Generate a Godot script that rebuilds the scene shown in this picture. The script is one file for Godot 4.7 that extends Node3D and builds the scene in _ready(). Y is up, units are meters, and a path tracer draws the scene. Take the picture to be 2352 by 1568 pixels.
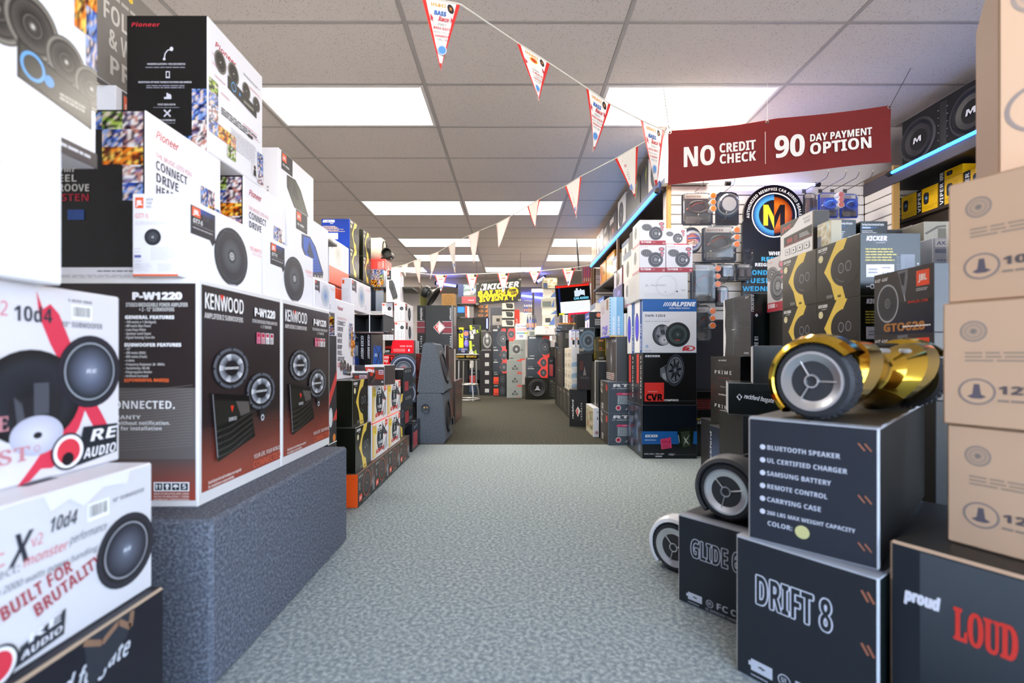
extends Node3D
# A car audio shop: a carpeted aisle between tall stacks of cartons, drop ceiling, slatwall bay on the right.
# Units are metres. The lens stands EYE above the floor at x = 0, z = 0 and looks along -z.

const F := 1111.0        # focal length in pixels of the 2352 x 1568 frame
const CX := 1176.0
const HY := 818.0        # the row of the horizon
const EYE := 0.74
const TOP := 2.57        # ceiling height

var mats := {}
var glyphs := {}
var fonts := {}
var tops := []           # [x0, x1, z0, z1, top] of what things can stand on
var used := {}

# ---------------------------------------------------------------- small helpers
func wx(x: float, z: float) -> float: return (x - CX) * z / F
func wy(y: float, z: float) -> float: return EYE + (HY - y) * z / F
static func K(s: String) -> Color: return Color.html(s).srgb_to_linear()

func finish(key: String) -> StandardMaterial3D:
	if not mats.has(key):
		var m := StandardMaterial3D.new()
		m.resource_name = key
		m.vertex_color_use_as_albedo = true
		match key:
			"matte": m.roughness = 0.75
			"satin": m.roughness = 0.45
			"gloss": m.roughness = 0.24
			"cloth": m.roughness = 0.9
			"metal": m.roughness = 0.28; m.metallic = 1.0
			"rubber": m.roughness = 0.65
			"film":
				m.roughness = 0.08
		mats[key] = m
	return mats[key]

func glow(key: String, col: Color, energy: float) -> StandardMaterial3D:
	if not mats.has(key):
		var m := StandardMaterial3D.new()
		m.resource_name = key
		m.albedo_color = col
		m.emission_enabled = true
		m.emission = col
		m.emission_energy_multiplier = energy
		mats[key] = m
	return mats[key]

func clear_plastic() -> StandardMaterial3D:
	if not mats.has("clear"):
		var m := StandardMaterial3D.new()
		m.resource_name = "clear_plastic"
		m.transparency = BaseMaterial3D.TRANSPARENCY_ALPHA
		m.albedo_color = Color(0.9, 0.93, 0.95, 0.05)
		m.roughness = 0.06
		mats["clear"] = m
	return mats["clear"]

func speckle(key: String, base: Color, dark: Color, light: Color, scale: float, freq: float, bump: float, size := 1024) -> StandardMaterial3D:
	# a woven or felted surface: two noises over each other, world sized
	if not mats.has(key):
		var m := StandardMaterial3D.new()
		m.resource_name = key
		m.roughness = 0.95
		m.specular_mode = BaseMaterial3D.SPECULAR_SCHLICK_GGX
		m.metallic_specular = 0.2
		var n := FastNoiseLite.new()
		n.seed = hash(key) % 10000
		n.noise_type = FastNoiseLite.TYPE_SIMPLEX_SMOOTH
		n.frequency = freq
		n.fractal_octaves = 3
		n.fractal_gain = 0.62
		var im := Image.create(size, size, false, Image.FORMAT_RGB8)
		var src := n.get_seamless_image(size, size)
		var hi := Image.create(size, size, false, Image.FORMAT_RGB8)
		for y in size:
			for x in size:
				var g: float = src.get_pixel(x, y).r
				var c: Color = base.lerp(dark, clampf((0.5 - g) * 2.6, 0, 1)) if g < 0.5 else base.lerp(light, clampf((g - 0.5) * 2.6, 0, 1))
				im.set_pixel(x, y, c)
				hi.set_pixel(x, y, Color(g, g, g))
		m.albedo_texture = ImageTexture.create_from_image(im)
		m.heightmap_enabled = true
		m.heightmap_texture = ImageTexture.create_from_image(hi)
		m.heightmap_scale = bump
		m.uv1_triplanar = true
		m.uv1_world_triplanar = true
		m.uv1_scale = Vector3.ONE * scale
		mats[key] = m
	return mats[key]

func numbered(called: String) -> String:
	var n: int = used.get(called, 0)
	used[called] = n + 1
	return called if n == 0 else "%s_%03d" % [called, n]

func thing(called: String, label: String, category: String, at := Vector3.ZERO, yaw := 0.0, group := "") -> Node3D:
	var o := Node3D.new()
	o.name = numbered(called)
	add_child(o)
	o.position = at
	o.rotation_degrees.y = yaw
	o.set_meta("label", label)
	o.set_meta("category", category)
	if group != "":
		o.set_meta("group", group)
	return o

func part(called: String, mesh: Mesh, m: Material, parent: Node, label := "") -> MeshInstance3D:
	var o := MeshInstance3D.new()
	o.name = called
	o.mesh = mesh
	o.material_override = null
	for i in mesh.get_surface_count():
		o.set_surface_override_material(i, m)
	parent.add_child(o, true)
	if label != "":
		o.set_meta("label", label)
	return o

func structure(called: String, label := "") -> Node3D:
	var o := Node3D.new()
	o.name = called
	add_child(o)
	o.set_meta("kind", "structure")
	if label != "":
		o.set_meta("label", label)
	return o

# ---------------------------------------------------------------- mesh building
class Build:
	var v := PackedVector3Array()
	var n := PackedVector3Array()
	var c := PackedColorArray()
	var t := Transform3D()
	func tri(a: Vector3, b: Vector3, d: Vector3, na: Vector3, nb: Vector3, nd: Vector3, col: Color, cb := Color(-1, 0, 0), cd := Color(-1, 0, 0)):
		var g := (b - a).cross(d - a)
		if cb.r < 0: cb = col
		if cd.r < 0: cd = col
		if g.dot(na + nb + nd) > 0:
			var s := b; b = d; d = s
			s = nb; nb = nd; nd = s
			var q := cb; cb = cd; cd = q
		for p in [a, b, d]: v.append(t * p)
		for p in [na, nb, nd]: n.append((t.basis * p).normalized())
		c.append(col); c.append(cb); c.append(cd)
	func quad(a: Vector3, b: Vector3, d: Vector3, e: Vector3, nn: Vector3, col: Color):
		tri(a, b, d, nn, nn, nn, col)
		tri(a, d, e, nn, nn, nn, col)
	func quads(a: Vector3, b: Vector3, d: Vector3, e: Vector3, na: Vector3, nb: Vector3, nd: Vector3, ne: Vector3, col: Color):
		tri(a, b, d, na, nb, nd, col)
		tri(a, d, e, na, nd, ne, col)
	func box(at: Vector3, size: Vector3, col: Color, ch := 0.0, edge := Color(-1, 0, 0), faces := {}):
		# a box with chamfered edges; at is its centre
		if edge.r < 0: edge = col
		var h := size / 2
		ch = minf(ch, minf(h.x, minf(h.y, h.z)) * 0.8)
		var k := h - Vector3.ONE * ch
		var name_of := {Vector3(1, 0, 0): "right", Vector3(-1, 0, 0): "left", Vector3(0, 1, 0): "top", Vector3(0, -1, 0): "bottom", Vector3(0, 0, 1): "front", Vector3(0, 0, -1): "back"}
		for a in 3:
			for s in [-1.0, 1.0]:
				var nn := Vector3.ZERO; nn[a] = s
				var p := []
				for q in [[-1, -1], [1, -1], [1, 1], [-1, 1]]:
					var w := Vector3.ZERO
					w[a] = s * h[a]; w[(a + 1) % 3] = q[0] * k[(a + 1) % 3]; w[(a + 2) % 3] = q[1] * k[(a + 2) % 3]
					p.append(at + w)
				quad(p[0], p[1], p[2], p[3], nn, faces.get(name_of[nn], col))
		if ch <= 0: return
		for a in 3:
			var b := (a + 1) % 3
			var d := (a + 2) % 3
			for sb in [-1.0, 1.0]:
				for sd in [-1.0, 1.0]:
					var p := []
					for q in [[-1, 0], [1, 0], [1, 1], [-1, 1]]:
						var w := Vector3.ZERO
						w[a] = q[0] * k[a]
						w[b] = sb * (h[b] if q[1] == 0 else k[b]); w[d] = sd * (k[d] if q[1] == 0 else h[d])
						p.append(at + w)
					var nn := Vector3.ZERO; nn[b] = sb; nn[d] = sd
					quad(p[0], p[1], p[2], p[3], nn.normalized(), edge)
		for sx in [-1.0, 1.0]:
			for sy in [-1.0, 1.0]:
				for sz in [-1.0, 1.0]:
					var s := Vector3(sx, sy, sz)
					var nn := s.normalized()
					tri(at + s * Vector3(h.x, k.y, k.z), at + s * Vector3(k.x, h.y, k.z), at + s * Vector3(k.x, k.y, h.z), nn, nn, nn, edge)
	func tube(path: Array, r: float, col: Color, seg := 8, r2 := -1.0):
		# a round bar through the points of path
		var rings := []
		var m := path.size()
		for i in m:
			var d: Vector3 = (path[mini(i + 1, m - 1)] - path[maxi(i - 1, 0)]).normalized()
			var x := d.cross(Vector3.UP if absf(d.y) < 0.9 else Vector3.RIGHT).normalized()
			var y := x.cross(d)
			var rr := r if r2 < 0 else lerpf(r, r2, float(i) / (m - 1))
			var ring := []
			for j in seg:
				var o := x * cos(TAU * j / seg) + y * sin(TAU * j / seg)
				ring.append([path[i] + o * rr, o])
			rings.append(ring)
		for i in m - 1:
			for j in seg:
				var a = rings[i][j]; var b = rings[i][(j + 1) % seg]; var d2 = rings[i + 1][(j + 1) % seg]; var e = rings[i + 1][j]
				quads(a[0], b[0], d2[0], e[0], a[1], b[1], d2[1], e[1], col)
		for end in [0, m - 1]:
			var nn: Vector3 = (path[0] - path[1]).normalized() if end == 0 else (path[m - 1] - path[m - 2]).normalized()
			for j in seg:
				tri(path[end], rings[end][j][0], rings[end][(j + 1) % seg][0], nn, nn, nn, col)
	func lathe(prof: Array, at: Vector3, b: Basis, cols, seg := 32, a0 := 0.0, a1 := TAU):
		# prof: [radius, height] pairs turned about b.y; cols one colour or one per band
		for i in prof.size() - 1:
			var p = prof[i]; var q = prof[i + 1]
			var col: Color = cols if cols is Color else cols[mini(i, cols.size() - 1)]
			var d := Vector2(q[0] - p[0], q[1] - p[1])
			if d.length() < 1e-7: continue
			var nr := Vector2(d.y, -d.x).normalized()
			for j in seg:
				var t0 := lerpf(a0, a1, float(j) / seg); var t1 := lerpf(a0, a1, float(j + 1) / seg)
				var e0 := b.x * cos(t0) + b.z * sin(t0); var e1 := b.x * cos(t1) + b.z * sin(t1)
				var n0 := e0 * nr.x + b.y * nr.y; var n1 := e1 * nr.x + b.y * nr.y
				var A: Vector3 = at + e0 * p[0] + b.y * p[1]; var B: Vector3 = at + e1 * p[0] + b.y * p[1]
				var C: Vector3 = at + e1 * q[0] + b.y * q[1]; var D: Vector3 = at + e0 * q[0] + b.y * q[1]
				if p[0] > 1e-6: tri(A, B, C, n0, n1, n1, col)
				if q[0] > 1e-6: tri(A, C, D, n0, n1, n0, col)
	func ball(at: Vector3, r: Vector3, col: Color, seg := 14):
		for i in seg / 2:
			for j in seg:
				var pts := []
				for q in [[0, 0], [0, 1], [1, 1], [1, 0]]:
					var th: float = PI * (i + q[0]) / (seg / 2); var ph: float = TAU * (j + q[1]) / seg
					pts.append(Vector3(sin(th) * cos(ph), cos(th), sin(th) * sin(ph)))
				quads(at + pts[0] * r, at + pts[1] * r, at + pts[2] * r, at + pts[3] * r, pts[0] / r, pts[1] / r, pts[2] / r, pts[3] / r, col)
	func prism(poly: PackedVector2Array, at: Vector3, b: Basis, depth: float, col: Color, edge := Color(-1, 0, 0)):
		# poly in the plane b.x, b.y, given depth along b.z (front at +depth/2)
		if edge.r < 0: edge = col
		var ix := Geometry2D.triangulate_polygon(poly)
		for s in [-0.5, 0.5]:
			for i in range(0, ix.size(), 3):
				var q := []
				for j in 3:
					var p := poly[ix[i + j]]
					q.append(at + b.x * p.x + b.y * p.y + b.z * depth * s)
				var nn := b.z * signf(s)
				tri(q[0], q[1], q[2], nn, nn, nn, col)
		var turn := 1.0 if not Geometry2D.is_polygon_clockwise(poly) else -1.0
		for i in poly.size():
			var p := poly[i]; var q := poly[(i + 1) % poly.size()]
			var d := (q - p).normalized()
			var nn := (b.x * d.y - b.y * d.x) * turn
			var A := at + b.x * p.x + b.y * p.y; var B := at + b.x * q.x + b.y * q.y
			quad(A - b.z * depth / 2, B - b.z * depth / 2, B + b.z * depth / 2, A + b.z * depth / 2, nn, edge)
	func mesh() -> ArrayMesh:
		var a := []
		a.resize(Mesh.ARRAY_MAX)
		a[Mesh.ARRAY_VERTEX] = v; a[Mesh.ARRAY_NORMAL] = n; a[Mesh.ARRAY_COLOR] = c
		var m := ArrayMesh.new()
		m.add_surface_from_arrays(Mesh.PRIMITIVE_TRIANGLES, a)
		return m

# ---------------------------------------------------------------- print on cartons, signs and screens
func face_font(k: String) -> Font:
	if not fonts.has(k):
		var f := SystemFont.new()
		f.font_names = PackedStringArray([{"b": "Droid Sans", "r": "Droid Sans", "s": "Droid Serif", "m": "Droid Sans Mono", "t": "Droid Serif"}[k]])
		f.font_weight = 700 if k in ["b", "s"] else 400
		fonts[k] = f
	return fonts[k]

func glyph(k: String, ch: String) -> Array:
	# [triangles with the baseline at 0 and capitals 1 high, advance]
	var key := k + ch
	if not glyphs.has(key):
		var f := face_font(k)
		var t := TextMesh.new()
		t.font = f
		t.font_size = 64
		t.pixel_size = 1.0 / 46.0
		t.depth = 0.0
		t.curve_step = 3.0
		t.horizontal_alignment = HORIZONTAL_ALIGNMENT_LEFT
		t.text = ch
		var pts := PackedVector2Array()
		if ch != " " and t.get_surface_count() > 0:
			var a := t.surface_get_arrays(0)
			var vs: PackedVector3Array = a[Mesh.ARRAY_VERTEX]
			var ix: PackedInt32Array = a[Mesh.ARRAY_INDEX]
			for i in ix:
				pts.append(Vector2(vs[i].x, vs[i].y + 22.0 / 46.0))
		glyphs[key] = [pts, f.get_string_size(ch, HORIZONTAL_ALIGNMENT_LEFT, -1, 64).x / 46.0]
	return glyphs[key]

class Print:
	var host
	var v := PackedVector3Array()
	var c := PackedColorArray()
	var o: Vector3
	var r: Vector3
	var u: Vector3
	var n: Vector3
	var w: float
	var h: float
	var k := 0
	var lift := 0.0003
	var step := 0.00005
	var bend = null   # bends a flat point of cloth out of its plane
	func _init(host_, o_: Vector3, r_: Vector3, u_: Vector3, w_: float, h_: float):
		host = host_; o = o_; r = r_.normalized(); u = u_.normalized(); n = r.cross(u); w = w_; h = h_
	func at(x: float, y: float) -> Vector3:
		var p := o + r * (x * w) + u * (y * h) + n * (lift + step * k)
		return p + (bend.call(x, y) if bend != null else Vector3.ZERO)
	func tri3(a: Vector2, b: Vector2, d: Vector2, ca: Color, cb: Color, cd: Color):
		if (b - a).cross(d - a) > 0:
			var s := b; b = d; d = s
			var e := cb; cb = cd; cd = e
		var lo := Vector2(minf(a.x, minf(b.x, d.x)), minf(a.y, minf(b.y, d.y)))
		var hi := Vector2(maxf(a.x, maxf(b.x, d.x)), maxf(a.y, maxf(b.y, d.y)))
		if lo.x >= 0 and lo.y >= 0 and hi.x <= 1 and hi.y <= 1:
			v.append(at(a.x, a.y)); v.append(at(b.x, b.y)); v.append(at(d.x, d.y))
			c.append(ca); c.append(cb); c.append(cd)
			return
		if hi.x <= 0 or hi.y <= 0 or lo.x >= 1 or lo.y >= 1: return
		# cut the triangle at the edges of the face
		var p := [[a, ca], [b, cb], [d, cd]]
		for side in 4:
			var q := []
			for i in p.size():
				var m: Array = p[i]; var n2: Array = p[(i + 1) % p.size()]
				var f0: float = [m[0].x, m[0].y, 1.0 - m[0].x, 1.0 - m[0].y][side]
				var f1: float = [n2[0].x, n2[0].y, 1.0 - n2[0].x, 1.0 - n2[0].y][side]
				if f0 >= 0: q.append(m)
				if (f0 >= 0) != (f1 >= 0):
					var t := f0 / (f0 - f1)
					q.append([m[0].lerp(n2[0], t), m[1].lerp(n2[1], t)])
			p = q
			if p.size() < 3: return
		for i in range(1, p.size() - 1):
			for w3 in [p[0], p[i], p[i + 1]]:
				v.append(at(w3[0].x, w3[0].y)); c.append(w3[1])
	func rect(x0: float, y0: float, x1: float, y1: float, col, top = null, right = null):
		k += 1
		var a: Color = host.K(col) if col is String else col
		var b: Color = a if top == null else host.K(top)
		var d: Color = a if right == null else host.K(right)
		var e: Color = d if top == null else (b if right == null else host.K(right))
		var p := Vector2(x0, y0); var q := Vector2(x1, y0); var s := Vector2(x1, y1); var t := Vector2(x0, y1)
		tri3(p, q, s, a, d if right != null else a, e)
		tri3(p, s, t, a, e, b)
	func poly(pts: Array, col):
		k += 1
		var cc: Color = host.K(col) if col is String else col
		var pp := PackedVector2Array()
		for i in range(0, pts.size(), 2): pp.append(Vector2(pts[i] * w, pts[i + 1] * h))
		var ix := Geometry2D.triangulate_polygon(pp)
		var s := Vector2(1.0 / w, 1.0 / h)
		for i in range(0, ix.size(), 3): tri3(pp[ix[i]] * s, pp[ix[i + 1]] * s, pp[ix[i + 2]] * s, cc, cc, cc)
	func line(pts: Array, width: float, col):
		# a polyline; width as a share of the height
		k += 1
		var cc: Color = host.K(col) if col is String else col
		for i in range(0, pts.size() - 2, 2):
			var a := Vector2(pts[i] * w, pts[i + 1] * h); var b := Vector2(pts[i + 2] * w, pts[i + 3] * h)
			var d := (b - a).normalized().orthogonal() * width * h * 0.5
			var s := Vector2(1.0 / w, 1.0 / h)
			tri3((a - d) * s, (a + d) * s, (b + d) * s, cc, cc, cc)
			tri3((a - d) * s, (b + d) * s, (b - d) * s, cc, cc, cc)
	func radial(x: float, y: float, rad: float, stops: Array, sq := 1.0, rot := 0.0, seg := 32, a0 := 0.0, a1 := TAU):
		# rings of colour; rad a share of the height, sq squeezes it sideways
		k += 1
		var ce := Vector2(x * w, y * h)
		var s := Vector2(1.0 / w, 1.0 / h)
		for i in stops.size() - 1:
			var r0: float = stops[i][0] * rad * h; var r1: float = stops[i + 1][0] * rad * h
			if r1 - r0 < 1e-7: continue
			var c0: Color = host.K(stops[i][1]); var c1: Color = host.K(stops[i + 1][1])
			for j in seg:
				var q := []
				for t in [lerpf(a0, a1, float(j) / seg), lerpf(a0, a1, float(j + 1) / seg)]:
					q.append(Vector2(cos(t) * sq, sin(t)).rotated(rot))
				tri3((ce + q[0] * r0) * s, (ce + q[0] * r1) * s, (ce + q[1] * r1) * s, c0, c1, c1)
				if r0 > 0: tri3((ce + q[0] * r0) * s, (ce + q[1] * r1) * s, (ce + q[1] * r0) * s, c0, c1, c0)
	func disc(x: float, y: float, rad: float, col: String, sq := 1.0, rot := 0.0):
		radial(x, y, rad, [[0, col], [1, col]], sq, rot, 26)
	func ring(x: float, y: float, r0: float, r1: float, col: String, sq := 1.0, rot := 0.0):
		radial(x, y, r1, [[r0 / r1, col], [1, col]], sq, rot)
	func width_of(s: String, fk: String) -> float:
		var t := 0.0
		for ch in s: t += host.glyph(fk, ch)[1]
		return t
	func run(s: String, p: Vector2, dir: Vector2, up: Vector2, sx: float, sy: float, cc: Color, fk: String, shear: float):
		# letters along dir from p, all in metres on the face
		var x := 0.0
		var inv := Vector2(1.0 / w, 1.0 / h)
		for ch in s:
			var g: Array = host.glyph(fk, ch)
			var pts: PackedVector2Array = g[0]
			for i in range(0, pts.size(), 3):
				var q := []
				for j in 3:
					var a := pts[i + j]
					q.append((p + dir * (x + a.x + a.y * shear * sy / maxf(sx, 1e-6)) * sx + up * a.y * sy) * inv)
				tri3(q[0], q[1], q[2], cc, cc, cc)
			x += g[1]
	func text(x0: float, y: float, x1: float, cap: float, s: String, col, fk := "b", shear := 0.0, fat := 0.0):
		# one line of lettering stretched to reach from x0 to x1, capitals cap high
		k += 1
		var cc: Color = host.K(col) if col is String else col
		var sx := (x1 - x0) * w / maxf(width_of(s, fk), 1e-6)
		var offs := [Vector2.ZERO]
		if fat > 0:
			for i in 6: offs.append(Vector2(fat * h, 0).rotated(TAU * i / 6))
		for of in offs:
			k += 1
			run(s, Vector2(x0 * w, y * h) + of, Vector2(1, 0), Vector2(0, 1), sx, cap * h, cc, fk, shear)
	func slant(x0: float, y0: float, x1: float, y1: float, cap: float, s: String, col, fk := "b", shear := 0.0, fat := 0.0):
		# a line of lettering on a slope
		k += 1
		var cc: Color = host.K(col) if col is String else col
		var a := Vector2(x0 * w, y0 * h); var b := Vector2(x1 * w, y1 * h)
		var d := (b - a).normalized()
		var offs := [Vector2.ZERO]
		if fat > 0:
			for i in 6: offs.append(Vector2(fat * h, 0).rotated(TAU * i / 6))
		for of in offs:
			k += 1
			run(s, a + of, d, Vector2(-d.y, d.x), (b - a).length() / maxf(width_of(s, fk), 1e-6), cap * h, cc, fk, shear)
	func upright(x: float, y0: float, y1: float, cap: float, s: String, col, fk := "b", shear := 0.0):
		# lettering that runs up (y1 > y0) or down the face; cap a share of the width
		k += 1
		var cc: Color = host.K(col) if col is String else col
		var d := Vector2(0, signf(y1 - y0))
		run(s, Vector2(x * w, y0 * h), d, Vector2(-d.y, 0), absf(y1 - y0) * h / maxf(width_of(s, fk), 1e-6), cap * w, cc, fk, shear)
	func arc(x: float, y: float, rad: float, from: float, to: float, cap: float, s: String, col, fk := "b"):
		# lettering round a circle, clockwise from angle from to angle to
		k += 1
		var cc: Color = host.K(col) if col is String else col
		var total := width_of(s, fk)
		var px := 0.0
		for ch in s:
			var g: Array = host.glyph(fk, ch)
			var a := lerpf(from, to, (px + g[1] * 0.5) / total)
			var up := Vector2(cos(a), sin(a)); var d := Vector2(up.y, -up.x)
			var sx := absf(to - from) * rad * h / total
			run(ch, Vector2(x * w, y * h) + up * rad * h - d * g[1] * 0.5 * sx, d, up, sx, cap * h, cc, fk, 0.0)
			px += g[1]
	func small(x0: float, y0: float, x1: float, y1: float, rows: int, col, ragged := 0.35, fill := 0.5):
		# small print too fine to read: rows of word-long strokes
		k += 1
		var cc: Color = host.K(col) if col is String else col
		var rng := RandomNumberGenerator.new()
		rng.seed = int(x0 * 7919 + y0 * 104729 + rows * 31) + rows
		for i in rows:
			var yb := lerpf(y1, y0, float(i + 1) / rows)
			var hh := (y1 - y0) / rows * fill
			var end := x0 + (x1 - x0) * (1.0 - rng.randf() * ragged)
			var x := x0
			while x < end - 0.004:
				var l := minf((x1 - x0) * rng.randf_range(0.06, 0.2), end - x)
				var a := Vector2(x, yb); var b := Vector2(x + l, yb + hh)
				tri3(a, Vector2(b.x, a.y), b, cc, cc, cc)
				tri3(a, b, Vector2(a.x, b.y), cc, cc, cc)
				x += l + (x1 - x0) * 0.02
	func bars(x0: float, y0: float, x1: float, y1: float, col := "222222"):
		# a barcode on a white sticker
		rect(x0, y0, x1, y1, "f4f4f2")
		k += 1
		var rng := RandomNumberGenerator.new(); rng.seed = 5
		var x := x0 + (x1 - x0) * 0.08
		var cc: Color = host.K(col)
		while x < x1 - (x1 - x0) * 0.1:
			var l := (x1 - x0) * rng.randf_range(0.008, 0.03)
			var a := Vector2(x, lerpf(y0, y1, 0.2)); var b := Vector2(x + l, lerpf(y0, y1, 0.88))
			tri3(a, Vector2(b.x, a.y), b, cc, cc, cc)
			tri3(a, b, Vector2(a.x, b.y), cc, cc, cc)
			x += l + (x1 - x0) * rng.randf_range(0.01, 0.035)
	func photo(x0: float, y0: float, x1: float, y1: float, pal: Array, sd: int, nx := 7, ny := 7):
		# a small printed photograph: soft patches of the palette's colours
		k += 1
		var nz := FastNoiseLite.new(); nz.seed = sd; nz.frequency = 0.19; nz.noise_type = FastNoiseLite.TYPE_SIMPLEX
		var g := []
		for j in ny + 1:
			var row := []
			for i in nx + 1:
				var t := clampf(nz.get_noise_2d(i * 1.3 + sd * 17, j * 1.3) * 0.95 + 0.5, 0, 0.999) * (pal.size() - 1)
				var a: Color = host.K(pal[int(t)]); var b: Color = host.K(pal[int(t) + 1])
				row.append(a.lerp(b, smoothstep(0.3, 0.7, t - int(t))))
			g.append(row)
		for j in ny:
			for i in nx:
				var a := Vector2(lerpf(x0, x1, float(i) / nx), lerpf(y0, y1, float(j) / ny)); var b := Vector2(lerpf(x0, x1, float(i + 1) / nx), lerpf(y0, y1, float(j + 1) / ny))
				tri3(a, Vector2(b.x, a.y), b, g[j][i], g[j][i + 1], g[j + 1][i + 1])
				tri3(a, b, Vector2(a.x, b.y), g[j][i], g[j + 1][i + 1], g[j + 1][i])
	func mesh() -> ArrayMesh:
		var a := []
		a.resize(Mesh.ARRAY_MAX)
		var nn := PackedVector3Array(); nn.resize(v.size()); nn.fill(n)
		a[Mesh.ARRAY_VERTEX] = v; a[Mesh.ARRAY_NORMAL] = nn; a[Mesh.ARRAY_COLOR] = c
		var m := ArrayMesh.new()
		m.add_surface_from_arrays(Mesh.PRIMITIVE_TRIANGLES, a)
		return m

# ---------------------------------------------------------------- cartons
class Box:
	var host
	var w: float
	var h: float
	var d: float
	var base := "e8e8ec"
	var edge := ""
	var fin := "satin"
	var ch := 0.002
	var colours := {}
	var prints := {}
	var main := "front"
	var side := "left"
	func face(name: String) -> Print:
		if not prints.has(name):
			var p: Print
			match name:
				"front": p = Print.new(host, Vector3(-w / 2, 0, d / 2), Vector3.RIGHT, Vector3.UP, w, h)
				"back": p = Print.new(host, Vector3(w / 2, 0, -d / 2), Vector3.LEFT, Vector3.UP, w, h)
				"left": p = Print.new(host, Vector3(-w / 2, 0, -d / 2), Vector3.BACK, Vector3.UP, d, h)
				"right": p = Print.new(host, Vector3(w / 2, 0, d / 2), Vector3.FORWARD, Vector3.UP, d, h)
				"top": p = Print.new(host, Vector3(-w / 2, h, d / 2), Vector3.RIGHT, Vector3.FORWARD, w, d)
				_: p = Print.new(host, Vector3(-w / 2, 0, -d / 2), Vector3.RIGHT, Vector3.BACK, w, d)
			prints[name] = p
		return prints[name]
	var A: Print:
		get: return face(main)
	var B: Print:
		get: return face(side)

func put(called: String, design: Callable, x0: float, x1: float, z0: float, z1: float, y0: float, y1: float, main: String, side: String, label: String, group := "", yaw := 0.0, category := "box", snap := true, pivot := Vector3.INF) -> Node3D:
	# a carton between x0..x1, y0..y1 and the depths z0 (near) .. z1 (far); it stands on whatever top lies just below
	if snap:
		var best := 0.0 if y0 < 0.05 else INF
		for t in tops:
			if absf(t[4] - y0) < minf(absf(best - y0), 0.045) and minf(x1, t[1]) - maxf(x0, t[0]) > 0.02 and minf(z1, t[3]) - maxf(z0, t[2]) > 0.02:
				best = t[4]
		if best != INF:
			y0 = best + 0.0004
	var b := Box.new()
	b.host = self; b.w = x1 - x0; b.h = y1 - y0; b.d = z1 - z0; b.main = main; b.side = side
	var at := Vector3((x0 + x1) / 2, y0, -(z0 + z1) / 2)
	if pivot != Vector3.INF:          # turn about a corner instead of the middle
		at = Vector3(pivot.x, y0, pivot.z) + Basis(Vector3.UP, deg_to_rad(yaw)) * Vector3(b.w / 2, 0, -b.d / 2)
	design.call(b)
	var o := thing(called, label, category, at, yaw, group)
	var m := Build.new()
	var faces := {}
	for key in b.colours: faces[key] = K(b.colours[key])
	m.box(Vector3(0, b.h / 2, 0), Vector3(b.w, b.h, b.d), K(b.base), b.ch, K(b.edge if b.edge != "" else b.base), faces)
	part("body", m.mesh(), finish(b.fin), o)
	for key in b.prints:
		if b.prints[key].v.size() > 0:
			part("%s_print" % key, b.prints[key].mesh(), finish(b.fin), o)
	if absf(yaw) < 5.0:
		tops.append([x0, x1, z0, z1, y1])
	else:
		var e := Basis(Vector3.UP, deg_to_rad(yaw))
		var ex := absf(e.x.x) * b.w / 2 + absf(e.z.x) * b.d / 2
		var ez := absf(e.x.z) * b.w / 2 + absf(e.z.z) * b.d / 2
		tops.append([at.x - ex * 0.7, at.x + ex * 0.7, -at.z - ez * 0.7, -at.z + ez * 0.7, y1])
	return o

# cartons that line an aisle, from where their edges fall in the picture: c is how far their face stands from the middle of the aisle
func left_box(called: String, design: Callable, c: float, xn: float, xf: float, yt: float, yb: float, deep: float, label: String, group := "", ref := -1.0) -> Node3D:
	var zn := F * c / (CX - xn)
	var zf := F * c / (CX - xf)
	var zr := zn if ref < 0 else ref
	return put(called, design, -c - deep, -c, zn, zf, wy(yb, zr), wy(yt, zr), "right", "front", label, group)

func right_box(called: String, design: Callable, c: float, xn: float, xf: float, yt: float, yb: float, deep: float, label: String, group := "") -> Node3D:
	var zn := F * c / (xn - CX)
	var zf := F * c / (xf - CX)
	return put(called, design, c, c + deep, zn, zf, wy(yb, zn), wy(yt, zn), "left", "front", label, group)

# cartons that face the door
func front_box(called: String, design: Callable, z: float, x0: float, x1: float, yt: float, yb: float, deep: float, label: String, group := "", yaw := 0.0, side := "") -> Node3D:
	if side == "":
		side = "right" if x1 < CX else "left"
	return put(called, design, wx(x0, z), wx(x1, z), z, z + deep, wy(yb, z), wy(yt, z), "front", side, label, group, yaw)

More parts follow.
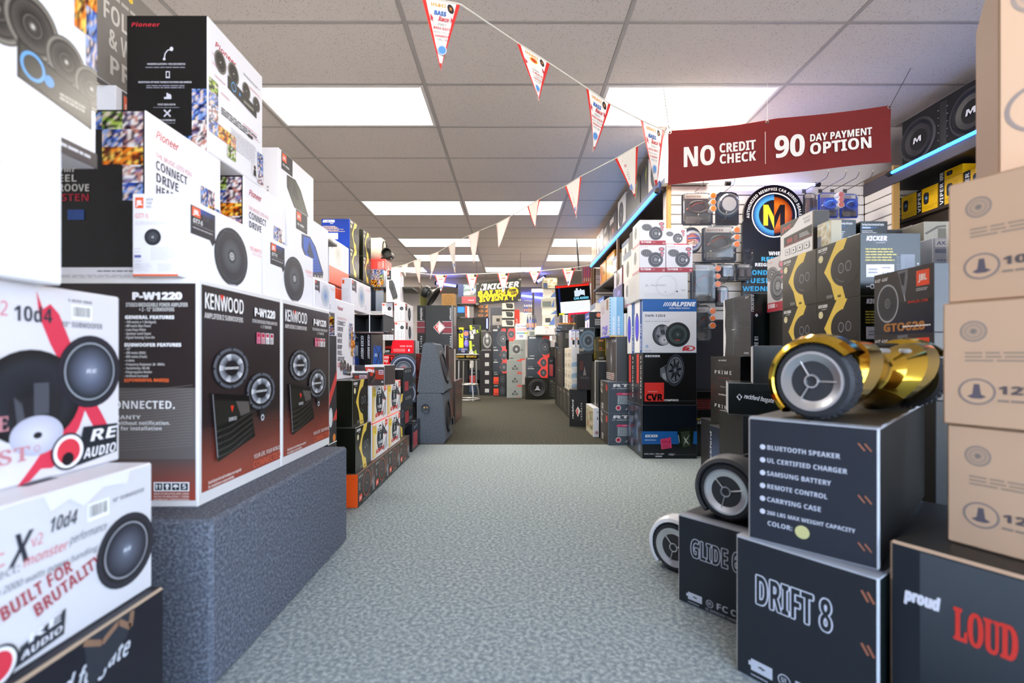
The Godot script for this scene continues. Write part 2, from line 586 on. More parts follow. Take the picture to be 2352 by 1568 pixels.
# ================================================================ the scene
func _ready():
	# --- camera: a level wide lens, its frame shifted up a little
	var cam := Camera3D.new()
	cam.name = "camera"
	cam.projection = Camera3D.PROJECTION_FRUSTUM
	cam.near = 0.05
	cam.far = 60.0
	cam.size = 2.0 * cam.near * 784.0 / F
	cam.frustum_offset = Vector2(0, cam.near * 34.0 / F)
	cam.position = Vector3(0, EYE, 0)
	var lens := CameraAttributesPhysical.new()
	lens.frustum_focal_length = 17.0
	lens.frustum_focus_distance = 3.6
	lens.exposure_aperture = 2.6
	cam.attributes = lens
	add_child(cam)
	cam.current = true
	# --- sky: bright overcast street beyond the shop window behind the lens
	var env := Environment.new()
	var sky := Sky.new()
	var sm := ProceduralSkyMaterial.new()
	sm.sky_top_color = Color(0.72, 0.84, 1.0)
	sm.sky_horizon_color = Color(0.86, 0.93, 1.0)
	sm.ground_horizon_color = Color(0.9, 0.88, 0.86)
	sm.ground_bottom_color = Color(0.86, 0.84, 0.82)
	sm.sky_energy_multiplier = 1.0
	sm.ground_energy_multiplier = 1.1
	sky.sky_material = sm
	env.background_mode = Environment.BG_SKY
	env.sky = sky
	env.background_energy_multiplier = SKY_POWER
	env.tonemap_mode = Environment.TONE_MAPPER_LINEAR
	env.tonemap_exposure = EXPOSURE
	env.sdfgi_enabled = true
	env.ssao_enabled = true
	env.ssil_enabled = true
	var we := WorldEnvironment.new()
	we.name = "environment"
	we.environment = env
	add_child(we)
	build_room()
	build_lights()
	build_left_near()
	build_left_far()
	build_back()
	build_right_far()
	build_right_bay()
	build_right_near()
	build_bunting()

const EXPOSURE := 1.2
const SKY_POWER := 10.0
const LAMP_POWER := 3.7
const COLS := [-3.03, -1.81, -0.59, 0.63, 1.85, 3.07, 3.42]
const ROW0 := 3.263
const ROW := 0.6065
# the recessed lamps: [column, row]
const LAMPS := [[0, -1], [1, 0], [3, 0], [1, 4], [2, 4], [1, 7], [3, 7], [1, 9], [3, 9], [2, 11], [0, 11]]

func plain(key: String, col: Color, rough := 0.8) -> StandardMaterial3D:
	if not mats.has(key):
		var m := StandardMaterial3D.new()
		m.resource_name = key
		m.albedo_color = col
		m.roughness = rough
		mats[key] = m
	return mats[key]

func slab(parent: Node, called: String, x0: float, x1: float, y0: float, y1: float, z0: float, z1: float, m: Material, label := "", ch := 0.0) -> MeshInstance3D:
	# a plain block of the setting; z0..z1 are depths in front of the lens
	var b := Build.new()
	b.box(Vector3((x0 + x1) / 2, (y0 + y1) / 2, -(z0 + z1) / 2), Vector3(x1 - x0, y1 - y0, z1 - z0), Color.WHITE, ch)
	return part(called, b.mesh(), m, parent, label)

func build_room():
	# floor: light carpet by the door, dark carpet further in
	var fl := structure("floor", "carpeted shop floor, light grey near the door and dark beyond")
	slab(fl, "subfloor", -3.2, 3.6, -0.15, -0.012, -2.4, 13.6, plain("concrete", Color("77746e")))
	var near := speckle("carpet_light", Color("8b9597"), Color("6d787f"), Color("adb6b9"), 1.35, 0.04, 0.15)
	var far := speckle("carpet_dark", Color("403f38"), Color("2e2e2a"), Color("545349"), 1.35, 0.04, 0.15)
	slab(fl, "carpet", -3.1, 3.5, -0.012, 0.0, -2.3, 4.06, near, "light blue-grey carpet")
	slab(fl, "carpet", -3.1, 3.5, -0.012, -0.001, 4.06, 13.5, far, "dark grey carpet")
	# ceiling: lay-in tiles between metal bars
	var ce := structure("ceiling", "drop ceiling of speckled white tiles")
	var tile := tile_material()
	var bar := plain("ceiling_bar", Color("a39c97"), 0.5)
	slab(ce, "deck", -3.2, 3.6, 2.78, 2.9, -2.4, 13.6, plain("deck", Color("6a6661")))
	var lamp_at := {}
	for l in LAMPS: lamp_at[Vector2i(l[0], l[1])] = true
	var shared := {}
	for i in COLS.size() - 1:
		for j in range(-9, 17):
			if lamp_at.has(Vector2i(i, j)): continue
			var w: float = COLS[i + 1] - COLS[i] - 0.024
			var key := "%.3f" % w
			if not shared.has(key):
				var b := Build.new()
				b.box(Vector3.ZERO, Vector3(w, 0.016, ROW - 0.024), Color.WHITE, 0.002)
				shared[key] = b.mesh()
			var t := part("ceiling_tile", shared[key], tile, ce)
			t.position = Vector3((COLS[i] + COLS[i + 1]) / 2, TOP + 0.011, -(ROW0 + (j + 0.5) * ROW))
	for x in COLS:
		slab(ce, "grid_bar", x - 0.012, x + 0.012, TOP, TOP + 0.03, -2.3, 13.5, bar, "", 0.002)
	for j in range(-9, 18):
		slab(ce, "grid_bar", -3.1, 3.5, TOP + 0.0015, TOP + 0.03, ROW0 + j * ROW - 0.012, ROW0 + j * ROW + 0.012, bar, "", 0.002)
	# walls
	var paint := plain("wall_paint", Color("c9c5c4"), 0.85)
	slab(structure("wall_left"), "wall_face", -3.2, -3.08, 0.0, 2.78, -2.3, 13.5, paint)
	slab(structure("wall_back"), "wall_face", -3.08, 3.5, 0.0, 2.78, 12.6, 12.75, paint)
	var wr := structure("wall_right")
	slab(wr, "wall_face", 3.42, 3.55, 0.0, 2.78, -0.25, 3.97, paint)
	slab(wr, "wall_face", 3.42, 3.55, 0.0, 0.25, -2.3, -0.25, paint)
	slab(wr, "wall_face", 3.42, 3.55, 2.5, 2.78, -2.3, -0.25, paint)
	slab(wr, "wall_face", 1.62, 1.75, 0.0, 2.78, 3.97, 12.6, paint)
	# front wall and the shop windows, behind the lens and to its right
	var wf := structure("wall_front")
	slab(wf, "wall_face", -3.08, 3.42, 0.0, 0.25, -2.3, -2.15, paint)
	slab(wf, "wall_face", -3.08, 3.42, 2.5, 2.78, -2.3, -2.15, paint)
	slab(wf, "wall_face", -3.08, -0.6, 0.25, 2.5, -2.3, -2.15, paint)
	slab(wf, "wall_face", 3.24, 3.42, 0.25, 2.5, -2.3, -2.15, paint)
	var glass := StandardMaterial3D.new()
	glass.transparency = BaseMaterial3D.TRANSPARENCY_ALPHA
	glass.albedo_color = Color(0.95, 0.98, 1.0, 0.05)
	glass.roughness = 0.02
	var metal := plain("mullion", Color("5a5c60"), 0.4)
	var wi := structure("window_1", "plate glass shop window with metal mullions")
	for x in [-0.57, 1.3, 3.21]:
		slab(wi, "mullion", x - 0.03, x + 0.03, 0.25, 2.5, -2.26, -2.2, metal)
	slab(wi, "pane", -0.6, 3.24, 0.25, 2.5, -2.234, -2.226, glass)
	var wj := structure("window_2", "side shop window with metal mullions")
	for z in [-2.12, -1.2, -0.28]:
		slab(wj, "mullion", 3.45, 3.51, 0.25, 2.5, z - 0.03, z + 0.03, metal)
	slab(wj, "pane", 3.476, 3.484, 0.25, 2.5, -2.15, -0.25, glass)
	build_slatwall()

func tile_material() -> StandardMaterial3D:
	var m := StandardMaterial3D.new()
	m.resource_name = "ceiling_tile"
	m.roughness = 0.92
	var n := 1024
	var im := Image.create(n, n, false, Image.FORMAT_RGB8)
	var hi := Image.create(n, n, false, Image.FORMAT_RGB8)
	im.fill(Color("d2c8c1")); hi.fill(Color.WHITE)
	var rng := RandomNumberGenerator.new(); rng.seed = 11
	for i in 9000:
		var x := rng.randi() % n; var y := rng.randi() % n
		var s := rng.randi_range(1, 3)
		var g := rng.randf_range(0.52, 0.85)
		im.fill_rect(Rect2i(x, y, s, rng.randi_range(1, 2)), Color("d2c8c1") * g)
		hi.fill_rect(Rect2i(x, y, s, 2), Color(0.3, 0.3, 0.3))
	m.albedo_texture = ImageTexture.create_from_image(im)
	m.heightmap_enabled = true
	m.heightmap_texture = ImageTexture.create_from_image(hi)
	m.heightmap_scale = 0.15
	m.uv1_triplanar = true
	m.uv1_world_triplanar = true
	m.uv1_scale = Vector3.ONE * 0.62
	return m

func area_light(at: Vector3, size: Vector2, down: Vector3, col: Color, energy: float, parent: Node):
	var l := AreaLight3D.new()
	l.name = "lamp_light"
	l.area_size = size
	l.light_color = col
	l.light_energy = energy
	l.area_range = 20.0
	l.area_attenuation = 2.0
	l.shadow_enabled = true
	parent.add_child(l, true)
	l.position = at
	l.basis = Basis.looking_at(down, Vector3.FORWARD if absf(down.y) > 0.9 else Vector3.UP)

func build_lights():
	var says := ["far left lamp behind the tall cartons", "large lit ceiling lamp on the left, nearest whole one", "large lit ceiling lamp on the right behind the red banner", "left lamp of the pair set side by side", "right lamp of the pair set side by side", "left lamp of the third row, over the small pennants", "right lamp of the third row, by the blue-lit shelf", "left lamp of the fourth row, just past the third", "right lamp of the fourth row, close to the dark screen", "lone lamp in the middle above the black and yellow banner", "farthest left lamp showing above the white amplifier carton"]
	for i in LAMPS.size():
		var c: int = LAMPS[i][0]; var r: int = LAMPS[i][1]
		var w: float = COLS[c + 1] - COLS[c] - 0.024
		var d := ROW - 0.024
		var at := Vector3((COLS[c] + COLS[c + 1]) / 2, TOP, -(ROW0 + (r + 0.5) * ROW))
		var o := thing("ceiling_light", says[i], "ceiling light", at, 0.0, "recessed ceiling lamps")
		var b := Build.new()
		var col := K("d8d4cf")
		for s in [-1, 1]:
			b.box(Vector3(s * (w / 2 - 0.012), 0.02, 0), Vector3(0.024, 0.04, d), col, 0.002)
			b.box(Vector3(0, 0.02, s * (d / 2 - 0.012)), Vector3(w - 0.05, 0.04, 0.024), col, 0.002)
		b.box(Vector3(0, 0.09, 0), Vector3(w, 0.02, d), col)
		part("frame", b.mesh(), finish("satin"), o)
		var e := Build.new()
		e.box(Vector3(0, 0.03, 0), Vector3(w - 0.05, 0.006, d - 0.05), Color.WHITE)
		part("diffuser", e.mesh(), glow("lamp_glow", Color(1.0, 0.985, 0.95), 2.4), o)
		area_light(Vector3(0, 0.022, 0), Vector2(w - 0.06, d - 0.06), Vector3.DOWN, Color(1.0, 0.96, 0.9), LAMP_POWER, o)

func build_slatwall():
	# white slatwall bay that faces the door, a short fin at its right end, and a second bay beyond
	var wa := structure("wall_bay", "white slatwall with dark grooves, hung with packs")
	var white := plain("slat_white", Color("d6d2d0"), 0.5)
	var groove := plain("slat_groove", Color("5a4a40"), 0.7)
	var edge := plain("slat_edge", Color("b08a50"), 0.7)
	slab(wa, "wall_face", 1.24, 3.42, 0.0, 2.78, 3.87, 3.97, plain("wall_paint", Color("c9c5c4"), 0.85))
	slab(wa, "backing", 1.26, 3.42, 1.0, 2.1, 3.855, 3.87, groove)
	slab(wa, "edge_strip", 1.235, 1.262, 1.0, 2.1, 3.836, 3.875, edge)
	slab(wa, "fin", 2.81, 2.83, 0.9, 2.14, 3.56, 3.86, groove)
	slab(wa, "edge_strip", 2.795, 2.842, 0.9, 2.14, 3.545, 3.56, edge)
	for i in 14:
		var y := 2.09 - i * 0.0762
		slab(wa, "slat", 1.263, 2.796, y - 0.07, y, 3.838, 3.856, white, "", 0.004)
		slab(wa, "slat", 2.845, 3.42, y - 0.07, y, 3.838, 3.856, white, "", 0.004)
		slab(wa, "slat", 2.794, 2.812, y - 0.07, y, 3.562, 3.835, white, "", 0.004)
	# slatwall strip at the far end of the right-hand shelves
	var wb := structure("wall_end", "narrow slatwall strip behind the screen")
	slab(wb, "backing", 1.26, 1.62, 1.0, 2.07, 7.32, 7.36, groove)
	slab(wb, "edge_strip", 1.235, 1.262, 1.0, 2.07, 7.3, 7.36, plain("brown_edge", Color("5c4630"), 0.7))
	for i in 14:
		slab(wb, "slat", 1.263, 1.62, 2.05 - i * 0.0762 - 0.07, 2.05 - i * 0.0762, 7.3, 7.322, white, "", 0.004)

# ---------------------------------------------------------------- what is printed on the cartons
const FIRE := ["120a08", "6a2408", "f08010", "ffd860", "401010", "f09020"]
const BLUE := ["0a1838", "2848a0", "88a8e0", "e8d0c0", "182040", "5078c8"]
const CROWD := ["101810", "284018", "b0c858", "e8d8c8", "201814", "70a030"]
const PEOPLE := ["e8d8d0", "40304a", "c08070", "f0f0f0", "302028", "8878a0"]
const GREY := ["101012", "58585c", "b0b0b4", "28282c", "808084"]

func cone(p: Print, x: float, y: float, rad: float, sq := 1.0, rot := 0.0, cap := "1c1d20"):
	# a bare loudspeaker seen from the front
	p.radial(x, y, rad, [[0, cap], [0.12, "8a8c92"], [0.16, cap], [0.22, "4a4c52"], [0.3, "16171a"], [0.66, "55585f"], [0.68, "0c0d0f"], [0.8, "303238"], [0.86, "17181b"], [0.9, "45484e"], [1, "2a2c31"]], sq, rot)

func coax(p: Print, x: float, y: float, rad: float, sq := 1.0, rot := 0.0):
	# a coaxial car speaker: dark cone with a bright tweeter bridge
	p.radial(x, y, rad, [[0, "3a3d44"], [0.98, "2b2d33"], [1, "15161a"]], sq, rot)
	p.radial(x, y, rad * 0.8, [[0, "24262b"], [0.5, "4c5058"], [0.9, "34373d"], [1, "1a1b1f"]], sq, rot)
	p.radial(x, y, rad * 0.3, [[0, "c8ccd2"], [0.12, "c8ccd2"], [0.3, "33363c"], [0.5, "d4d6da"], [0.62, "1c1d21"], [1, "3c4047"]], sq, rot)

func stereo_with_speakers(p: Print, x: float, y: float, sx: float, sy: float):
	# the car stereo in front of four speakers that fills the white cartons
	for q in [[-0.36, 0.3, 0.38], [-0.1, 0.36, 0.38], [0.18, 0.2, 0.31], [0.42, 0.06, 0.29]]:
		var cx: float = x + q[0] * sx; var cy: float = y + q[1] * sy
		p.radial(cx, cy, q[2] * sy, [[0, "2a2622"], [0.3, "6b665e"], [0.36, "1b1917"], [0.7, "4a4640"], [0.78, "16140f"], [0.9, "8a857a"], [1, "1a1814"]], 0.9)
		p.radial(cx, cy, q[2] * sy * 0.3, [[0, "d8d4cc"], [0.4, "403c36"], [1, "24211d"]], 0.9)
	p.poly([x - 0.22 * sx, y + 0.12 * sy, x + 0.42 * sx, y - 0.1 * sy, x + 0.42 * sx, y - 0.5 * sy, x - 0.22 * sx, y - 0.34 * sy], "1b1a18")
	p.poly([x - 0.2 * sx, y + 0.07 * sy, x + 0.4 * sx, y - 0.13 * sy, x + 0.4 * sx, y - 0.45 * sy, x - 0.2 * sx, y - 0.3 * sy], "34322d")
	p.ring(x - 0.1 * sx, y - 0.12 * sy, 0.13 * sy, 0.17 * sy, "5aa0d8", 0.9)
	p.disc(x + 0.03 * sx, y - 0.18 * sy, 0.07 * sy, "4a90d0", 0.9)
	p.small(x + 0.12 * sx, y - 0.32 * sy, x + 0.36 * sx, y - 0.22 * sy, 2, "a8a498", 0.1, 0.7)

func collage(p: Print, x0: float, y1: float, cw: float, ch: float, rows: Array, sd: int):
	# rows of letters, one small photograph each: f fire, b blue, c crowd, p people, . nothing
	for j in rows.size():
		for i in rows[j].length():
			var k: String = rows[j][i]
			if k == ".": continue
			p.photo(x0 + i * cw, y1 - (j + 1) * ch, x0 + (i + 1) * cw, y1 - j * ch, {"f": FIRE, "b": BLUE, "c": CROWD, "p": PEOPLE}[k], sd + j * 7 + i * 3, 6, 6)

func d_woofer_kit(b: Box):
	b.base = "e6e4e2"; b.fin = "gloss"; b.ch = 0.003
	var p := b.A
	p.rect(0.03, 0.055, 0.985, 0.975, "2c2624")
	p.rect(0.03, 0.055, 0.985, 0.36, "9a4433", "2c2624")
	for i in 26: p.line([0.5, 0.34, 0.5 + cos(3.3 + i * 0.115) * 0.47, 0.34 + sin(3.3 + i * 0.115) * 0.2], 0.0018, "4c403b")
	p.text(0.05, 0.872, 0.47, 0.068, "KENWOOD", "f4f2f0", "r", 0.0, 0.002)
	p.poly([0.2, 0.945, 0.245, 0.945, 0.222, 0.915], "d83a2a")
	p.text(0.05, 0.828, 0.46, 0.024, "AMPLIFIER/2 SUBWOOFERS", "d8d4d2", "b")
	p.text(0.6, 0.872, 0.9, 0.042, "P-W1220", "f6f4f2", "b", 0.0, 0.002)
	p.text(0.57, 0.835, 0.93, 0.018, "STEREO/BRIDGEABLE POWER AMPLIFIER", "d0ccca")
	p.text(0.68, 0.81, 0.84, 0.017, "+ 2 - 12\" SUBWOOFERS", "d0ccca")
	for i in 4: p.rect(0.63 + i * 0.062, 0.725, 0.682 + i * 0.062, 0.785, ["e07090", "d8a0a8", "e8e4e4", "d4d0d0"][i]); p.rect(0.638 + i * 0.062, 0.762, 0.674 + i * 0.062, 0.78, "c02848"); p.small(0.638 + i * 0.062, 0.73, 0.674 + i * 0.062, 0.755, 3, "8a6a70")
	for q in [[0.325, 0.6, 0.1], [0.69, 0.47, 0.1]]:
		p.radial(q[0], q[1], q[2], [[0, "17181b"], [0.36, "1d1e22"], [0.38, "3c3f45"], [0.66, "9a9ea6"], [0.7, "24262a"], [0.78, "101114"], [0.86, "4c5058"], [0.9, "6a6e76"], [1, "34373d"]], 1.5)
		for i in 5: p.radial(q[0], q[1], q[2] * 0.68, [[0.55, "7b7f87"], [1, "e2e5ea"]], 1.5, 0.0, 6, i * TAU / 5 + 0.4, i * TAU / 5 + 0.8)
		p.text(q[0] - 0.075, q[1] - 0.006, q[0] + 0.075, 0.012, "KENWOOD", "f4f4f4")
		for i in 8: p.disc(q[0] + cos(i * TAU / 8) * q[2] * 1.9, q[1] + sin(i * TAU / 8) * q[2] * 0.93, 0.006, "0c0d0f")
	p.rect(0.66, 0.33, 0.74, 0.366, "2a2c30"); p.disc(0.7, 0.325, 0.017, "c9ccd2"); p.disc(0.7, 0.325, 0.01, "2a2422")
	p.poly([0.11, 0.49, 0.52, 0.455, 0.6, 0.235, 0.17, 0.17], "151312")
	p.poly([0.135, 0.455, 0.515, 0.425, 0.53, 0.37, 0.14, 0.33], "26221f")
	p.poly([0.36, 0.437, 0.515, 0.425, 0.53, 0.37, 0.42, 0.36], "5a5450")
	for i in 5: p.line([0.15, 0.31 - i * 0.03, 0.3, 0.32 - i * 0.03, 0.56, 0.37 - i * 0.028], 0.009, "353230")
	p.poly([0.3, 0.42, 0.335, 0.417, 0.318, 0.385], "e03a2a")
	p.text(0.28, 0.345, 0.37, 0.018, "KENWOOD", "e8e6e4", "r")
	p.line([0.115, 0.485, 0.165, 0.19], 0.008, "7a7c80")
	p.text(0.58, 0.118, 0.96, 0.022, "YOUR LIFE. YOUR WORLD.", "f2e8e4", "r")
	p.text(0.57, 0.07, 0.97, 0.034, "CONNECTED", "e86038", "r")
	p.text(0.07, 0.085, 0.42, 0.014, "Installation kit and hardware are required", "f0dcd4")
	p.text(0.07, 0.065, 0.34, 0.014, "for installation in some vehicles.", "f0dcd4")
	p = b.B
	p.rect(0.012, 0.03, 0.985, 0.975, "6c6664", "524c4a")
	p.rect(0.012, 0.52, 0.985, 0.975, "2b2624")
	p.rect(0.012, 0.03, 0.985, 0.21, "a84a3a", "5a504e")
	for i in 22: p.line([0.03, 0.24 + i * 0.012, 0.6, 0.25 + i * 0.012, 0.97, 0.27 + i * 0.0125], 0.0014, "847e7a")
	p.text(0.6, 0.905, 0.905, 0.029, "P-W1220", "f6f4f4", "b", 0.0, 0.0025)
	p.text(0.565, 0.873, 0.94, 0.017, "STEREO/BRIDGEABLE POWER AMPLIFIER", "dcdad8")
	p.text(0.645, 0.853, 0.86, 0.016, "+ 2 - 12\" SUBWOOFERS", "dcdad8")
	p.text(0.56, 0.82, 0.86, 0.014, "GENERAL FEATURES", "f4f4f4", "b", 0.0, 0.001)
	var lines := ["- 150 watts x 1 (Bridged)", "- 400 watts Max Power", "- Low Pass Filter", "- Speaker Level Input", "- Signal Sensing Turn-On", "", "", "- 12\"", "- 200 watts (RMS)", "- 800 watts (Peak)", "- 4 ohms", "- Frequency Response: 28 - 800Hz", "- Sensitivity: 90 dB", "- Polypropylene Woofer", "- Urethane Surround"]
	for i in lines.size():
		if lines[i] != "": p.text(0.56, 0.801 - i * 0.0167, 0.56 + 0.0076 * lines[i].length(), 0.0105, lines[i], "d8d4d4")
	p.text(0.56, 0.7, 0.905, 0.014, "SUBWOOFER FEATURES", "f4f4f4", "b", 0.0, 0.001)
	p.text(0.56, 0.548, 0.83, 0.012, "(((POWERFUL BASS)))", "e86a38", "b", 0.0, 0.001)
	p.text(0.1, 0.43, 0.87, 0.034, "YOUR LIFE CONNECTED.", "f4f2f2", "b")
	p.text(0.4, 0.385, 0.66, 0.016, "WARRANTY", "e4e0e0")
	p.text(0.2, 0.36, 0.84, 0.016, "is subject to change without notification.", "e4e0e0")
	p.text(0.2, 0.337, 0.79, 0.016, "kit may be required for installation", "e4e0e0")
	p.rect(0.74, 0.072, 0.955, 0.112, "f4f2f2")
	for i in 4: p.rect(0.748 + i * 0.0515, 0.077, 0.792 + i * 0.0515, 0.107, "24303a")
	p.poly([0.755, 0.083, 0.762, 0.083, 0.762, 0.095, 0.767, 0.095, 0.7585, 0.103, 0.75, 0.095, 0.755, 0.095], "f4f4f4")
	p.poly([0.775, 0.083, 0.782, 0.083, 0.782, 0.095, 0.787, 0.095, 0.7785, 0.103, 0.77, 0.095, 0.775, 0.095], "f4f4f4")
	p.disc(0.822, 0.096, 0.008, "f4f4f4"); p.rect(0.816, 0.08, 0.828, 0.09, "f4f4f4")
	p.radial(0.873, 0.09, 0.012, [[0, "f4f4f4"], [1, "f4f4f4"]], 1.0, 0.0, 12, 0, PI); p.rect(0.871, 0.08, 0.875, 0.09, "f4f4f4")
	p.text(0.912, 0.083, 0.938, 0.02, "5", "f4f4f4")
	for i in 3: p.text(0.74, 0.058 - i * 0.0125, 0.955, 0.0085, ["MADE IN MALAYSIA AND CHINA", "HECHO EN MALAYSIA Y CHINA", "KENWOOD CORPORATION"][i], "f0d8d0")
	p = b.face("top")
	p.rect(0.02, 0.49, 0.98, 0.51, "c8c4c0")

func pioneer_words(p: Print, x: float, y: float, s: float):
	p.text(x, y, x + 0.3 * s, 0.055 * s, "Pioneer", "c03848", "r", 0.25, 0.0015)
	p.text(x, y - 0.13 * s, x + 0.5 * s, 0.032 * s, "THE MUSIC LETS YOU", "c86870", "r")
	var words := ["CONNECT", "DRIVE", "HEAR", "MOVE", "BUMP", "FEEL", "GROOVE", "LISTEN"]
	for i in words.size():
		p.text(x, y - (0.21 + i * 0.083) * s, x + 0.062 * words[i].length() * s, 0.06 * s, words[i], "c83a44" if i == 7 else "3c3c4c", "b")

func d_stereo_words(b: Box):
	b.base = "f0eef2"; b.fin = "gloss"; b.ch = 0.003
	var p := b.A
	pioneer_words(p, 0.1, 0.87, 0.9)
	collage(p, 0.68, 0.73, 0.105, 0.11, ["bp.", "bfb", "pff", ".fb", "..b"], 11)
	stereo_with_speakers(p, 0.5, 0.12, 0.6, 0.17)
	p = b.B
	p.rect(0.0, 0.0, 0.985, 1.0, "171617")
	p.rect(0.0, 0.0, 0.985, 0.07, "e8e6ea")
	p.small(0.1, 0.012, 0.9, 0.03, 2, "a8a6aa", 0.1)
	p.small(0.5, 0.045, 0.9, 0.058, 1, "606068", 0.0)
	collage(p, 0.34, 0.99, 0.21, 0.105, ["bcp", ".bp", ".ff", "..p", "..b"], 23)
	var w := ["CONNECT", "DRIVE", "HEAR", "MOVE", "BUMP", "FEEL", "GROOVE", "LISTEN"]
	for i in w.size(): p.text(0.03, 0.86 - i * 0.057, 0.03 + 0.066 * w[i].length(), 0.042, w[i], "c8c4bc" if i < 7 else "a82838", "b")
	p.rect(0.2, 0.35, 0.37, 0.41, "2a4a8a")

func d_stereo_tall(b: Box):
	b.base = "f0eef2"; b.fin = "gloss"; b.ch = 0.003
	var p := b.A
	p.text(0.1, 0.83, 0.46, 0.042, "Pioneer", "c02838", "r", 0.25, 0.0015)
	for q in [[0.06, 0.77, 0.34], [0.06, 0.7, 0.3], [0.6, 0.86, 0.94], [0.72, 0.8, 0.96], [0.1, 0.62, 0.28], [0.2, 0.53, 0.36], [0.6, 0.44, 0.9], [0.7, 0.4, 0.94]]:
		p.small(q[0], q[1] - 0.02, q[2], q[1], 2, "d89aa2" if q[1] < 0.84 else "707078", 0.2, 0.4)
	stereo_with_speakers(p, 0.5, 0.68, 0.86, 0.22)
	collage(p, 0.0, 0.56, 0.15, 0.1, ["c...", "b...", "p...", "bff.", "..c."], 31)
	p.small(0.2, 0.36, 0.9, 0.42, 3, "484850", 0.4, 0.5)
	p.rect(0.68, 0.355, 0.78, 0.38, "2a2a30")
	p.small(0.36, 0.16, 0.86, 0.32, 12, "c4c2c8", 0.1, 0.35)
	p.rect(0.76, 0.05, 0.88, 0.16, "e4e0e0"); p.disc(0.82, 0.13, 0.018, "503830"); p.poly([0.79, 0.055, 0.85, 0.055, 0.845, 0.11, 0.795, 0.11], "22242a")
	collage(p, 0.88, 0.29, 0.12, 0.09, ["b", "b", "p"], 51)
	p = b.B
	p.rect(0.0, 0.0, 0.985, 1.0, "1b1b1c", "121213")
	p.text(0.045, 0.92, 0.4, 0.03, "Pioneer", "c02838", "b", 0.25)
	p.line([0.46, 0.68, 0.47, 0.72, 0.5, 0.745, 0.53, 0.75], 0.008, "d8d8e4"); p.disc(0.55, 0.755, 0.016, "e4e4f0", 0.8); p.disc(0.46, 0.68, 0.01, "d8d8e4")
	p.text(0.25, 0.637, 0.72, 0.013, "HANDSFREE BLUETOOTH + VOICE RECOGNITION", "d8d8e4", "b")
	p.small(0.23, 0.615, 0.72, 0.63, 1, "8c8c98", 0.0)
	p.rect(0.48, 0.54, 0.53, 0.59, "d8d8e4"); p.rect(0.489, 0.549, 0.521, 0.583, "1a1a1c")
	p.text(0.14, 0.503, 0.8, 0.013, "SMARTPHONE APP MUSIC PLAYBACK FOR PHONE AND ANDROID", "d8d8e4", "b")
	p.small(0.24, 0.465, 0.72, 0.495, 2, "8c8c98", 0.1)
	p.disc(0.52, 0.405, 0.018, "d8d8e4"); p.rect(0.46, 0.385, 0.55, 0.4, "d8d8e4"); p.rect(0.49, 0.4, 0.51, 0.43, "d8d8e4")
	p.text(0.38, 0.338, 0.6, 0.013, "FRONT USB & AUX IN", "d8d8e4", "b"); p.small(0.33, 0.32, 0.65, 0.33, 1, "8c8c98", 0.0)
	p.line([0.46, 0.305, 0.54, 0.255], 0.011, "d8d8e4"); p.line([0.46, 0.255, 0.54, 0.305], 0.011, "d8d8e4")
	p.text(0.37, 0.222, 0.6, 0.013, "BUILT-IN MIXTRAX EZ", "d8d8e4", "b"); p.small(0.37, 0.205, 0.6, 0.214, 1, "8c8c98", 0.0)
	collage(p, 0.62, 0.46, 0.183, 0.115, [".b", ".b", ".p", "bp", ".b"], 61)

func d_coax_white(b: Box):
	b.base = "f2f1f6"; b.fin = "satin"; b.ch = 0.0025
	var p := b.A
	p.poly([0.1, 0.93, 0.36, 0.93, 0.36, 0.57, 0.33, 0.5, 0.3, 0.57, 0.1, 0.57], "26262b")
	p.rect(0.2, 0.86, 0.36, 0.93, "2a50a8", null, "26262b")
	p.rect(0.115, 0.8, 0.2, 0.92, "f06030"); p.text(0.13, 0.83, 0.185, 0.055, "JBL", "f8f4f0", "b", 0.0, 0.003)
	p.small(0.22, 0.8, 0.3, 0.9, 3, "50505a", 0.2)
	p.text(0.12, 0.72, 0.22, 0.055, "GT7-5", "f4f4f4", "b", 0.1); p.rect(0.115, 0.7, 0.34, 0.703, "c0c0c4"); p.small(0.12, 0.65, 0.33, 0.68, 1, "b0b0b6", 0.0)
	p.radial(0.56, 0.45, 0.41, [[0, "30323a"], [0.86, "3a3c44"], [0.95, "26272d"], [1, "17181c"]])
	coax(p, 0.56, 0.46, 0.33)
	for i in 5: p.radial(0.56, 0.45, 0.39, [[0.88, "1a1b20"], [1, "4a4e58"]], 1.0, i * TAU / 5 + 0.7, 5, 0, 0.2)
	p.poly([0.49, 0.02, 0.66, 0.055, 0.6, 0.065, 0.5, 0.05], "c4c2cc")
	p.text(0.8, 0.66, 0.98, 0.06, "105 WATTS", "ee7468", "r"); p.text(0.84, 0.6, 0.98, 0.035, "PEAK POWER", "f0b0b0", "r")
	p = b.B
	p.rect(0.07, 0.82, 0.24, 0.95, "f06030"); p.text(0.1, 0.855, 0.22, 0.06, "JBL", "f8f4f0", "b", 0.0, 0.003)
	for i in 3: p.text(0.3, 0.91 - i * 0.045, 0.45 - i * 0.02, 0.03, ["HEAR", "THE", "TRUTH"][i], "a0a0a8", "b")
	p.text(0.07, 0.7, 0.35, 0.055, "GT7-5", "ee8070", "r"); p.small(0.07, 0.62, 0.85, 0.67, 3, "d0ced4", 0.3, 0.3)
	coax(p, 0.44, 0.47, 0.1)
	for q in [[0.05, 0.1, 0.22, 0.36], [0.4, 0.2, 0.9, 0.36], [0.05, 0.06, 0.42, 0.16], [0.55, 0.06, 0.92, 0.16]]: p.small(q[0], q[1], q[2], q[3], 7, "d4d2d8", 0.3, 0.3)
	p.rect(0.06, 0.225, 0.2, 0.25, "4858a8"); p.rect(0.03, 0.0, 0.97, 0.022, "f06428")

func d_coax_small(b: Box):
	d_coax_white(b)

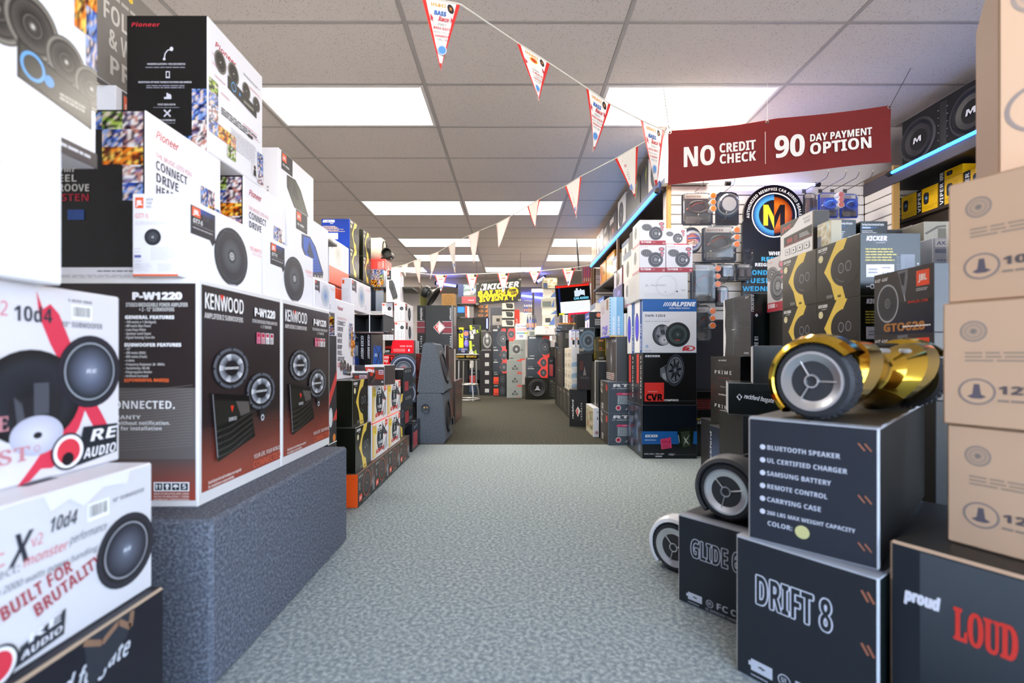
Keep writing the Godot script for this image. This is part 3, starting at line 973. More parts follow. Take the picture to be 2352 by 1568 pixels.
func d_cone_white(b: Box):
	# a white carton with a pale blue cone and a round tweeter
	b.base = "eceaf0"; b.fin = "gloss"; b.ch = 0.0025
	var p := b.A
	p.poly([0.03, 0.95, 0.24, 0.95, 0.24, 0.62, 0.21, 0.55, 0.19, 0.62, 0.03, 0.62], "3a3238"); p.rect(0.04, 0.85, 0.1, 0.93, "e85a40"); p.text(0.05, 0.72, 0.16, 0.06, "GX402", "d8d4d8")
	p.radial(0.5, 0.52, 0.36, [[0, "6a88b8"], [0.3, "90a8cc"], [0.6, "b0bccc"], [0.9, "d4d8de"], [1, "a4acb8"]], 1.0)
	p.disc(0.72, 0.2, 0.09, "c0c4cc"); p.disc(0.72, 0.2, 0.05, "e4e6ea")
	p.text(0.72, 0.8, 0.95, 0.06, "150 WATTS", "ee8478", "r")
	p = b.B
	p.rect(0.1, 0.82, 0.3, 0.94, "f06030"); p.small(0.1, 0.2, 0.8, 0.7, 8, "d0d0d6", 0.3, 0.3)

func d_orange_foot(b: Box):
	# white above with a silver cone, orange band below
	b.base = "eae9ee"; b.fin = "gloss"; b.ch = 0.0025
	var p := b.A
	p.rect(0.0, 0.0, 1.0, 0.37, "ff5a36")
	for i in 5: p.rect(0.12 + i * 0.17, 0.08, 0.15 + i * 0.17, 0.3, "ff7048", "ff5a36")
	p.poly([0.02, 0.97, 0.17, 0.95, 0.17, 0.78, 0.12, 0.74, 0.1, 0.8, 0.02, 0.82], "8a8a8e")
	p.radial(0.42, 0.7, 0.27, [[0, "6c7274"], [0.5, "8a9092"], [0.85, "a2a6a8"], [1, "c8cacc"]], 1.0)
	p.radial(0.64, 0.5, 0.085, [[0, "9a9c9e"], [0.5, "d8dadc"], [1, "b0b2b4"]])
	p.text(0.7, 0.86, 0.96, 0.035, "150 WATTS", "ee8478", "r")
	b.B.rect(0.05, 0.0, 0.95, 0.12, "f06428")

func d_orange(b: Box):
	b.base = "fb5a2c"; b.fin = "gloss"; b.edge = "f4f0ee"
	b.A.rect(0.02, 0.02, 0.98, 0.97, "f6521f", "ff6c48")
	b.B.rect(0.1, 0.1, 0.9, 0.9, "ee4a1c")

func amp_picture(p: Print, x: float, y: float, sx: float, s: float, top: String, low: String):
	# an amplifier lying on its side, seen from above
	var f := func(a, col):
		var o := []
		for i in range(0, a.size(), 2): o.append(x + a[i] * sx); o.append(y + a[i + 1] * s)
		p.poly(o, col)
	f.call([-0.2, 0.42, 0.0, 0.46, 0.13, 0.3, 0.34, -0.26, 0.32, -0.4, 0.06, -0.46, -0.2, 0.12], low)
	f.call([-0.16, 0.38, 0.0, 0.43, 0.1, 0.29, 0.3, -0.24, 0.06, -0.36, -0.16, 0.12], top)
	f.call([-0.02, 0.36, 0.1, 0.02, 0.02, -0.05, -0.08, 0.05], low)
	for i in 4: p.line([x + (-0.02 + i * 0.02) * sx, y + (-0.1 - i * 0.06) * s, x + (0.2 + i * 0.02) * sx, y + (-0.02 - i * 0.06) * s], 0.012 * s, low)
	for i in 3: p.rect(x + (0.1 + 0.08 * i) * sx, y - (0.44 - 0.02 * i) * s, x + (0.14 + 0.08 * i) * sx, y - (0.4 - 0.02 * i) * s, "c8b890")

func amp_white(b: Box, top: String, low: String):
	b.base = "f2f1f5"; b.fin = "satin"; b.ch = 0.0025
	var p := b.A
	p.rect(0.07, 0.7, 0.36, 0.99, "221e22"); p.rect(0.09, 0.84, 0.2, 0.97, "f06030"); p.text(0.105, 0.88, 0.185, 0.045, "JBL", "f8f4f0"); p.text(0.1, 0.77, 0.27, 0.035, "GX-A604", "f0f0f0"); p.rect(0.1, 0.75, 0.34, 0.753, "a0a0a4")
	amp_picture(p, 0.44, 0.38, 1.15, 0.68, top, low)
	p = b.B
	p.rect(0.08, 0.86, 0.34, 0.97, "f06030"); p.text(0.12, 0.89, 0.3, 0.045, "JBL", "f8f4f0"); p.text(0.08, 0.78, 0.62, 0.035, "GX-A604", "ee8070", "r"); p.small(0.08, 0.73, 0.8, 0.76, 2, "d0d0d4", 0.2, 0.3)
	for j in 5:
		p.ring(0.6, 0.36 - j * 0.055, 0.008, 0.016, "404048"); p.ring(0.76, 0.36 - j * 0.055, 0.008, 0.016, "707078")
	for j in 3: p.small(0.15, 0.14 + j * 0.08, 0.42, 0.18 + j * 0.08, 2, "a8a8b0", 0.2)

func d_amp_green(b: Box): amp_white(b, "4a4d44", "383a33")
func d_amp_blue(b: Box): amp_white(b, "1c5ac0", "2a3a5c")
func d_amp_dark(b: Box): amp_white(b, "4c4c4a", "36363a")

func d_amp_shade(b: Box):
	amp_white(b, "40404a", "2a2a30")
	b.A.k += 2
	coax(b.A, 0.3, 0.3, 0.2)

func d_red_brush(b: Box):
	# grey-white subwoofer carton with a brushed red X, a cone and a woofer from behind
	b.base = "dcdadf"; b.fin = "satin"; b.ch = 0.003
	var p := b.A
	p.poly([0.475, 0.97, 0.51, 0.88, 0.55, 0.91, 0.6, 0.86, 0.78, 0.45, 0.96, 0.14, 0.88, 0.1, 0.74, 0.36, 0.55, 0.7, 0.49, 0.84], "d83a52")
	p.poly([0.82, 0.5, 0.74, 0.5, 0.58, 0.24, 0.46, 0.09, 0.38, 0.0, 0.44, 0.01, 0.5, 0.06, 0.56, 0.05, 0.62, 0.1, 0.72, 0.24], "d83a52")
	p.text(0.1, 0.83, 0.24, 0.07, "scx", "d87888", "r"); p.text(0.26, 0.83, 0.34, 0.07, "v2", "d87888", "r"); p.text(0.36, 0.81, 0.56, 0.075, "10d4", "30323e", "b")
	p.bars(0.67, 0.84, 0.8, 0.92); p.text(0.65, 0.935, 0.8, 0.014, "8 40258 10042", "707078")
	p.text(0.61, 0.795, 0.87, 0.03, "10\" SUBWOOFER", "7c7c84", "b")
	p.radial(0.46, 0.43, 0.24, [[0, "1a1b20"], [0.7, "2a2c33"], [1, "16171b"]], 1.1, -0.15); p.poly([0.33, 0.42, 0.62, 0.46, 0.6, 0.24, 0.36, 0.22], "22242a"); p.poly([0.46, 0.5, 0.54, 0.5, 0.54, 0.34, 0.46, 0.34], "4c4f58"); p.poly([0.36, 0.44, 0.4, 0.4, 0.42, 0.3, 0.38, 0.28], "4c4f58"); p.radial(0.48, 0.235, 0.1, [[0, "22242a"], [0.15, "22242a"], [0.18, "d4d6e2"], [1, "b8bace"]], 1.4)
	p.radial(0.79, 0.55, 0.205, [[0, "8890a4"], [0.35, "5c6478"], [0.75, "20222a"], [0.78, "a8b0bc"], [0.82, "16171c"], [0.93, "2c2e38"], [1, "17181e"]])
	p.text(0.755, 0.54, 0.83, 0.022, "RE", "d0d6e4", "b", 0.2)
	p.text(0.02, 0.28, 0.34, 0.07, "BE THE", "c88890", "s"); p.text(0.12, 0.12, 0.44, 0.07, "BEST", "c88890", "s"); p.ring(0.475, 0.17, 0.012, 0.016, "c88890")
	p.poly([0.74, 0.24, 0.975, 0.23, 0.97, 0.06, 0.7, 0.03], "20222c"); p.text(0.77, 0.15, 0.965, 0.065, "RE", "f0f0f4", "b", 0.3); p.text(0.74, 0.06, 0.96, 0.055, "AUDIO", "f0f0f4", "b", 0.2)
	p.radial(0.65, 0.12, 0.1, [[0, "d83a4a"], [0.68, "d83a4a"], [0.7, "f0f0f4"], [0.88, "f0f0f4"], [0.9, "20222c"], [1, "20222c"]]); p.disc(0.645, 0.08, 0.036, "1a1018")

func d_built_for(b: Box):
	b.base = "d9d8dc"; b.fin = "satin"; b.ch = 0.003
	var p := b.A
	p.text(0.0, 0.66, 0.14, 0.1, "sc", "d88088", "r"); p.text(0.15, 0.63, 0.24, 0.18, "X", "30323e", "b", 0.2); p.text(0.25, 0.7, 0.31, 0.07, "v2", "d88088", "r"); p.text(0.33, 0.745, 0.48, 0.09, "10d4", "4a4c56", "b", 0.2)
	p.bars(0.545, 0.72, 0.68, 0.84); p.text(0.7, 0.79, 0.93, 0.03, "10\" SUBWOOFER", "84848c", "b")
	p.text(0.0, 0.59, 0.2, 0.05, "Expect:", "808088", "r"); p.text(0.21, 0.6, 0.43, 0.06, "monster", "d87078", "r", 0.2); p.text(0.44, 0.62, 0.66, 0.055, "performance", "74767e", "r", 0.2)
	p.text(0.02, 0.5, 0.6, 0.04, "up to 2000 watts power handling", "74767e", "r", 0.2)
	p.slant(0.12, 0.34, 0.46, 0.44, 0.085, "BUILT FOR", "a83a44", "b", -0.05); p.slant(0.27, 0.26, 0.65, 0.4, 0.085, "BRUTALITY!", "a83a44", "b", -0.05)
	p.radial(0.8, 0.4, 0.27, [[0, "8890a0"], [0.2, "5a606e"], [0.7, "24262c"], [0.73, "a8aab4"], [0.77, "16171c"], [0.92, "32343c"], [1, "17181e"]])
	p.text(0.77, 0.39, 0.83, 0.025, "RE", "d0d6e4", "b", 0.2)
	p.poly([0.16, 0.03, 0.2, 0.14, 0.42, 0.22, 0.41, 0.06], "30323c"); p.slant(0.22, 0.13, 0.4, 0.16, 0.05, "RE", "e8e8ee", "b", 0.3); p.slant(0.2, 0.06, 0.4, 0.085, 0.04, "AUDIO", "e8e8ee", "b", 0.3); p.radial(0.1, 0.1, 0.12, [[0, "d83a4a"], [0.7, "d83a4a"], [0.72, "f0f0f4"], [0.88, "f0f0f4"], [0.9, "20222c"], [1, "20222c"]])
	p.poly([0.3, 1.0, 0.34, 0.88, 0.44, 0.92, 0.52, 0.84, 0.64, 0.93, 0.8, 0.9, 0.82, 1.0], "e9e8ea")
	var t := b.face("top")
	t.rect(0.25, 0.35, 0.6, 0.7, "b8404c"); t.rect(0.4, 0.45, 0.8, 0.62, "30323c")

func d_black_script(b: Box):
	b.base = "191c22"; b.edge = "a08c78"; b.fin = "satin"; b.ch = 0.004
	var p := b.A
	p.slant(0.24, 0.8, 0.79, 0.76, 0.09, "rockford fosgate", "c8ccd4", "b", 0.3)
	p.poly([0.58, 0.99, 0.6, 0.72, 0.78, 0.86, 0.82, 0.99], "2c3038"); p.line([0.58, 0.98, 0.66, 0.92, 0.74, 0.97, 0.8, 0.9, 0.81, 0.98], 0.03, "8a6a54")

func d_plain_white(b: Box):
	b.base = "f6f6f8"; b.fin = "satin"; b.ch = 0.003
	var p := b.A
	p.rect(0.45, 0.75, 0.64, 0.93, "f4b8b0"); p.text(0.47, 0.8, 0.62, 0.06, "JBL", "f8e8e4"); p.text(0.42, 0.6, 0.72, 0.05, "GTO609C", "f4b0a8", "r")
	for j in 6:
		p.ring(0.7, 0.42 - j * 0.055, 0.012, 0.018, "e0e0e4"); p.ring(0.78, 0.42 - j * 0.055, 0.012, 0.018, "e4e4e8")
	for j in 3: p.rect(0.5, 0.22 + j * 0.1, 0.55, 0.27 + j * 0.1, "b8b4d4")

func d_stereo_near(b: Box):
	b.base = "f0eef1"; b.fin = "gloss"; b.ch = 0.003
	var p := b.A
	stereo_with_speakers(p, 0.66, 0.34, 0.72, 0.34)
	p.k += 0
	collage(p, 0.84, 1.0, 0.08, 0.135, ["ff", "ff", "fb", ".b"], 71)
	collage(p, 0.3, 1.0, 0.06, 0.1, ["bf"], 77)
	p.rect(0.2, 0.0, 1.0, 0.07, "2a2628"); p.small(0.6, 0.035, 0.95, 0.06, 1, "d0d0d4", 0.0)

func d_banner_board(b: Box):
	b.base = "7e7770"; b.fin = "matte"; b.ch = 0.002; b.edge = "c8c0b8"
	var p := b.A
	p.small(0.1, 0.78, 0.8, 0.84, 1, "b8b2a8", 0.0)
	p.text(0.05, 0.55, 0.72, 0.16, "FOLLOW US", "c8c2b8"); p.text(0.1, 0.33, 0.66, 0.16, "& WIN BIG", "c8c2b8"); p.text(0.1, 0.1, 0.66, 0.16, "PRIZES", "c8c2b8")
	p.disc(0.3, 0.9, 0.03, "e0c040")

func d_gold_six(b: Box):
	# black carton with a bent yellow band and an oval speaker
	b.base = "17160f"; b.edge = "55554c"; b.fin = "gloss"; b.ch = 0.002
	var p := b.A
	p.poly([0.5, 1.0, 0.74, 1.0, 0.6, 0.74, 0.56, 0.5, 0.62, 0.24, 0.7, 0.0, 0.46, 0.0, 0.36, 0.3, 0.2, 0.52, 0.34, 0.74], "f0cf58")
	p.radial(0.68, 0.52, 0.31, [[0, "2a2a28"], [0.3, "1a1a1a"], [0.7, "262626"], [0.74, "111111"], [0.95, "2c2c2c"], [1, "0c0c0c"]], 1.14)
	p.ring(0.6, 0.52, 0.075, 0.084, "aab0b8", 0.8); p.ring(0.76, 0.53, 0.075, 0.084, "aab0b8", 0.8); p.disc(0.6, 0.52, 0.065, "2c2e34", 0.8); p.disc(0.76, 0.53, 0.065, "2c2e34", 0.8)
	p.radial(0.68, 0.52, 0.24, [[0.92, "3a3c40"], [1, "6a6c72"]], 1.14, 0.0, 8, -2.4, -1.6)
	p.text(0.05, 0.9, 0.28, 0.05, "KICKER", "e8e8e8", "b", 0.15, 0.003); p.small(0.14, 0.86, 0.26, 0.89, 1, "b0b0b0", 0.0)
	p.radial(0.12, 0.77, 0.065, [[0, "e8e0b8"], [0.8, "d8d0a0"], [1, "f4ecd0"]])
	p.small(0.26, 0.05, 0.42, 0.11, 3, "a0a0a0", 0.2); p.text(0.52, 0.04, 0.6, 0.04, "360", "201c10")

func d_gold_six_dark(b: Box):
	d_gold_six(b)
	b.B.rect(0.3, 0.02, 0.62, 0.98, "20242a", "30343a")

func d_gold_six_spec(b: Box):
	d_gold_six(b)
	var p := b.B
	p.text(0.1, 0.88, 0.44, 0.07, "KICKER", "e4e0ee", "b", 0.15, 0.004); p.small(0.26, 0.84, 0.42, 0.865, 1, "a0a0a8", 0.0)
	p.small(0.09, 0.56, 0.62, 0.78, 5, "d8c850", 0.2, 0.4)
	p.rect(0.1, 0.3, 0.56, 0.5, "e8e6f0"); p.small(0.14, 0.36, 0.3, 0.46, 2, "8888a0", 0.1); p.text(0.36, 0.345, 0.53, 0.04, "4 Ohm", "303048", "r"); p.small(0.36, 0.44, 0.5, 0.47, 1, "505070", 0.0)
	p.rect(0.66, 0.28, 0.9, 0.66, "4a4e5c", "6a6e7c"); p.small(0.6, 0.3, 0.74, 0.64, 12, "7a7e8c", 0.1, 0.3)
	p.radial(0.2, 0.15, 0.04, [[0, "17171a"], [0.5, "17171a"], [0.52, "d8d8e0"], [1, "d8d8e0"]]); p.rect(0.1, 0.142, 0.3, 0.158, "d8d8e0"); p.disc(0.2, 0.15, 0.02, "17171a")
	p.rect(0.94, 0.5, 0.96, 0.52, "f0f0f0")

func d_gold_blue(b: Box):
	# the same seen against the strip light: bright foil face, blue end
	d_gold_six(b)
	b.colours = {"front": "163a98"}
	var p := b.B
	p.rect(0.0, 0.0, 0.96, 1.0, "17389a", "122a70")
	p.text(0.04, 0.88, 0.46, 0.08, "KICKER", "f4f4fa", "b", 0.15, 0.004); p.small(0.3, 0.83, 0.42, 0.86, 1, "c8c8e0", 0.0)
	p.small(0.04, 0.55, 0.82, 0.77, 6, "d8b878", 0.5, 0.35)
	p.rect(0.0, 0.28, 0.58, 0.5, "f0eef4"); p.small(0.3, 0.32, 0.54, 0.46, 3, "9a9aa8", 0.2)

func d_white_1100(b: Box):
	b.base = "f3f0ee"; b.fin = "satin"; b.colours = {"top": "e8503a"}; b.edge = "ee7a60"; b.ch = 0.0015
	var p := b.A
	p.rect(0.0, 0.04, 0.3, 0.96, "e6c634", null, "f1eeee"); p.rect(0.04, 0.68, 0.24, 0.88, "f0d850"); p.small(0.07, 0.84, 0.24, 0.94, 3, "e08030", 0.2); p.text(0.08, 0.72, 0.2, 0.08, "NEW", "c8a020")
	p.poly([0.6, 0.15, 0.98, 0.6, 0.98, 0.12, 0.75, 0.06], "b6b6b8"); p.poly([0.62, 0.9, 0.98, 0.55, 0.98, 0.5, 0.6, 0.6], "4c5054"); p.line([0.6, 0.95, 0.75, 0.72, 0.9, 0.8], 0.03, "3c4044"); p.line([0.7, 0.1, 0.8, 0.4, 0.86, 0.15], 0.02, "f4f4f4")
	p.radial(0.47, 0.52, 0.38, [[0, "2a3238"], [0.9, "222a30"], [0.94, "4c565e"], [1, "1b2126"]], 0.84)
	p.text(0.34, 0.74, 0.6, 0.1, "275", "f4f4f4", "b", 0.0, 0.006); p.small(0.4, 0.68, 0.54, 0.71, 1, "e0e0e0", 0.0); p.rect(0.42, 0.46, 0.52, 0.64, "6c7880"); p.rect(0.45, 0.5, 0.49, 0.62, "c0c8d0")
	p.text(0.33, 0.34, 0.62, 0.09, "1100", "e0e4e8", "b", 0.0, 0.004); p.small(0.38, 0.27, 0.56, 0.31, 1, "c0c8d0", 0.0)
	p.text(0.18, 0.13, 0.72, 0.1, "GT5-10", "e04838", "b", 0.3, 0.006); p.text(0.72, 0.52, 0.95, 0.03, "POWER", "d8402c", "b")
	p.rect(0.82, 0.8, 0.97, 0.97, "ee4c30"); p.text(0.84, 0.85, 0.95, 0.06, "JBL", "f8e8e4")
	p = b.B
	p.rect(0.55, 0.76, 0.8, 0.93, "f86830"); p.radial(0.7, 0.5, 0.22, [[0, "3a5a8c"], [0.7, "6484ac"], [1, "3c5878"]], 0.7); p.rect(0.5, 0.49, 0.9, 0.52, "e04838")

func d_orange_base(b: Box):
	# low dark carton, orange end, a woofer outlined in orange
	b.base = "35352f"; b.edge = "d86a38"; b.fin = "satin"; b.colours = {"front": "ff5a10"}; b.ch = 0.0015
	var p := b.A
	p.rect(0, 0, 1, 1, "2e2f2b", "3a3c36")
	p.radial(0.5, 0.53, 0.4, [[0, "c8c8c4"], [0.1, "8a3828"], [0.16, "303030"], [0.6, "4c4c48"], [0.8, "262624"], [0.92, "3a3a36"], [0.94, "d85a38"], [1, "c05034"]], 1.0)
	p.photo(0.74, 0.3, 0.9, 0.92, ["2e2f2b", "8a5a48", "b8b0a8", "3a3c36", "6a4a40"], 5, 5, 5); p.photo(0.86, 0.1, 0.98, 0.55, ["2e2f2b", "7a8088", "b0b8c0", "2a2c2c"], 8, 5, 5)
	p.text(0.05, 0.85, 0.26, 0.07, "GT5-12", "d8d8d4"); p.small(0.05, 0.5, 0.14, 0.74, 4, "b8b8b4", 0.3)
	p.rect(0.06, 0.14, 0.22, 0.34, "f05030"); p.text(0.08, 0.2, 0.2, 0.08, "JBL", "f8e8e0"); p.small(0.25, 0.06, 0.7, 0.14, 2, "8a8a86", 0.3)
	p = b.B
	p.small(0.5, 0.86, 0.95, 0.88, 1, "e04808", 0.0); p.small(0.35, 0.4, 0.95, 0.72, 5, "d84000", 0.6, 0.3); p.ring(0.42, 0.4, 0.05, 0.07, "ffe0c8")

func d_crunch(b: Box):
	b.base = "4c423e"; b.edge = "f4f2f0"; b.fin = "satin"
	var p := b.A
	p.rect(0, 0.9, 1, 1, "f0eeee"); p.rect(0, 0, 1, 0.9, "4e4440")
	p.poly([0.0, 0.9, 0.5, 0.9, 0.4, 0.42, 0.1, 0.56], "d04028"); p.slant(0.12, 0.68, 0.48, 0.62, 0.14, "CRUNCH", "f4f0ee", "b", 0.0, 0.004)
	p.line([0.3, 0.18, 0.55, 0.56], 0.03, "2a2220"); p.line([0.36, 0.12, 0.58, 0.5], 0.02, "a87858"); p.line([0.26, 0.24, 0.5, 0.6], 0.02, "1c1614")
	p.rect(0.55, 0.3, 0.98, 0.72, "c8402c"); for i in 6: p.rect(0.58 + i * 0.06, 0.26, 0.6 + i * 0.06, 0.7, "8a3020")
	p.rect(0.72, 0.54, 0.96, 0.76, "d8d0d4"); p.small(0.74, 0.57, 0.94, 0.74, 2, "a04858", 0.0, 0.7); p.rect(0.1, 0.06, 0.26, 0.24, "c8402c"); p.rect(0.86, 0.14, 0.96, 0.22, "c8c4c0")
	p = b.B
	p.rect(0.0, 0.0, 1.0, 1.0, "b8b8c4", "e8e8ee"); p.text(0.1, 0.78, 0.8, 0.12, "CRUNCH", "d83858"); p.rect(0.3, 0.28, 0.9, 0.56, "e8eaf4"); p.rect(0.0, 0.06, 0.95, 0.16, "d02848"); p.small(0.1, 0.3, 0.28, 0.6, 2, "404048")
	b.face("top").rect(0, 0, 1, 1, "f4f2f2")

func d_black_red(b: Box):
	b.base = "1a1a1b"; b.edge = "484848"; b.fin = "gloss"
	var p := b.A
	p.text(0.1, 0.84, 0.8, 0.1, "KICKER", "8a8a8c", "b", 0.2); p.rect(0.1, 0.14, 0.5, 0.5, "a83034"); p.small(0.55, 0.2, 0.95, 0.3, 2, "808084", 0.1)
	p = b.B
	p.radial(0.0, 0.45, 0.42, [[0.8, "24282a"], [0.9, "6a7070"], [1, "303434"]], 1.0, 0.0, 16, -PI / 2, PI / 2); p.rect(0.0, 0.95, 1.0, 0.99, "c8c8cc")

func d_red_label(b: Box):
	b.base = "1d1e22"; b.edge = "3a3a3e"; b.fin = "gloss"
	var p := b.A
	p.rect(0.1, 0.1, 0.62, 0.66, "a83a40", "b84a4c"); p.slant(0.2, 0.78, 0.6, 0.84, 0.06, "kicker", "b0b0b4", "b", 0.2)
	p = b.face("top"); p.rect(0.2, 0.2, 0.6, 0.5, "c8463c"); p.rect(0.6, 0.4, 0.9, 0.6, "a0a0a4")

func d_vega_flat(b: Box):
	b.base = "1d1c1a"; b.fin = "gloss"; b.edge = "6a6a68"
	var p := b.A
	p.poly([0.2, 0.0, 1.0, 0.0, 1.0, 1.0, 0.32, 1.0, 0.26, 0.9], "f02434"); p.text(0.0, 0.35, 0.22, 0.24, "ved", "b02820", "b", 0.2); p.small(0.02, 0.08, 0.16, 0.26, 2, "d0d0d0", 0.1, 0.6)
	p.text(0.52, 0.48, 0.94, 0.12, "VEGA 10 D4", "f8c8c8"); p.small(0.3, 0.12, 0.72, 0.36, 5, "f0a0a0", 0.1); p.rect(0.8, 0.14, 0.86, 0.32, "f0f0f8"); p.rect(0.8, 0.14, 0.82, 0.32, "3048a0")
	b.colours = {"right": "8a5a58"}; b.B.rect(0.3, 0.0, 1, 1, "c8ccd0")

func d_vega(b: Box):
	b.base = "3a3a38"; b.fin = "gloss"; b.edge = "c8c8c4"; b.colours = {"right": "8e2420"}
	var p := b.A
	p.rect(0, 0, 1, 1, "302f2d", "4a4a48")
	p.poly([0.0, 0.0, 0.26, 0.0, 0.34, 0.93, 0.0, 0.93], "ec2a34"); p.text(0.01, 0.78, 0.16, 0.12, "cerwin", "f4f4f4"); p.text(0.01, 0.64, 0.14, 0.12, "vega", "f4f4f4"); p.rect(0.18, 0.6, 0.32, 0.9, "3a1412"); p.poly([0.2, 0.86, 0.3, 0.86, 0.25, 0.66], "c83830")
	p.radial(0.62, 0.36, 0.58, [[0, "e0e4e8"], [0.14, "c84858"], [0.2, "8a92a0"], [0.5, "404650"], [0.52, "98a2b4"], [0.58, "262a32"], [0.74, "4c5464"], [0.8, "b8c4e0"], [0.88, "343c4c"], [1, "6c7a98"]], 1.0)
	b.B.small(0.2, 0.3, 0.8, 0.95, 10, "c06058", 0.3)

func d_mini_coax(b: Box):
	b.base = "f4f3f6"; b.fin = "satin"; b.ch = 0.002; b.edge = "e8a8a0"
	var p := b.A
	p.rect(0.06, 0.84, 0.26, 0.94, "f06048"); p.small(0.34, 0.82, 0.5, 0.94, 3, "b8b8c0", 0.2)
	p.radial(0.7, 0.68, 0.1, [[0, "d0d2d6"], [0.15, "40444a"], [0.3, "8a8e94"], [0.36, "24282c"], [0.9, "50565c"], [1, "2a2e32"]])
	for j in 5: p.disc(0.64, 0.46 - j * 0.085, 0.018, "707078"); p.ring(0.84, 0.46 - j * 0.085, 0.01, 0.018, "909098"); p.small(0.2, 0.1 + j * 0.09, 0.46, 0.14 + j * 0.09, 1, "b8b8c0", 0.3)
	p = b.B
	p.rect(0.06, 0.6, 0.26, 0.96, "3a3034"); p.rect(0.08, 0.8, 0.18, 0.92, "e06050"); coax(p, 0.52, 0.46, 0.36); p.text(0.78, 0.7, 0.96, 0.05, "150 WATTS", "ee8478", "r")

func d_spine(b: Box, blue := false):
	b.base = "191b20"; b.edge = "50545c"; b.fin = "gloss"
	if blue: b.base = "3a4654"
	var p := b.A
	if not blue:
		p.upright(0.22, 0.95, 0.2, 0.42, "KICKER GRIDDT", "f0f4fa", "b", 0.2)
	else:
		p.rect(0.1, 0.72, 0.9, 0.98, "20262e"); p.text(0.1, 0.86, 0.5, 0.07, "KX", "f0f0f0"); p.line([0.1, 0.72, 0.4, 0.84, 0.8, 0.84], 0.02, "8a98a8"); p.rect(0.3, 0.28, 0.8, 0.6, "8a949e", "a8b2ba"); p.rect(0.0, 0.0, 1.0, 0.22, "2c4484")

func d_spine_blue(b: Box): d_spine(b, true)
func d_spine_black(b: Box): d_spine(b)

func d_spine_window(b: Box):
	d_spine(b)
	var p := b.B
	p.rect(0.1, 0.0, 1.0, 1.0, "3c342f"); p.poly([0.1, 0.0, 0.9, 0.0, 0.9, 0.6, 0.2, 0.62], "1c52b0"); p.line([0.3, 0.62, 0.6, 0.3, 0.4, 0.02], 0.06, "2a2826"); p.line([0.9, 0.6, 0.6, 0.3, 0.8, 0.02], 0.06, "2a2826"); p.rect(0.25, 0.26, 0.5, 0.36, "88a8d0")

func d_red_top(b: Box):
	b.base = "f04a40"; b.fin = "satin"; b.colours = {"right": "b8645c"}; b.edge = "f88078"
	b.A.small(0.5, 0.1, 0.74, 0.75, 7, "f8b8b0", 0.1); b.A.upright(0.93, 0.1, 0.8, 0.16, "CRUNCH", "f8e0dc"); b.B.poly([0.3, 0.0, 0.7, 0.0, 0.5, 0.7], "c8b0a0")

func d_collage_tall(b: Box):
	b.base = "a8b4c4"; b.fin = "gloss"
	var p := b.A
	p.rect(0.0, 0.0, 1.0, 0.62, "8c9ab0", "c0c8d4"); p.rect(0.05, 0.04, 0.4, 0.58, "20242c", "40485a"); collage(p, 0.0, 1.0, 0.25, 0.12, ["pbpb", "bppc", "ffpf", ".ffp"], 91); p.rect(0, 0, 1, 0.05, "f0f0f4")
	b.B.rect(0, 0, 1, 1, "98a6bc")

func d_punch(b: Box):
	b.base = "2e2f33"; b.edge = "6a645c"; b.fin = "satin"; b.ch = 0.003
	var p := b.A
	p.rect(0.0, 0.0, 1, 1, "34353a", "26272a")
	p.rect(0.62, 0.5, 0.95, 0.62, "8a3440"); p.rect(0.62, 0.36, 0.95, 0.47, "8a3440")
	for y in [0.625, 0.485, 0.345]: p.rect(0.6, y - 0.006, 0.95, y + 0.006, "c0bec0")
	p.poly([0.28, 0.49, 0.5, 0.645, 0.72, 0.49, 0.5, 0.335], "c8c4c4"); p.poly([0.31, 0.49, 0.5, 0.625, 0.69, 0.49, 0.5, 0.355], "d83a38"); p.poly([0.48, 0.62, 0.68, 0.49, 0.5, 0.365, 0.44, 0.44], "ece8e6"); p.text(0.36, 0.47, 0.5, 0.08, "R", "f0d8d4", "b", 0.2)
	p.rect(0.95, 0.0, 0.968, 1.0, "d8d8da"); p.upright(0.88, 0.95, 0.66, 0.05, "rockford fosgate", "e4e4e6", "b", 0.2); p.upright(0.88, 0.29, 0.03, 0.05, "P U N C H", "e4e4e6", "b")
	b.B.rect(0, 0, 1, 1, "3a2c2a", "7a746c")
	b.B.rect(0.15, 0.55, 0.75, 1, "8e887e", "b8b2a6")

func d_punch_side(b: Box):
	b.base = "232326"; b.edge = "7a746c"; b.fin = "gloss"
	var p := b.A
	p.rect(0, 0.5, 1, 0.62, "8a3440"); p.rect(0, 0.36, 1, 0.48, "8a3440"); p.rect(0, 0.485, 1, 0.497, "c8c6c8"); p.rect(0, 0.625, 1, 0.637, "c8c6c8"); p.upright(0.4, 0.95, 0.66, 0.3, "rockford", "e4e4e6", "b", 0.2); p.upright(0.4, 0.29, 0.03, 0.24, "P U N C H", "e4e4e6", "b")

func d_brown_film(b: Box):
	b.base = "3a2724"; b.edge = "8a7c74"; b.fin = "gloss"; b.ch = 0.004
	var p := b.A
	p.rect(0.0, 0, 0.5, 1, "24242a"); p.upright(0.15, 0.95, 0.4, 0.2, "PRIME", "c03848", "b"); p.rect(0.52, 0.0, 0.62, 1.0, "d8d8dc", "9a9a9e"); p.poly([0.3, 0.4, 0.45, 0.46, 0.4, 0.34], "d8303c")
	b.B.rect(0, 0, 1, 1, "4a3330", "2e201e"); b.B.rect(0.2, 0.05, 0.5, 0.25, "7a2a28")

func d_kraft(b: Box):
	b.base = "a67c45"; b.edge = "b08a52"; b.fin = "matte"
	b.A.ring(0.5, 0.5, 0.34, 0.36, "6a4c28"); b.A.ring(0.5, 0.5, 0.22, 0.235, "6a4c28"); b.A.disc(0.5, 0.5, 0.04, "5a3c20"); b.face("top").rect(0.46, 0, 0.54, 1, "b8945c")

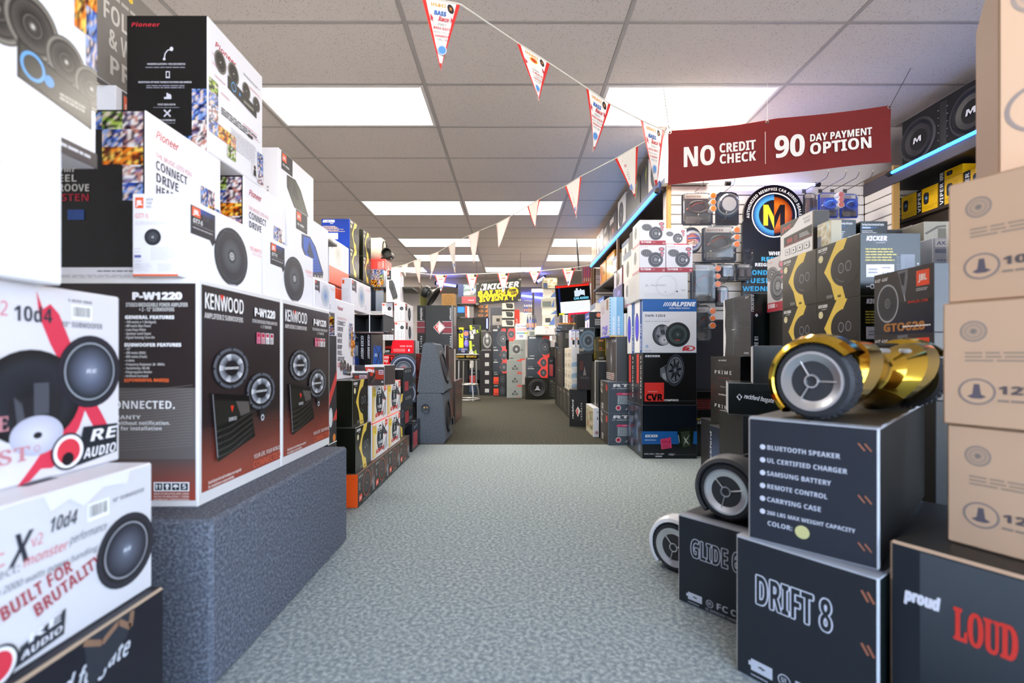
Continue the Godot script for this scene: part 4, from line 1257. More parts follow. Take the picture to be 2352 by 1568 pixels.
func hexa(b: Box, name: String, tall := false):
	# black carton, a red hexagon with a woofer in it
	b.base = "191817"; b.edge = "44423e"; b.fin = "gloss"
	var p := b.A
	var x0 := 0.5 if not tall else 0.1
	p.poly([x0, 0.5, x0 + 0.2, 1.0, 1.0, 1.0, 1.0, 0.0, x0 + 0.22, 0.0], "ee3b28")
	p.radial(0.8 if not tall else 0.56, 0.5, 0.38 if not tall else 0.3, [[0, "d8d4d0"], [0.12, "8a8680"], [0.16, "2a2826"], [0.4, "6a6662"], [0.5, "201e1c"], [0.7, "4a4846"], [0.78, "141312"], [0.92, "3c3a38"], [1, "6c6864"]], 0.8 if not tall else 0.9)
	if not tall:
		p.text(0.05, 0.88, 0.36, 0.07, "KICKER", "f0f0f0", "b", 0.15, 0.004); p.text(0.08, 0.06, 0.3, 0.045, name, "d8d8d8")

func d_hexa(b: Box): hexa(b, "COMPR")
func d_hexa_comp(b: Box): hexa(b, "COMP")
func d_hexa_tall(b: Box): hexa(b, "", true)

func d_square(b: Box):
	b.base = "1d1c1a"; b.edge = "4c4a44"; b.fin = "satin"
	var p := b.A
	p.rect(0.4, 0.32, 0.7, 0.74, "e4e4e2"); p.small(0.43, 0.36, 0.67, 0.7, 6, "a8a8a6", 0.2)

func d_cvr_small(b: Box):
	b.base = "191817"; b.edge = "4c4a44"; b.fin = "satin"
	var p := b.A
	p.text(0.05, 0.88, 0.34, 0.07, "KICKER", "e8e8e8", "b", 0.15); p.rect(0.02, 0.08, 0.4, 0.68, "ee4a28"); p.text(0.06, 0.12, 0.37, 0.17, "CVR", "201410"); cone(p, 0.7, 0.5, 0.42, 0.6)

func d_photo_dark(b: Box):
	b.base = "55524e"; b.fin = "satin"
	var p := b.A
	p.rect(0, 0, 1, 1, "2c2a28", "4c4a48"); p.text(0.04, 0.91, 0.9, 0.06, "S I E R R A", "c8c8c8", "r"); p.radial(0.55, 0.48, 0.36, [[0, "f0f0f0"], [0.3, "8c8c8c"], [0.6, "303030"], [0.8, "c0c0c0"], [1, "282828"]], 0.6); p.radial(0.52, 0.72, 0.16, [[0, "fafafa"], [0.6, "a8a8a8"], [1, "404040"]], 0.7); p.rect(0.02, 0.02, 0.98, 0.1, "1a1918"); p.small(0.05, 0.03, 0.95, 0.09, 2, "c8c8c8", 0.2)

func d_lime(b: Box):
	b.base = "2e2d2b"; b.fin = "satin"; b.colours = {"right": "9cc030"}; b.edge = "55534f"
	var p := b.A
	p.poly([0.02, 0.98, 0.24, 0.98, 0.3, 0.66, 0.08, 0.66], "c6dc3c"); p.rect(0.3, 0.8, 0.5, 0.85, "9cb83c")
	p.slant(0.1, 0.3, 0.66, 0.46, 0.28, "JLW", "f0eee6", "b", 0.1, 0.006); p.slant(0.68, 0.44, 0.92, 0.5, 0.2, "X", "b8d82c", "b", 0.1, 0.006); p.poly([0.08, 0.2, 0.3, 0.36, 0.42, 0.3, 0.4, 0.08, 0.1, 0.08], "e4e0d4")
	b.B.rect(0.0, 0.0, 0.7, 0.3, "24231f"); b.B.rect(0.35, 0, 1, 1, "a8cc34")

func d_grey_db(b: Box):
	b.base = "9aa09b"; b.edge = "b4bab5"; b.fin = "satin"
	var p := b.A
	p.poly([0.35, 0.22, 0.72, 0.22, 0.72, 0.4, 0.62, 0.4, 0.62, 0.34, 0.46, 0.34, 0.46, 0.4, 0.35, 0.4], "4a4e4c"); p.poly([0.48, 0.42, 0.6, 0.42, 0.6, 0.58, 0.48, 0.58], "4a4e4c"); p.text(0.4, 0.25, 0.68, 0.08, "dB", "9aa09b")
	p.rect(0.68, 0.9, 1.0, 1.0, "ee4030"); p.rect(0.66, 0.06, 0.9, 0.1, "d86a58"); p.line([0.0, 0.5, 0.2, 0.7, 0.4, 0.96], 0.008, "8a908c"); p.line([0.2, 0.7, 0.5, 0.66, 0.98, 0.86], 0.008, "8a908c")
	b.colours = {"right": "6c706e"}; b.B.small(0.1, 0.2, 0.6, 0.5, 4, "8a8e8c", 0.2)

func d_grey_db_top(b: Box):
	b.base = "9fa5a0"; b.edge = "b4bab5"; b.fin = "satin"
	var p := b.A
	p.rect(0.24, 0.28, 0.72, 0.78, "b4bab5"); p.radial(0.46, 0.52, 0.21, [[0, "f0f0f0"], [0.3, "909090"], [0.6, "3a3a3a"], [1, "707070"]], 0.9); p.rect(0.0, 0.92, 0.3, 1.0, "ee4a38"); p.rect(0.7, 0.0, 0.98, 0.06, "ee4a38"); p.rect(0.05, 0.05, 0.28, 0.1, "55595a"); p.small(0.72, 0.44, 0.9, 0.54, 2, "55595a")
	b.colours = {"right": "747876"}

func d_tsd(b: Box):
	# white speaker carton, two cones and a red foot
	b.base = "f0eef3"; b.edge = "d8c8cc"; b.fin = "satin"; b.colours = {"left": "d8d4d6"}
	var p := b.A
	p.rect(0.0, 0.0, 1, 0.17, "b02f42", "b83c4c"); p.text(0.05, 0.07, 0.45, 0.075, "TS-F1634R", "f4ecee", "b", 0.0, 0.003); p.small(0.5, 0.08, 0.64, 0.13, 2, "e0b0b8"); p.small(0.88, 0.04, 0.97, 0.12, 2, "f0d8dc", 0.1)
	p.text(0.05, 0.91, 0.34, 0.035, "Pioneer", "c87880", "r", 0.2)
	p.radial(0.28, 0.7, 0.14, [[0, "d8d8dc"], [0.2, "3a3c40"], [0.5, "8a8c92"], [0.6, "24262a"], [0.85, "9a9ca2"], [1, "3c3e44"]], 1.5, -0.1)
	p.radial(0.62, 0.46, 0.27, [[0, "e0e0e4"], [0.1, "70737a"], [0.24, "a8aab0"], [0.3, "34363c"], [0.62, "84868e"], [0.7, "2c2e34"], [0.88, "6c6f78"], [1, "3a3c44"]]); p.radial(0.62, 0.46, 0.2, [[0.55, "c8cad0"], [0.9, "f4f4f6"]], 1.0, -0.5, 6, 0, 0.7)
	for q in [[0.84, 0.84, 0.075], [0.86, 0.7, 0.055], [0.86, 0.6, 0.04]]: p.radial(q[0], q[1], q[2], [[0, "e09098"], [0.7, "d87c88"], [0.8, "50586c"], [1, "6a7080"]], 1.4)
	p = b.B
	p.rect(0.0, 0.0, 1.0, 0.1, "b88890"); p.radial(0.45, 0.6, 0.24, [[0, "50545c"], [0.6, "7c8088"], [1, "484c54"]], 0.8)

func d_white_emblem(b: Box):
	b.base = "eff0f2"; b.edge = "d8d8da"; b.fin = "satin"; b.colours = {"left": "c9cacd"}
	var p := b.A
	p.ring(0.56, 0.5, 0.36, 0.38, "d4d6da"); p.ring(0.56, 0.5, 0.42, 0.43, "e0e2e6"); p.text(0.13, 0.48, 0.56, 0.07, "JL AUDIO", "9a9ca4", "r"); p.poly([0.75, 0.26, 0.8, 0.26, 0.775, 0.34], "505460"); p.small(0.1, 0.1, 0.9, 0.24, 4, "dcdee2", 0.1, 0.3); p.rect(0.86, 0.3, 0.95, 0.36, "d0d2d6"); p.disc(0.54, 0.27, 0.016, "505460")
	b.B.small(0.2, 0.3, 0.8, 0.85, 10, "b4b6ba", 0.3, 0.3)

func d_blue_band(b: Box):
	# white subwoofer carton with a blue band
	b.base = "f1f2f6"; b.edge = "9ac0e0"; b.fin = "satin"
	var p := b.A
	p.rect(0.0, 0.77, 1.0, 1.0, "1066b4"); p.text(0.54, 0.87, 0.97, 0.075, "ALPINE", "f4f8fc", "b", 0.25, 0.005)
	for i in 5: p.line([0.385 + i * 0.037, 0.87, 0.425 + i * 0.037, 0.945], 0.017, "f4f8fc")
	p.text(0.49, 0.82, 0.87, 0.028, "Mobile Media Solutions", "f0f4fa", "b", 0.1)
	p.text(0.04, 0.67, 0.42, 0.045, "SWR-12D4", "5a5c66", "b"); p.rect(0.04, 0.62, 0.62, 0.623, "d0d2d8"); p.small(0.04, 0.58, 0.6, 0.61, 1, "c8cad0")
	p.radial(0.36, 0.33, 0.2, [[0, "50545c"], [0.4, "24272c"], [0.6, "6a6e76"], [1, "1c1e22"]], 0.9); p.poly([0.24, 0.35, 0.3, 0.5, 0.36, 0.3], "8a8e96"); p.poly([0.4, 0.5, 0.46, 0.5, 0.42, 0.3], "8a8e96"); p.radial(0.4, 0.24, 0.1, [[0, "2c2e34"], [0.3, "d8dae0"], [1, "8a8c94"]], 1.1)
	p.radial(0.65, 0.34, 0.23, [[0, "90a098"], [0.1, "3c4a48"], [0.4, "1c2424"], [0.74, "4c5c5c"], [0.78, "15181a"], [0.95, "2c3032"], [1, "141618"]]); p.text(0.6, 0.22, 0.69, 0.03, "ALPINE", "c84838", "b")
	p.ring(0.86, 0.085, 0.034, 0.05, "d83038", 2.3); p.text(0.71, 0.04, 0.87, 0.06, "R", "d83038", "b", 0.3, 0.004)
	p.disc(0.08, 0.12, 0.03, "b0c8e8"); p.small(0.03, 0.03, 0.2, 0.06, 1, "c0c8d4")
	p = b.B
	p.rect(0.66, 0.0, 0.96, 1.0, "1c4c9a"); p.upright(0.86, 0.05, 0.55, 0.14, "SWR-12D4", "d8e0f0", "b"); p.radial(0.3, 0.5, 0.28, [[0, "4a3ae8"], [0.7, "5040f0"], [1, "383850"]], 0.5)

func d_cvr(b: Box):
	b.base = "16171a"; b.edge = "50545a"; b.fin = "gloss"
	var p := b.A
	p.text(0.04, 0.92, 0.32, 0.035, "KICKER", "e8ecf0", "b", 0.15, 0.003)
	p.poly([0.32, 0.7, 0.42, 0.76, 0.6, 0.8, 0.6, 0.36, 0.42, 0.46, 0.33, 0.55], "6c7278"); p.poly([0.36, 0.6, 0.44, 0.62, 0.44, 0.48, 0.38, 0.5], "a4aab0"); p.poly([0.4, 0.74, 0.5, 0.77, 0.5, 0.66, 0.42, 0.64], "2a2c30")
	p.radial(0.6, 0.67, 0.31, [[0, "a0a6ac"], [0.14, "50565e"], [0.3, "30343a"], [0.62, "7c8289"], [0.7, "2c3036"], [0.78, "8a9098"], [0.84, "1a1c20"], [0.95, "4a4e56"], [1, "2a2d32"]], 0.58, -0.1)
	for i in 8: p.radial(0.6, 0.67, 0.2, [[0.3, "15171a"], [1, "15171a"]], 0.58, 0.0, 3, i * TAU / 8, i * TAU / 8 + 0.25)
	p.rect(0.035, 0.07, 0.395, 0.43, "ee3e3a"); p.text(0.06, 0.09, 0.365, 0.12, "CVR", "181214", "b", 0.0, 0.006); p.small(0.1, 0.25, 0.3, 0.28, 1, "f0a0a0")
	p.text(0.4, 0.075, 0.66, 0.035, "COMPVR12", "e8e8ec", "b", 0.0, 0.002); p.rect(0.67, 0.07, 0.671, 0.115, "c0c0c4"); p.rect(0.67, 0.08, 0.97, 0.083, "8a8a90")
	p = b.B
	p.rect(0.25, 0.4, 0.55, 0.98, "d84444"); p.upright(0.85, 0.1, 0.95, 0.12, "COMPVR12", "d0d0d4"); p.photo(0.3, 0.05, 0.7, 0.4, ["1c1d20", "2a2c30", "6a3038", "1c1d20"], 4, 4, 4)

func d_blue_stripe(b: Box):
	b.base = "151922"; b.edge = "50545c"; b.fin = "gloss"; b.colours = {"left": "1b1c22"}
	var p := b.A
	p.rect(0.0, 0.27, 1.0, 0.51, "2368b4"); p.text(0.05, 0.4, 0.28, 0.045, "KICKER", "f0f4f8", "b", 0.15, 0.003); p.small(0.05, 0.34, 0.26, 0.37, 1, "b8d0e8", 0.1)
	p.poly([0.33, 0.36, 0.52, 0.4, 0.54, 0.2, 0.35, 0.17], "e84a78"); p.text(0.36, 0.29, 0.52, 0.05, "SALE", "b02050"); p.small(0.37, 0.2, 0.52, 0.27, 3, "b83060", 0.2)
	p.poly([0.64, 0.5, 0.7, 0.56, 0.88, 0.58, 0.94, 0.52, 0.92, 0.22, 0.86, 0.16, 0.74, 0.14, 0.68, 0.2], "1a2418"); p.poly([0.7, 0.5, 0.86, 0.52, 0.88, 0.24, 0.74, 0.2], "3a463a"); p.poly([0.75, 0.42, 0.8, 0.36, 0.87, 0.46, 0.81, 0.34, 0.86, 0.26, 0.79, 0.31, 0.75, 0.24, 0.78, 0.33], "c0c8c0"); p.line([0.66, 0.44, 0.68, 0.3], 0.012, "b8c0b8")
	p.text(0.03, 0.075, 0.4, 0.025, "1500w MAX | 750w RMS", "e0e4e8"); p.rect(0.24, 0.03, 0.36, 0.055, "c8ccd4"); p.text(0.48, 0.06, 0.59, 0.035, "S12L7", "f0f0f4"); p.rect(0.6, 0.07, 0.97, 0.073, "8a8a90")
	p = b.B
	p.rect(0.0, 0.27, 1.0, 0.51, "2c4a7c"); p.rect(0.3, 0.4, 0.6, 0.8, "7a3040"); p.photo(0.1, 0.1, 0.9, 0.95, ["1b1c22", "3a4454", "5a6a84", "22242c", "504048"], 6, 5, 8)

func d_rt_flat(b: Box):
	# slate carton, pink label block and a round red emblem
	b.base = "4b5562"; b.edge = "6a7480"; b.fin = "satin"; b.colours = {"left": "302b2a"}
	var p := b.A
	p.text(0.08, 0.84, 0.5, 0.09, "RT", "eef0f4", "b", 0.2, 0.004); p.text(0.52, 0.84, 0.68, 0.08, "12", "c84858", "r"); p.text(0.7, 0.84, 0.82, 0.1, "d4", "eef0f4"); p.text(0.08, 0.77, 0.6, 0.035, "12\" SUBWOOFER", "d8dce4")
	p.poly([0.18, 0.58, 0.86, 0.58, 0.88, 0.65, 0.22, 0.65], "e04878"); p.text(0.34, 0.6, 0.66, 0.03, "FEATURES", "f8e0e8")
	p.small(0.22, 0.29, 0.58, 0.57, 8, "b4c2cc", 0.5, 0.75); p.small(0.66, 0.29, 0.88, 0.57, 8, "b4c2cc", 0.6, 0.75)
	p.radial(0.24, 0.17, 0.085, [[0, "40141c"], [0.2, "40141c"], [0.22, "d83858"], [0.74, "d83858"], [0.76, "e8ecf0"], [1, "e8ecf0"]]); p.text(0.42, 0.19, 0.8, 0.06, "RE", "dce2e8", "b", 0.3, 0.003); p.text(0.4, 0.1, 0.8, 0.06, "AUDIO", "dce2e8", "b", 0.2)
	p = b.B
	p.upright(0.3, 0.55, 0.9, 0.24, "RT 12", "d8d4d0", "b", 0.2); p.radial(0.55, 0.45, 0.34, [[0, "d84838"], [0.06, "4a4a4c"], [0.7, "2a2626"], [0.74, "6a6664"], [0.8, "201c1c"], [1, "3a3634"]], 0.5); p.rect(0.72, 0.7, 0.9, 0.9, "b83838"); p.upright(0.4, 0.05, 0.25, 0.2, "RE AUDIO", "d8d4d0", "b")

func d_rt_upright(b: Box):
	b.base = "4a5056"; b.edge = "b0a8a8"; b.fin = "satin"; b.colours = {"left": "363234"}
	var p := b.A
	p.ring(0.9, 0.62, 0.22, 0.235, "e8ecf0"); p.ring(0.9, 0.62, 0.26, 0.275, "e8ecf0"); p.upright(0.62, 0.04, 0.3, 0.2, "RT 12d4", "e4e8ec", "b", 0.2); p.upright(0.9, 0.04, 0.24, 0.1, "12\" SUBWOOFER", "c8ccd4", "b")
	p = b.B
	p.radial(0.55, 0.5, 0.34, [[0, "d85048"], [0.05, "c8ccd4"], [0.3, "6a7078"], [0.7, "3a3436"], [0.78, "7a7678"], [0.84, "2a2628"], [1, "3e3a3c"]], 0.5); p.text(0.6, 0.88, 0.98, 0.06, "RT d4", "e4e4e8", "b", 0.2); p.upright(0.2, 0.75, 0.98, 0.12, "UNDER $100", "c0b8bc", "b"); p.small(0.05, 0.03, 0.9, 0.2, 4, "c8c4c4", 0.2, 0.6); p.ring(0.6, 0.1, 0.05, 0.07, "d84858")

func d_leaning(b: Box):
	b.base = "dcdcd2"; b.edge = "c4c4bc"; b.fin = "satin"
	var p := b.A
	p.poly([0.6, 0.9, 0.66, 0.6, 0.72, 0.3, 0.6, 0.3, 0.5, 0.62], "e8502c"); p.poly([0.5, 0.28, 0.74, 0.28, 0.68, 0.05, 0.54, 0.05], "e86040"); p.line([0.2, 0.5, 0.9, 0.66], 0.012, "50504c"); p.small(0.16, 0.3, 0.4, 0.46, 5, "8a8a84", 0.3); p.poly([0.1, 0.2, 0.36, 0.3, 0.3, 0.16, 0.12, 0.12], "d86850"); p.text(0.3, 0.76, 0.7, 0.04, "scx 10d4", "9a9a94")

func d_kick_box(b: Box):
	b.base = "18181a"; b.edge = "8a8a86"; b.fin = "satin"
	var p := b.A
	p.poly([0.36, 0.42, 0.5, 0.54, 0.64, 0.42, 0.5, 0.26], "e8e4e0"); p.poly([0.4, 0.42, 0.5, 0.5, 0.52, 0.3, 0.46, 0.32], "d84a40"); p.upright(0.26, 0.2, 0.72, 0.1, "rockford", "f0f0f0", "b", 0.2); p.upright(0.74, 0.18, 0.64, 0.07, "F O S G A T E", "e0e0e0", "b")

func d_white_low(b: Box):
	b.base = "dadce4"; b.edge = "e8e8ea"; b.fin = "satin"; b.colours = {"left": "b9b49c"}
	var p := b.A
	p.poly([0.62, 0.6, 0.86, 0.6, 0.76, 0.72], "3a3c40"); p.radial(0.6, 0.15, 0.06, [[0, "4a1c1c"], [0.3, "30282c"], [0.5, "d8d8e0"], [0.8, "b84838"], [1, "b84838"]]); p.rect(0.6, 0.82, 0.9, 0.88, "a8b0b8")
	p = b.B
	p.photo(0.1, 0.2, 0.95, 0.85, ["b9b49c", "b0ab94", "5a6a4c", "8a8a6a", "b4af98", "a86850"], 14, 7, 7)

func d_aqua_flat(b: Box):
	b.base = "a9cdee"; b.edge = "e0ecf8"; b.fin = "gloss"; b.colours = {"left": "c6c6d0"}
	var p := b.A
	p.rect(0.0, 0.0, 0.5, 1.0, "9ac8f2", null, "b8dcf8"); p.rect(0.5, 0, 1, 1, "76b4e8", null, "8cc4ee"); p.upright(0.36, 0.05, 0.5, 0.14, "MOBILE AV", "f0f8ff", "b"); p.upright(0.74, 0.05, 0.52, 0.17, "MM1010M", "f0f8ff", "b"); p.rect(0.0, 0.0, 1.0, 0.03, "e8c060")
	for i in 12: p.rect(-0.0, 0.04 + i * 0.08, 0.06, 0.075 + i * 0.08, "208878")
	p = b.B
	p.rect(0.68, 0.7, 0.86, 0.96, "8a6c50"); p.small(0.15, 0.65, 0.5, 0.85, 6, "a89ca4", 0.4); p.photo(0.2, 0.05, 0.8, 0.3, ["c6c6d0", "c6c6d0", "7868d0", "5a5cc0", "c6c6d0"], 3, 5, 5); p.rect(0, 0, 1, 0.03, "3838e0")

func d_slate_cone(b: Box):
	b.base = "2c3238"; b.edge = "8a8e92"; b.fin = "gloss"
	var p := b.A
	p.radial(0.6, 0.5, 0.42, [[0, "3a4a58"], [0.14, "506070"], [0.4, "3a4650"], [0.44, "68798a"], [0.7, "404c58"], [0.8, "5a7084"], [1, "3a4854"]], 0.9); p.radial(0.6, 0.5, 0.2, [[0, "b8c0c8"], [0.12, "3a444e"], [0.7, "2a3038"], [1, "58646e"]], 0.8); p.text(0.06, 0.86, 0.3, 0.08, "KRC", "c8ccd0"); p.small(0.04, 0.1, 0.36, 0.22, 3, "b8b0a0", 0.2)

func d_olive(b: Box):
	b.base = "4a421c"; b.edge = "6a5c24"; b.fin = "gloss"
	var p := b.A
	p.rect(0, 0, 1, 1, "3c3618", "56481c"); p.small(0.1, 0.8, 0.5, 0.9, 1, "d89060", 0.1, 0.7); p.rect(0.1, 0.5, 0.4, 0.54, "c85a38"); p.rect(0.1, 0.42, 0.6, 0.44, "c88a30"); p.rect(0.66, 0.2, 0.72, 0.94, "b8a030"); p.small(0.1, 0.06, 0.6, 0.16, 2, "a0a098", 0.2)
	b.B.rect(0, 0, 1, 1, "463e1c"); b.B.rect(0.3, 0.1, 0.4, 0.9, "a89028")

func d_black_tall(b: Box):
	b.base = "1d1a18"; b.edge = "8a8680"; b.fin = "gloss"
	var p := b.A
	p.rect(0, 0, 1, 1, "2c2624", "1c1a1a"); p.text(0.2, 0.3, 0.8, 0.06, "RSXS", "505050"); p.poly([0.4, 0.4, 0.5, 0.66, 0.6, 0.4], "7a7470"); p.rect(0.2, 0.55, 0.4, 0.8, "50221e")
	p = b.B
	p.rect(0.08, 0, 0.5, 1, "3c4450", "20242a"); p.poly([0.3, 0.2, 0.46, 0.9, 0.2, 0.9], "8a96a4")

func d_white_pods(b: Box):
	b.base = "d4cdbc"; b.edge = "f0eee8"; b.fin = "satin"; b.colours = {"front": "eef2f8"}
	var p := b.B
	p.rect(0, 0, 1, 1, "c8c0b0", "ddd6c6"); p.rect(0.1, 0.2, 0.26, 0.5, "4a4038"); p.rect(0.6, 0.16, 0.74, 0.5, "403830"); p.small(0.08, 0.6, 0.4, 0.9, 4, "a8a294", 0.3); p.small(0.55, 0.6, 0.9, 0.9, 4, "a07868", 0.3); p.rect(0.46, 0, 0.52, 1, "7ab4b8")
	p = b.A
	p.poly([0.0, 0.2, 1.0, 0.36, 1.0, 0.6, 0.4, 0.72, 0.0, 0.58], "a8c8e4"); p.radial(0.42, 0.38, 0.16, [[0, "1c2834"], [0.4, "405468"], [0.6, "c0d4e8"], [1, "8aa8c8"]])

func d_white_pods_top(b: Box):
	d_white_pods(b)
	b.prints["front"] = null
	b.prints.erase("front")
	var p := b.face("front")
	p.line([0.55, 0.2, 0.62, 0.4, 0.66, 0.72], 0.06, "28485c"); p.line([0.54, 0.18, 0.58, 0.32], 0.08, "14202a"); p.small(0.5, 0.8, 0.9, 0.88, 1, "c0ccd8")

func d_white_blue(b: Box):
	b.base = "eef0f6"; b.edge = "a0a8e0"; b.fin = "gloss"
	var p := b.A
	p.small(0.2, 0.7, 0.75, 0.85, 3, "8a90b8", 0.2); p.rect(0.3, 0.15, 0.78, 0.42, "2c2a30"); p.disc(0.24, 0.48, 0.06, "e09880"); p.rect(0.0, 0.92, 1.0, 0.98, "6070c8"); p.small(0.2, 0.55, 0.8, 0.62, 1, "b0b4cc")
	b.B.rect(0, 0, 1, 1, "d8dcf0")

func d_yellow_hang(b: Box):
	b.base = "22211d"; b.edge = "48463e"; b.fin = "gloss"
	var p := b.A
	p.radial(0.58, 0.5, 0.32, [[0, "3c3a36"], [0.4, "5c5a56"], [0.5, "22201e"], [1, "4a4844"]], 0.9); p.text(0.06, 0.84, 0.36, 0.08, "KICKER", "d0d0cc", "b", 0.15); p.poly([0.0, 0.0, 0.3, 0.0, 0.2, 0.25, 0.0, 0.3], "6a88b8")

func d_dark_row(b: Box):
	b.base = "26251f"; b.edge = "5c5a50"; b.fin = "satin"
	var p := b.A
	p.radial(0.5, 0.46, 0.36, [[0, "9a9a94"], [0.1, "34332e"], [0.6, "4a4942"], [0.7, "201f1b"], [0.92, "55534a"], [1, "2a2924"]], 0.85); p.small(0.1, 0.82, 0.6, 0.92, 2, "98968c", 0.3)
	b.B.small(0.2, 0.6, 0.8, 0.9, 4, "8a887e", 0.3)

func d_rf_tall(b: Box):
	b.base = "14161c"; b.edge = "7a7e86"; b.fin = "gloss"
	var p := b.A
	p.rect(0.0, 0.0, 0.045, 1.0, "eceef2"); p.poly([0.045, 0.0, 0.06, 0.0, 0.11, 0.3, 0.06, 0.55, 0.08, 0.8, 0.045, 1.0], "dfe2e8")
	p.rect(0.1, 0.0, 1.0, 1.0, "26282e", "1c1f28"); p.radial(0.45, 0.5, 0.62, [[0, "62666e"], [0.3, "3c4048"], [0.7, "24272e"], [1, "20232a"]], 0.5)
	for i in 26: p.line([0.12, 0.06 + i * 0.035, 0.98, 0.03 + i * 0.037], 0.004, "42464e")
	p.rect(0.4, 0.0, 0.405, 1.0, "8a8e96"); p.line([0.34, 0.45, 0.46, 0.46], 0.012, "b8bcc4"); p.ring(0.42, 0.25, 0.08, 0.084, "50545c"); p.text(0.82, 0.93, 0.94, 0.035, "R1", "c8ccd4"); p.small(0.78, 0.04, 0.96, 0.07, 2, "c0c4cc", 0.1)
	p = b.B
	p.rect(0.0, 0.0, 0.05, 1.0, "40444c"); p.upright(0.07, 0.7, 0.98, 0.1, "rockford", "e8ecf2", "b", 0.2); p.poly([0.13, 0.68, 0.17, 0.65, 0.13, 0.62, 0.09, 0.65], "f0f2f6"); p.upright(0.17, 0.03, 0.32, 0.09, "PRIME R1", "e4e8ee", "b"); p.rect(0.86, 0.3, 0.88, 0.55, "3a3e46"); p.ring(0.86, 0.12, 0.014, 0.022, "d0d4da"); p.small(0.8, 0.05, 0.95, 0.08, 1, "c8ccd4", 0.0)

func d_prime(b: Box):
	b.base = "1a1b1f"; b.edge = "8a8e96"; b.fin = "gloss"
	var p := b.A
	p.rect(0, 0, 1, 1, "222226", "1c1618")
	for i in 24: p.line([0.4, 0.3 + i * 0.016, 1.0, 0.3 + i * 0.022], 0.004, "34353a"); p.line([0.4 + i * 0.025, 0.3, 0.5 + i * 0.025, 0.66], 0.004, "303136")
	p.text(0.16, 0.48, 0.76, 0.1, "P R I M E", "e8eaee", "r"); p.small(0.28, 0.36, 0.7, 0.4, 1, "702428", 0.0); p.text(0.36, 0.86, 0.58, 0.045, "rockford", "d0d2d8", "b", 0.2); p.disc(0.33, 0.875, 0.025, "d8dade"); p.text(0.38, 0.09, 0.56, 0.04, "R1S412", "a8acb4", "r")
	p = b.B
	for i in 24: p.line([0.0, 0.2 + i * 0.02, 1.0, 0.3 + i * 0.02], 0.004, "3a3c42"); p.line([0.0, 0.62 - i * 0.014, 1.0, 0.56 - i * 0.02], 0.004, "36383e")
	p.text(0.3, 0.46, 0.95, 0.1, "P R I M E", "e8eaee", "b"); p.small(0.5, 0.34, 0.7, 0.37, 1, "902830", 0.0)

func d_rf_white(b: Box):
	b.base = "15161b"; b.edge = "8a8e96"; b.fin = "gloss"; b.colours = {"left": "e8eaf0"}
	var p := b.A
	p.poly([0.14, 0.56, 0.19, 0.66, 0.24, 0.56, 0.19, 0.44], "f0f2f6"); p.poly([0.165, 0.6, 0.205, 0.62, 0.215, 0.5, 0.18, 0.5], "15161b"); p.slant(0.26, 0.52, 0.74, 0.4, 0.13, "rockford fosgate", "f0f2f6", "b", 0.1, 0.004)

func d_rf_plain(b: Box):
	b.base = "15161b"; b.edge = "6a6e76"; b.fin = "gloss"; b.colours = {"left": "e8eaf0"}

func d_mesh_red(b: Box):
	b.base = "131212"; b.edge = "3a3838"; b.fin = "gloss"
	var p := b.A
	p.rect(0.0, 0.76, 1.0, 0.89, "20100f"); p.rect(0.0, 0.72, 0.62, 0.88, "a04848")
	for j in 6:
		for i in 12: p.disc(0.02 + i * 0.05, 0.735 + j * 0.027, 0.009, "301414")
	p.text(0.02, 0.555, 0.14, 0.032, "CVR", "e8d840", "b"); p.text(0.15, 0.555, 0.5, 0.032, "CVR15", "f0f0f0", "b"); p.text(0.02, 0.505, 0.66, 0.035, "KICKER", "f0f0f0", "b", 0.15); p.rect(0.0, 0.495, 1.0, 0.498, "c8c8cc"); p.rect(0, 0.545, 1.0, 0.548, "808084")

func d_cone_low(b: Box):
	b.base = "15161a"; b.edge = "3a3c42"; b.fin = "gloss"; b.colours = {"left": "1c2438"}
	var p := b.A
	p.rect(0.0, 0, 0.08, 1, "e8ecf2"); p.radial(0.5, 0.5, 0.4, [[0, "15161a"], [0.6, "24272c"], [0.7, "4a4e54"], [0.78, "1c1e22"], [0.92, "5a5e64"], [1, "1c1e22"]], 1.0); p.text(0.8, 0.84, 0.96, 0.08, "R1", "d0d4da")
	b.B.radial(0.5, 0.5, 0.4, [[0, "24386a"], [1, "1c2438"]]); b.B.upright(0.2, 0.3, 0.9, 0.12, "rockford", "d0d4da", "b", 0.2)

func d_jvc(b: Box):
	b.base = "3b3836"; b.edge = "a08a70"; b.fin = "satin"
	var p := b.A
	p.rect(0, 0, 0.99, 0.98, "f0eef0"); p.poly([0.0, 0.68, 0.42, 0.8, 0.62, 0.99, 0.0, 0.99], "3a3634"); p.text(0.06, 0.8, 0.36, 0.1, "JVC", "d83a34", "b", 0.0, 0.004)
	p.text(0.72, 0.86, 0.93, 0.045, "KD-R370", "606068", "r"); p.small(0.76, 0.76, 0.94, 0.83, 3, "909098", 0.2)
	p.poly([0.12, 0.6, 0.98, 0.66, 0.98, 0.36, 0.12, 0.34], "34363a"); p.poly([0.16, 0.57, 0.96, 0.62, 0.96, 0.39, 0.16, 0.38], "1c1e22"); p.rect(0.22, 0.42, 0.4, 0.54, "a83038"); p.radial(0.5, 0.48, 0.08, [[0, "2a2c30"], [0.6, "50545a"], [0.7, "c8404a"], [1, "2a2c30"]]); p.small(0.62, 0.44, 0.92, 0.56, 3, "c8ccd0", 0.2); p.line([0.14, 0.36, 0.98, 0.41], 0.012, "c84048")
	for i in 4: p.rect(0.16 + i * 0.2, 0.1, 0.31 + i * 0.2, 0.26, "484850"); p.rect(0.17 + i * 0.2, 0.11, 0.3 + i * 0.2, 0.25, "f0eef0"); p.disc(0.235 + i * 0.2, 0.18, 0.03, "606068")

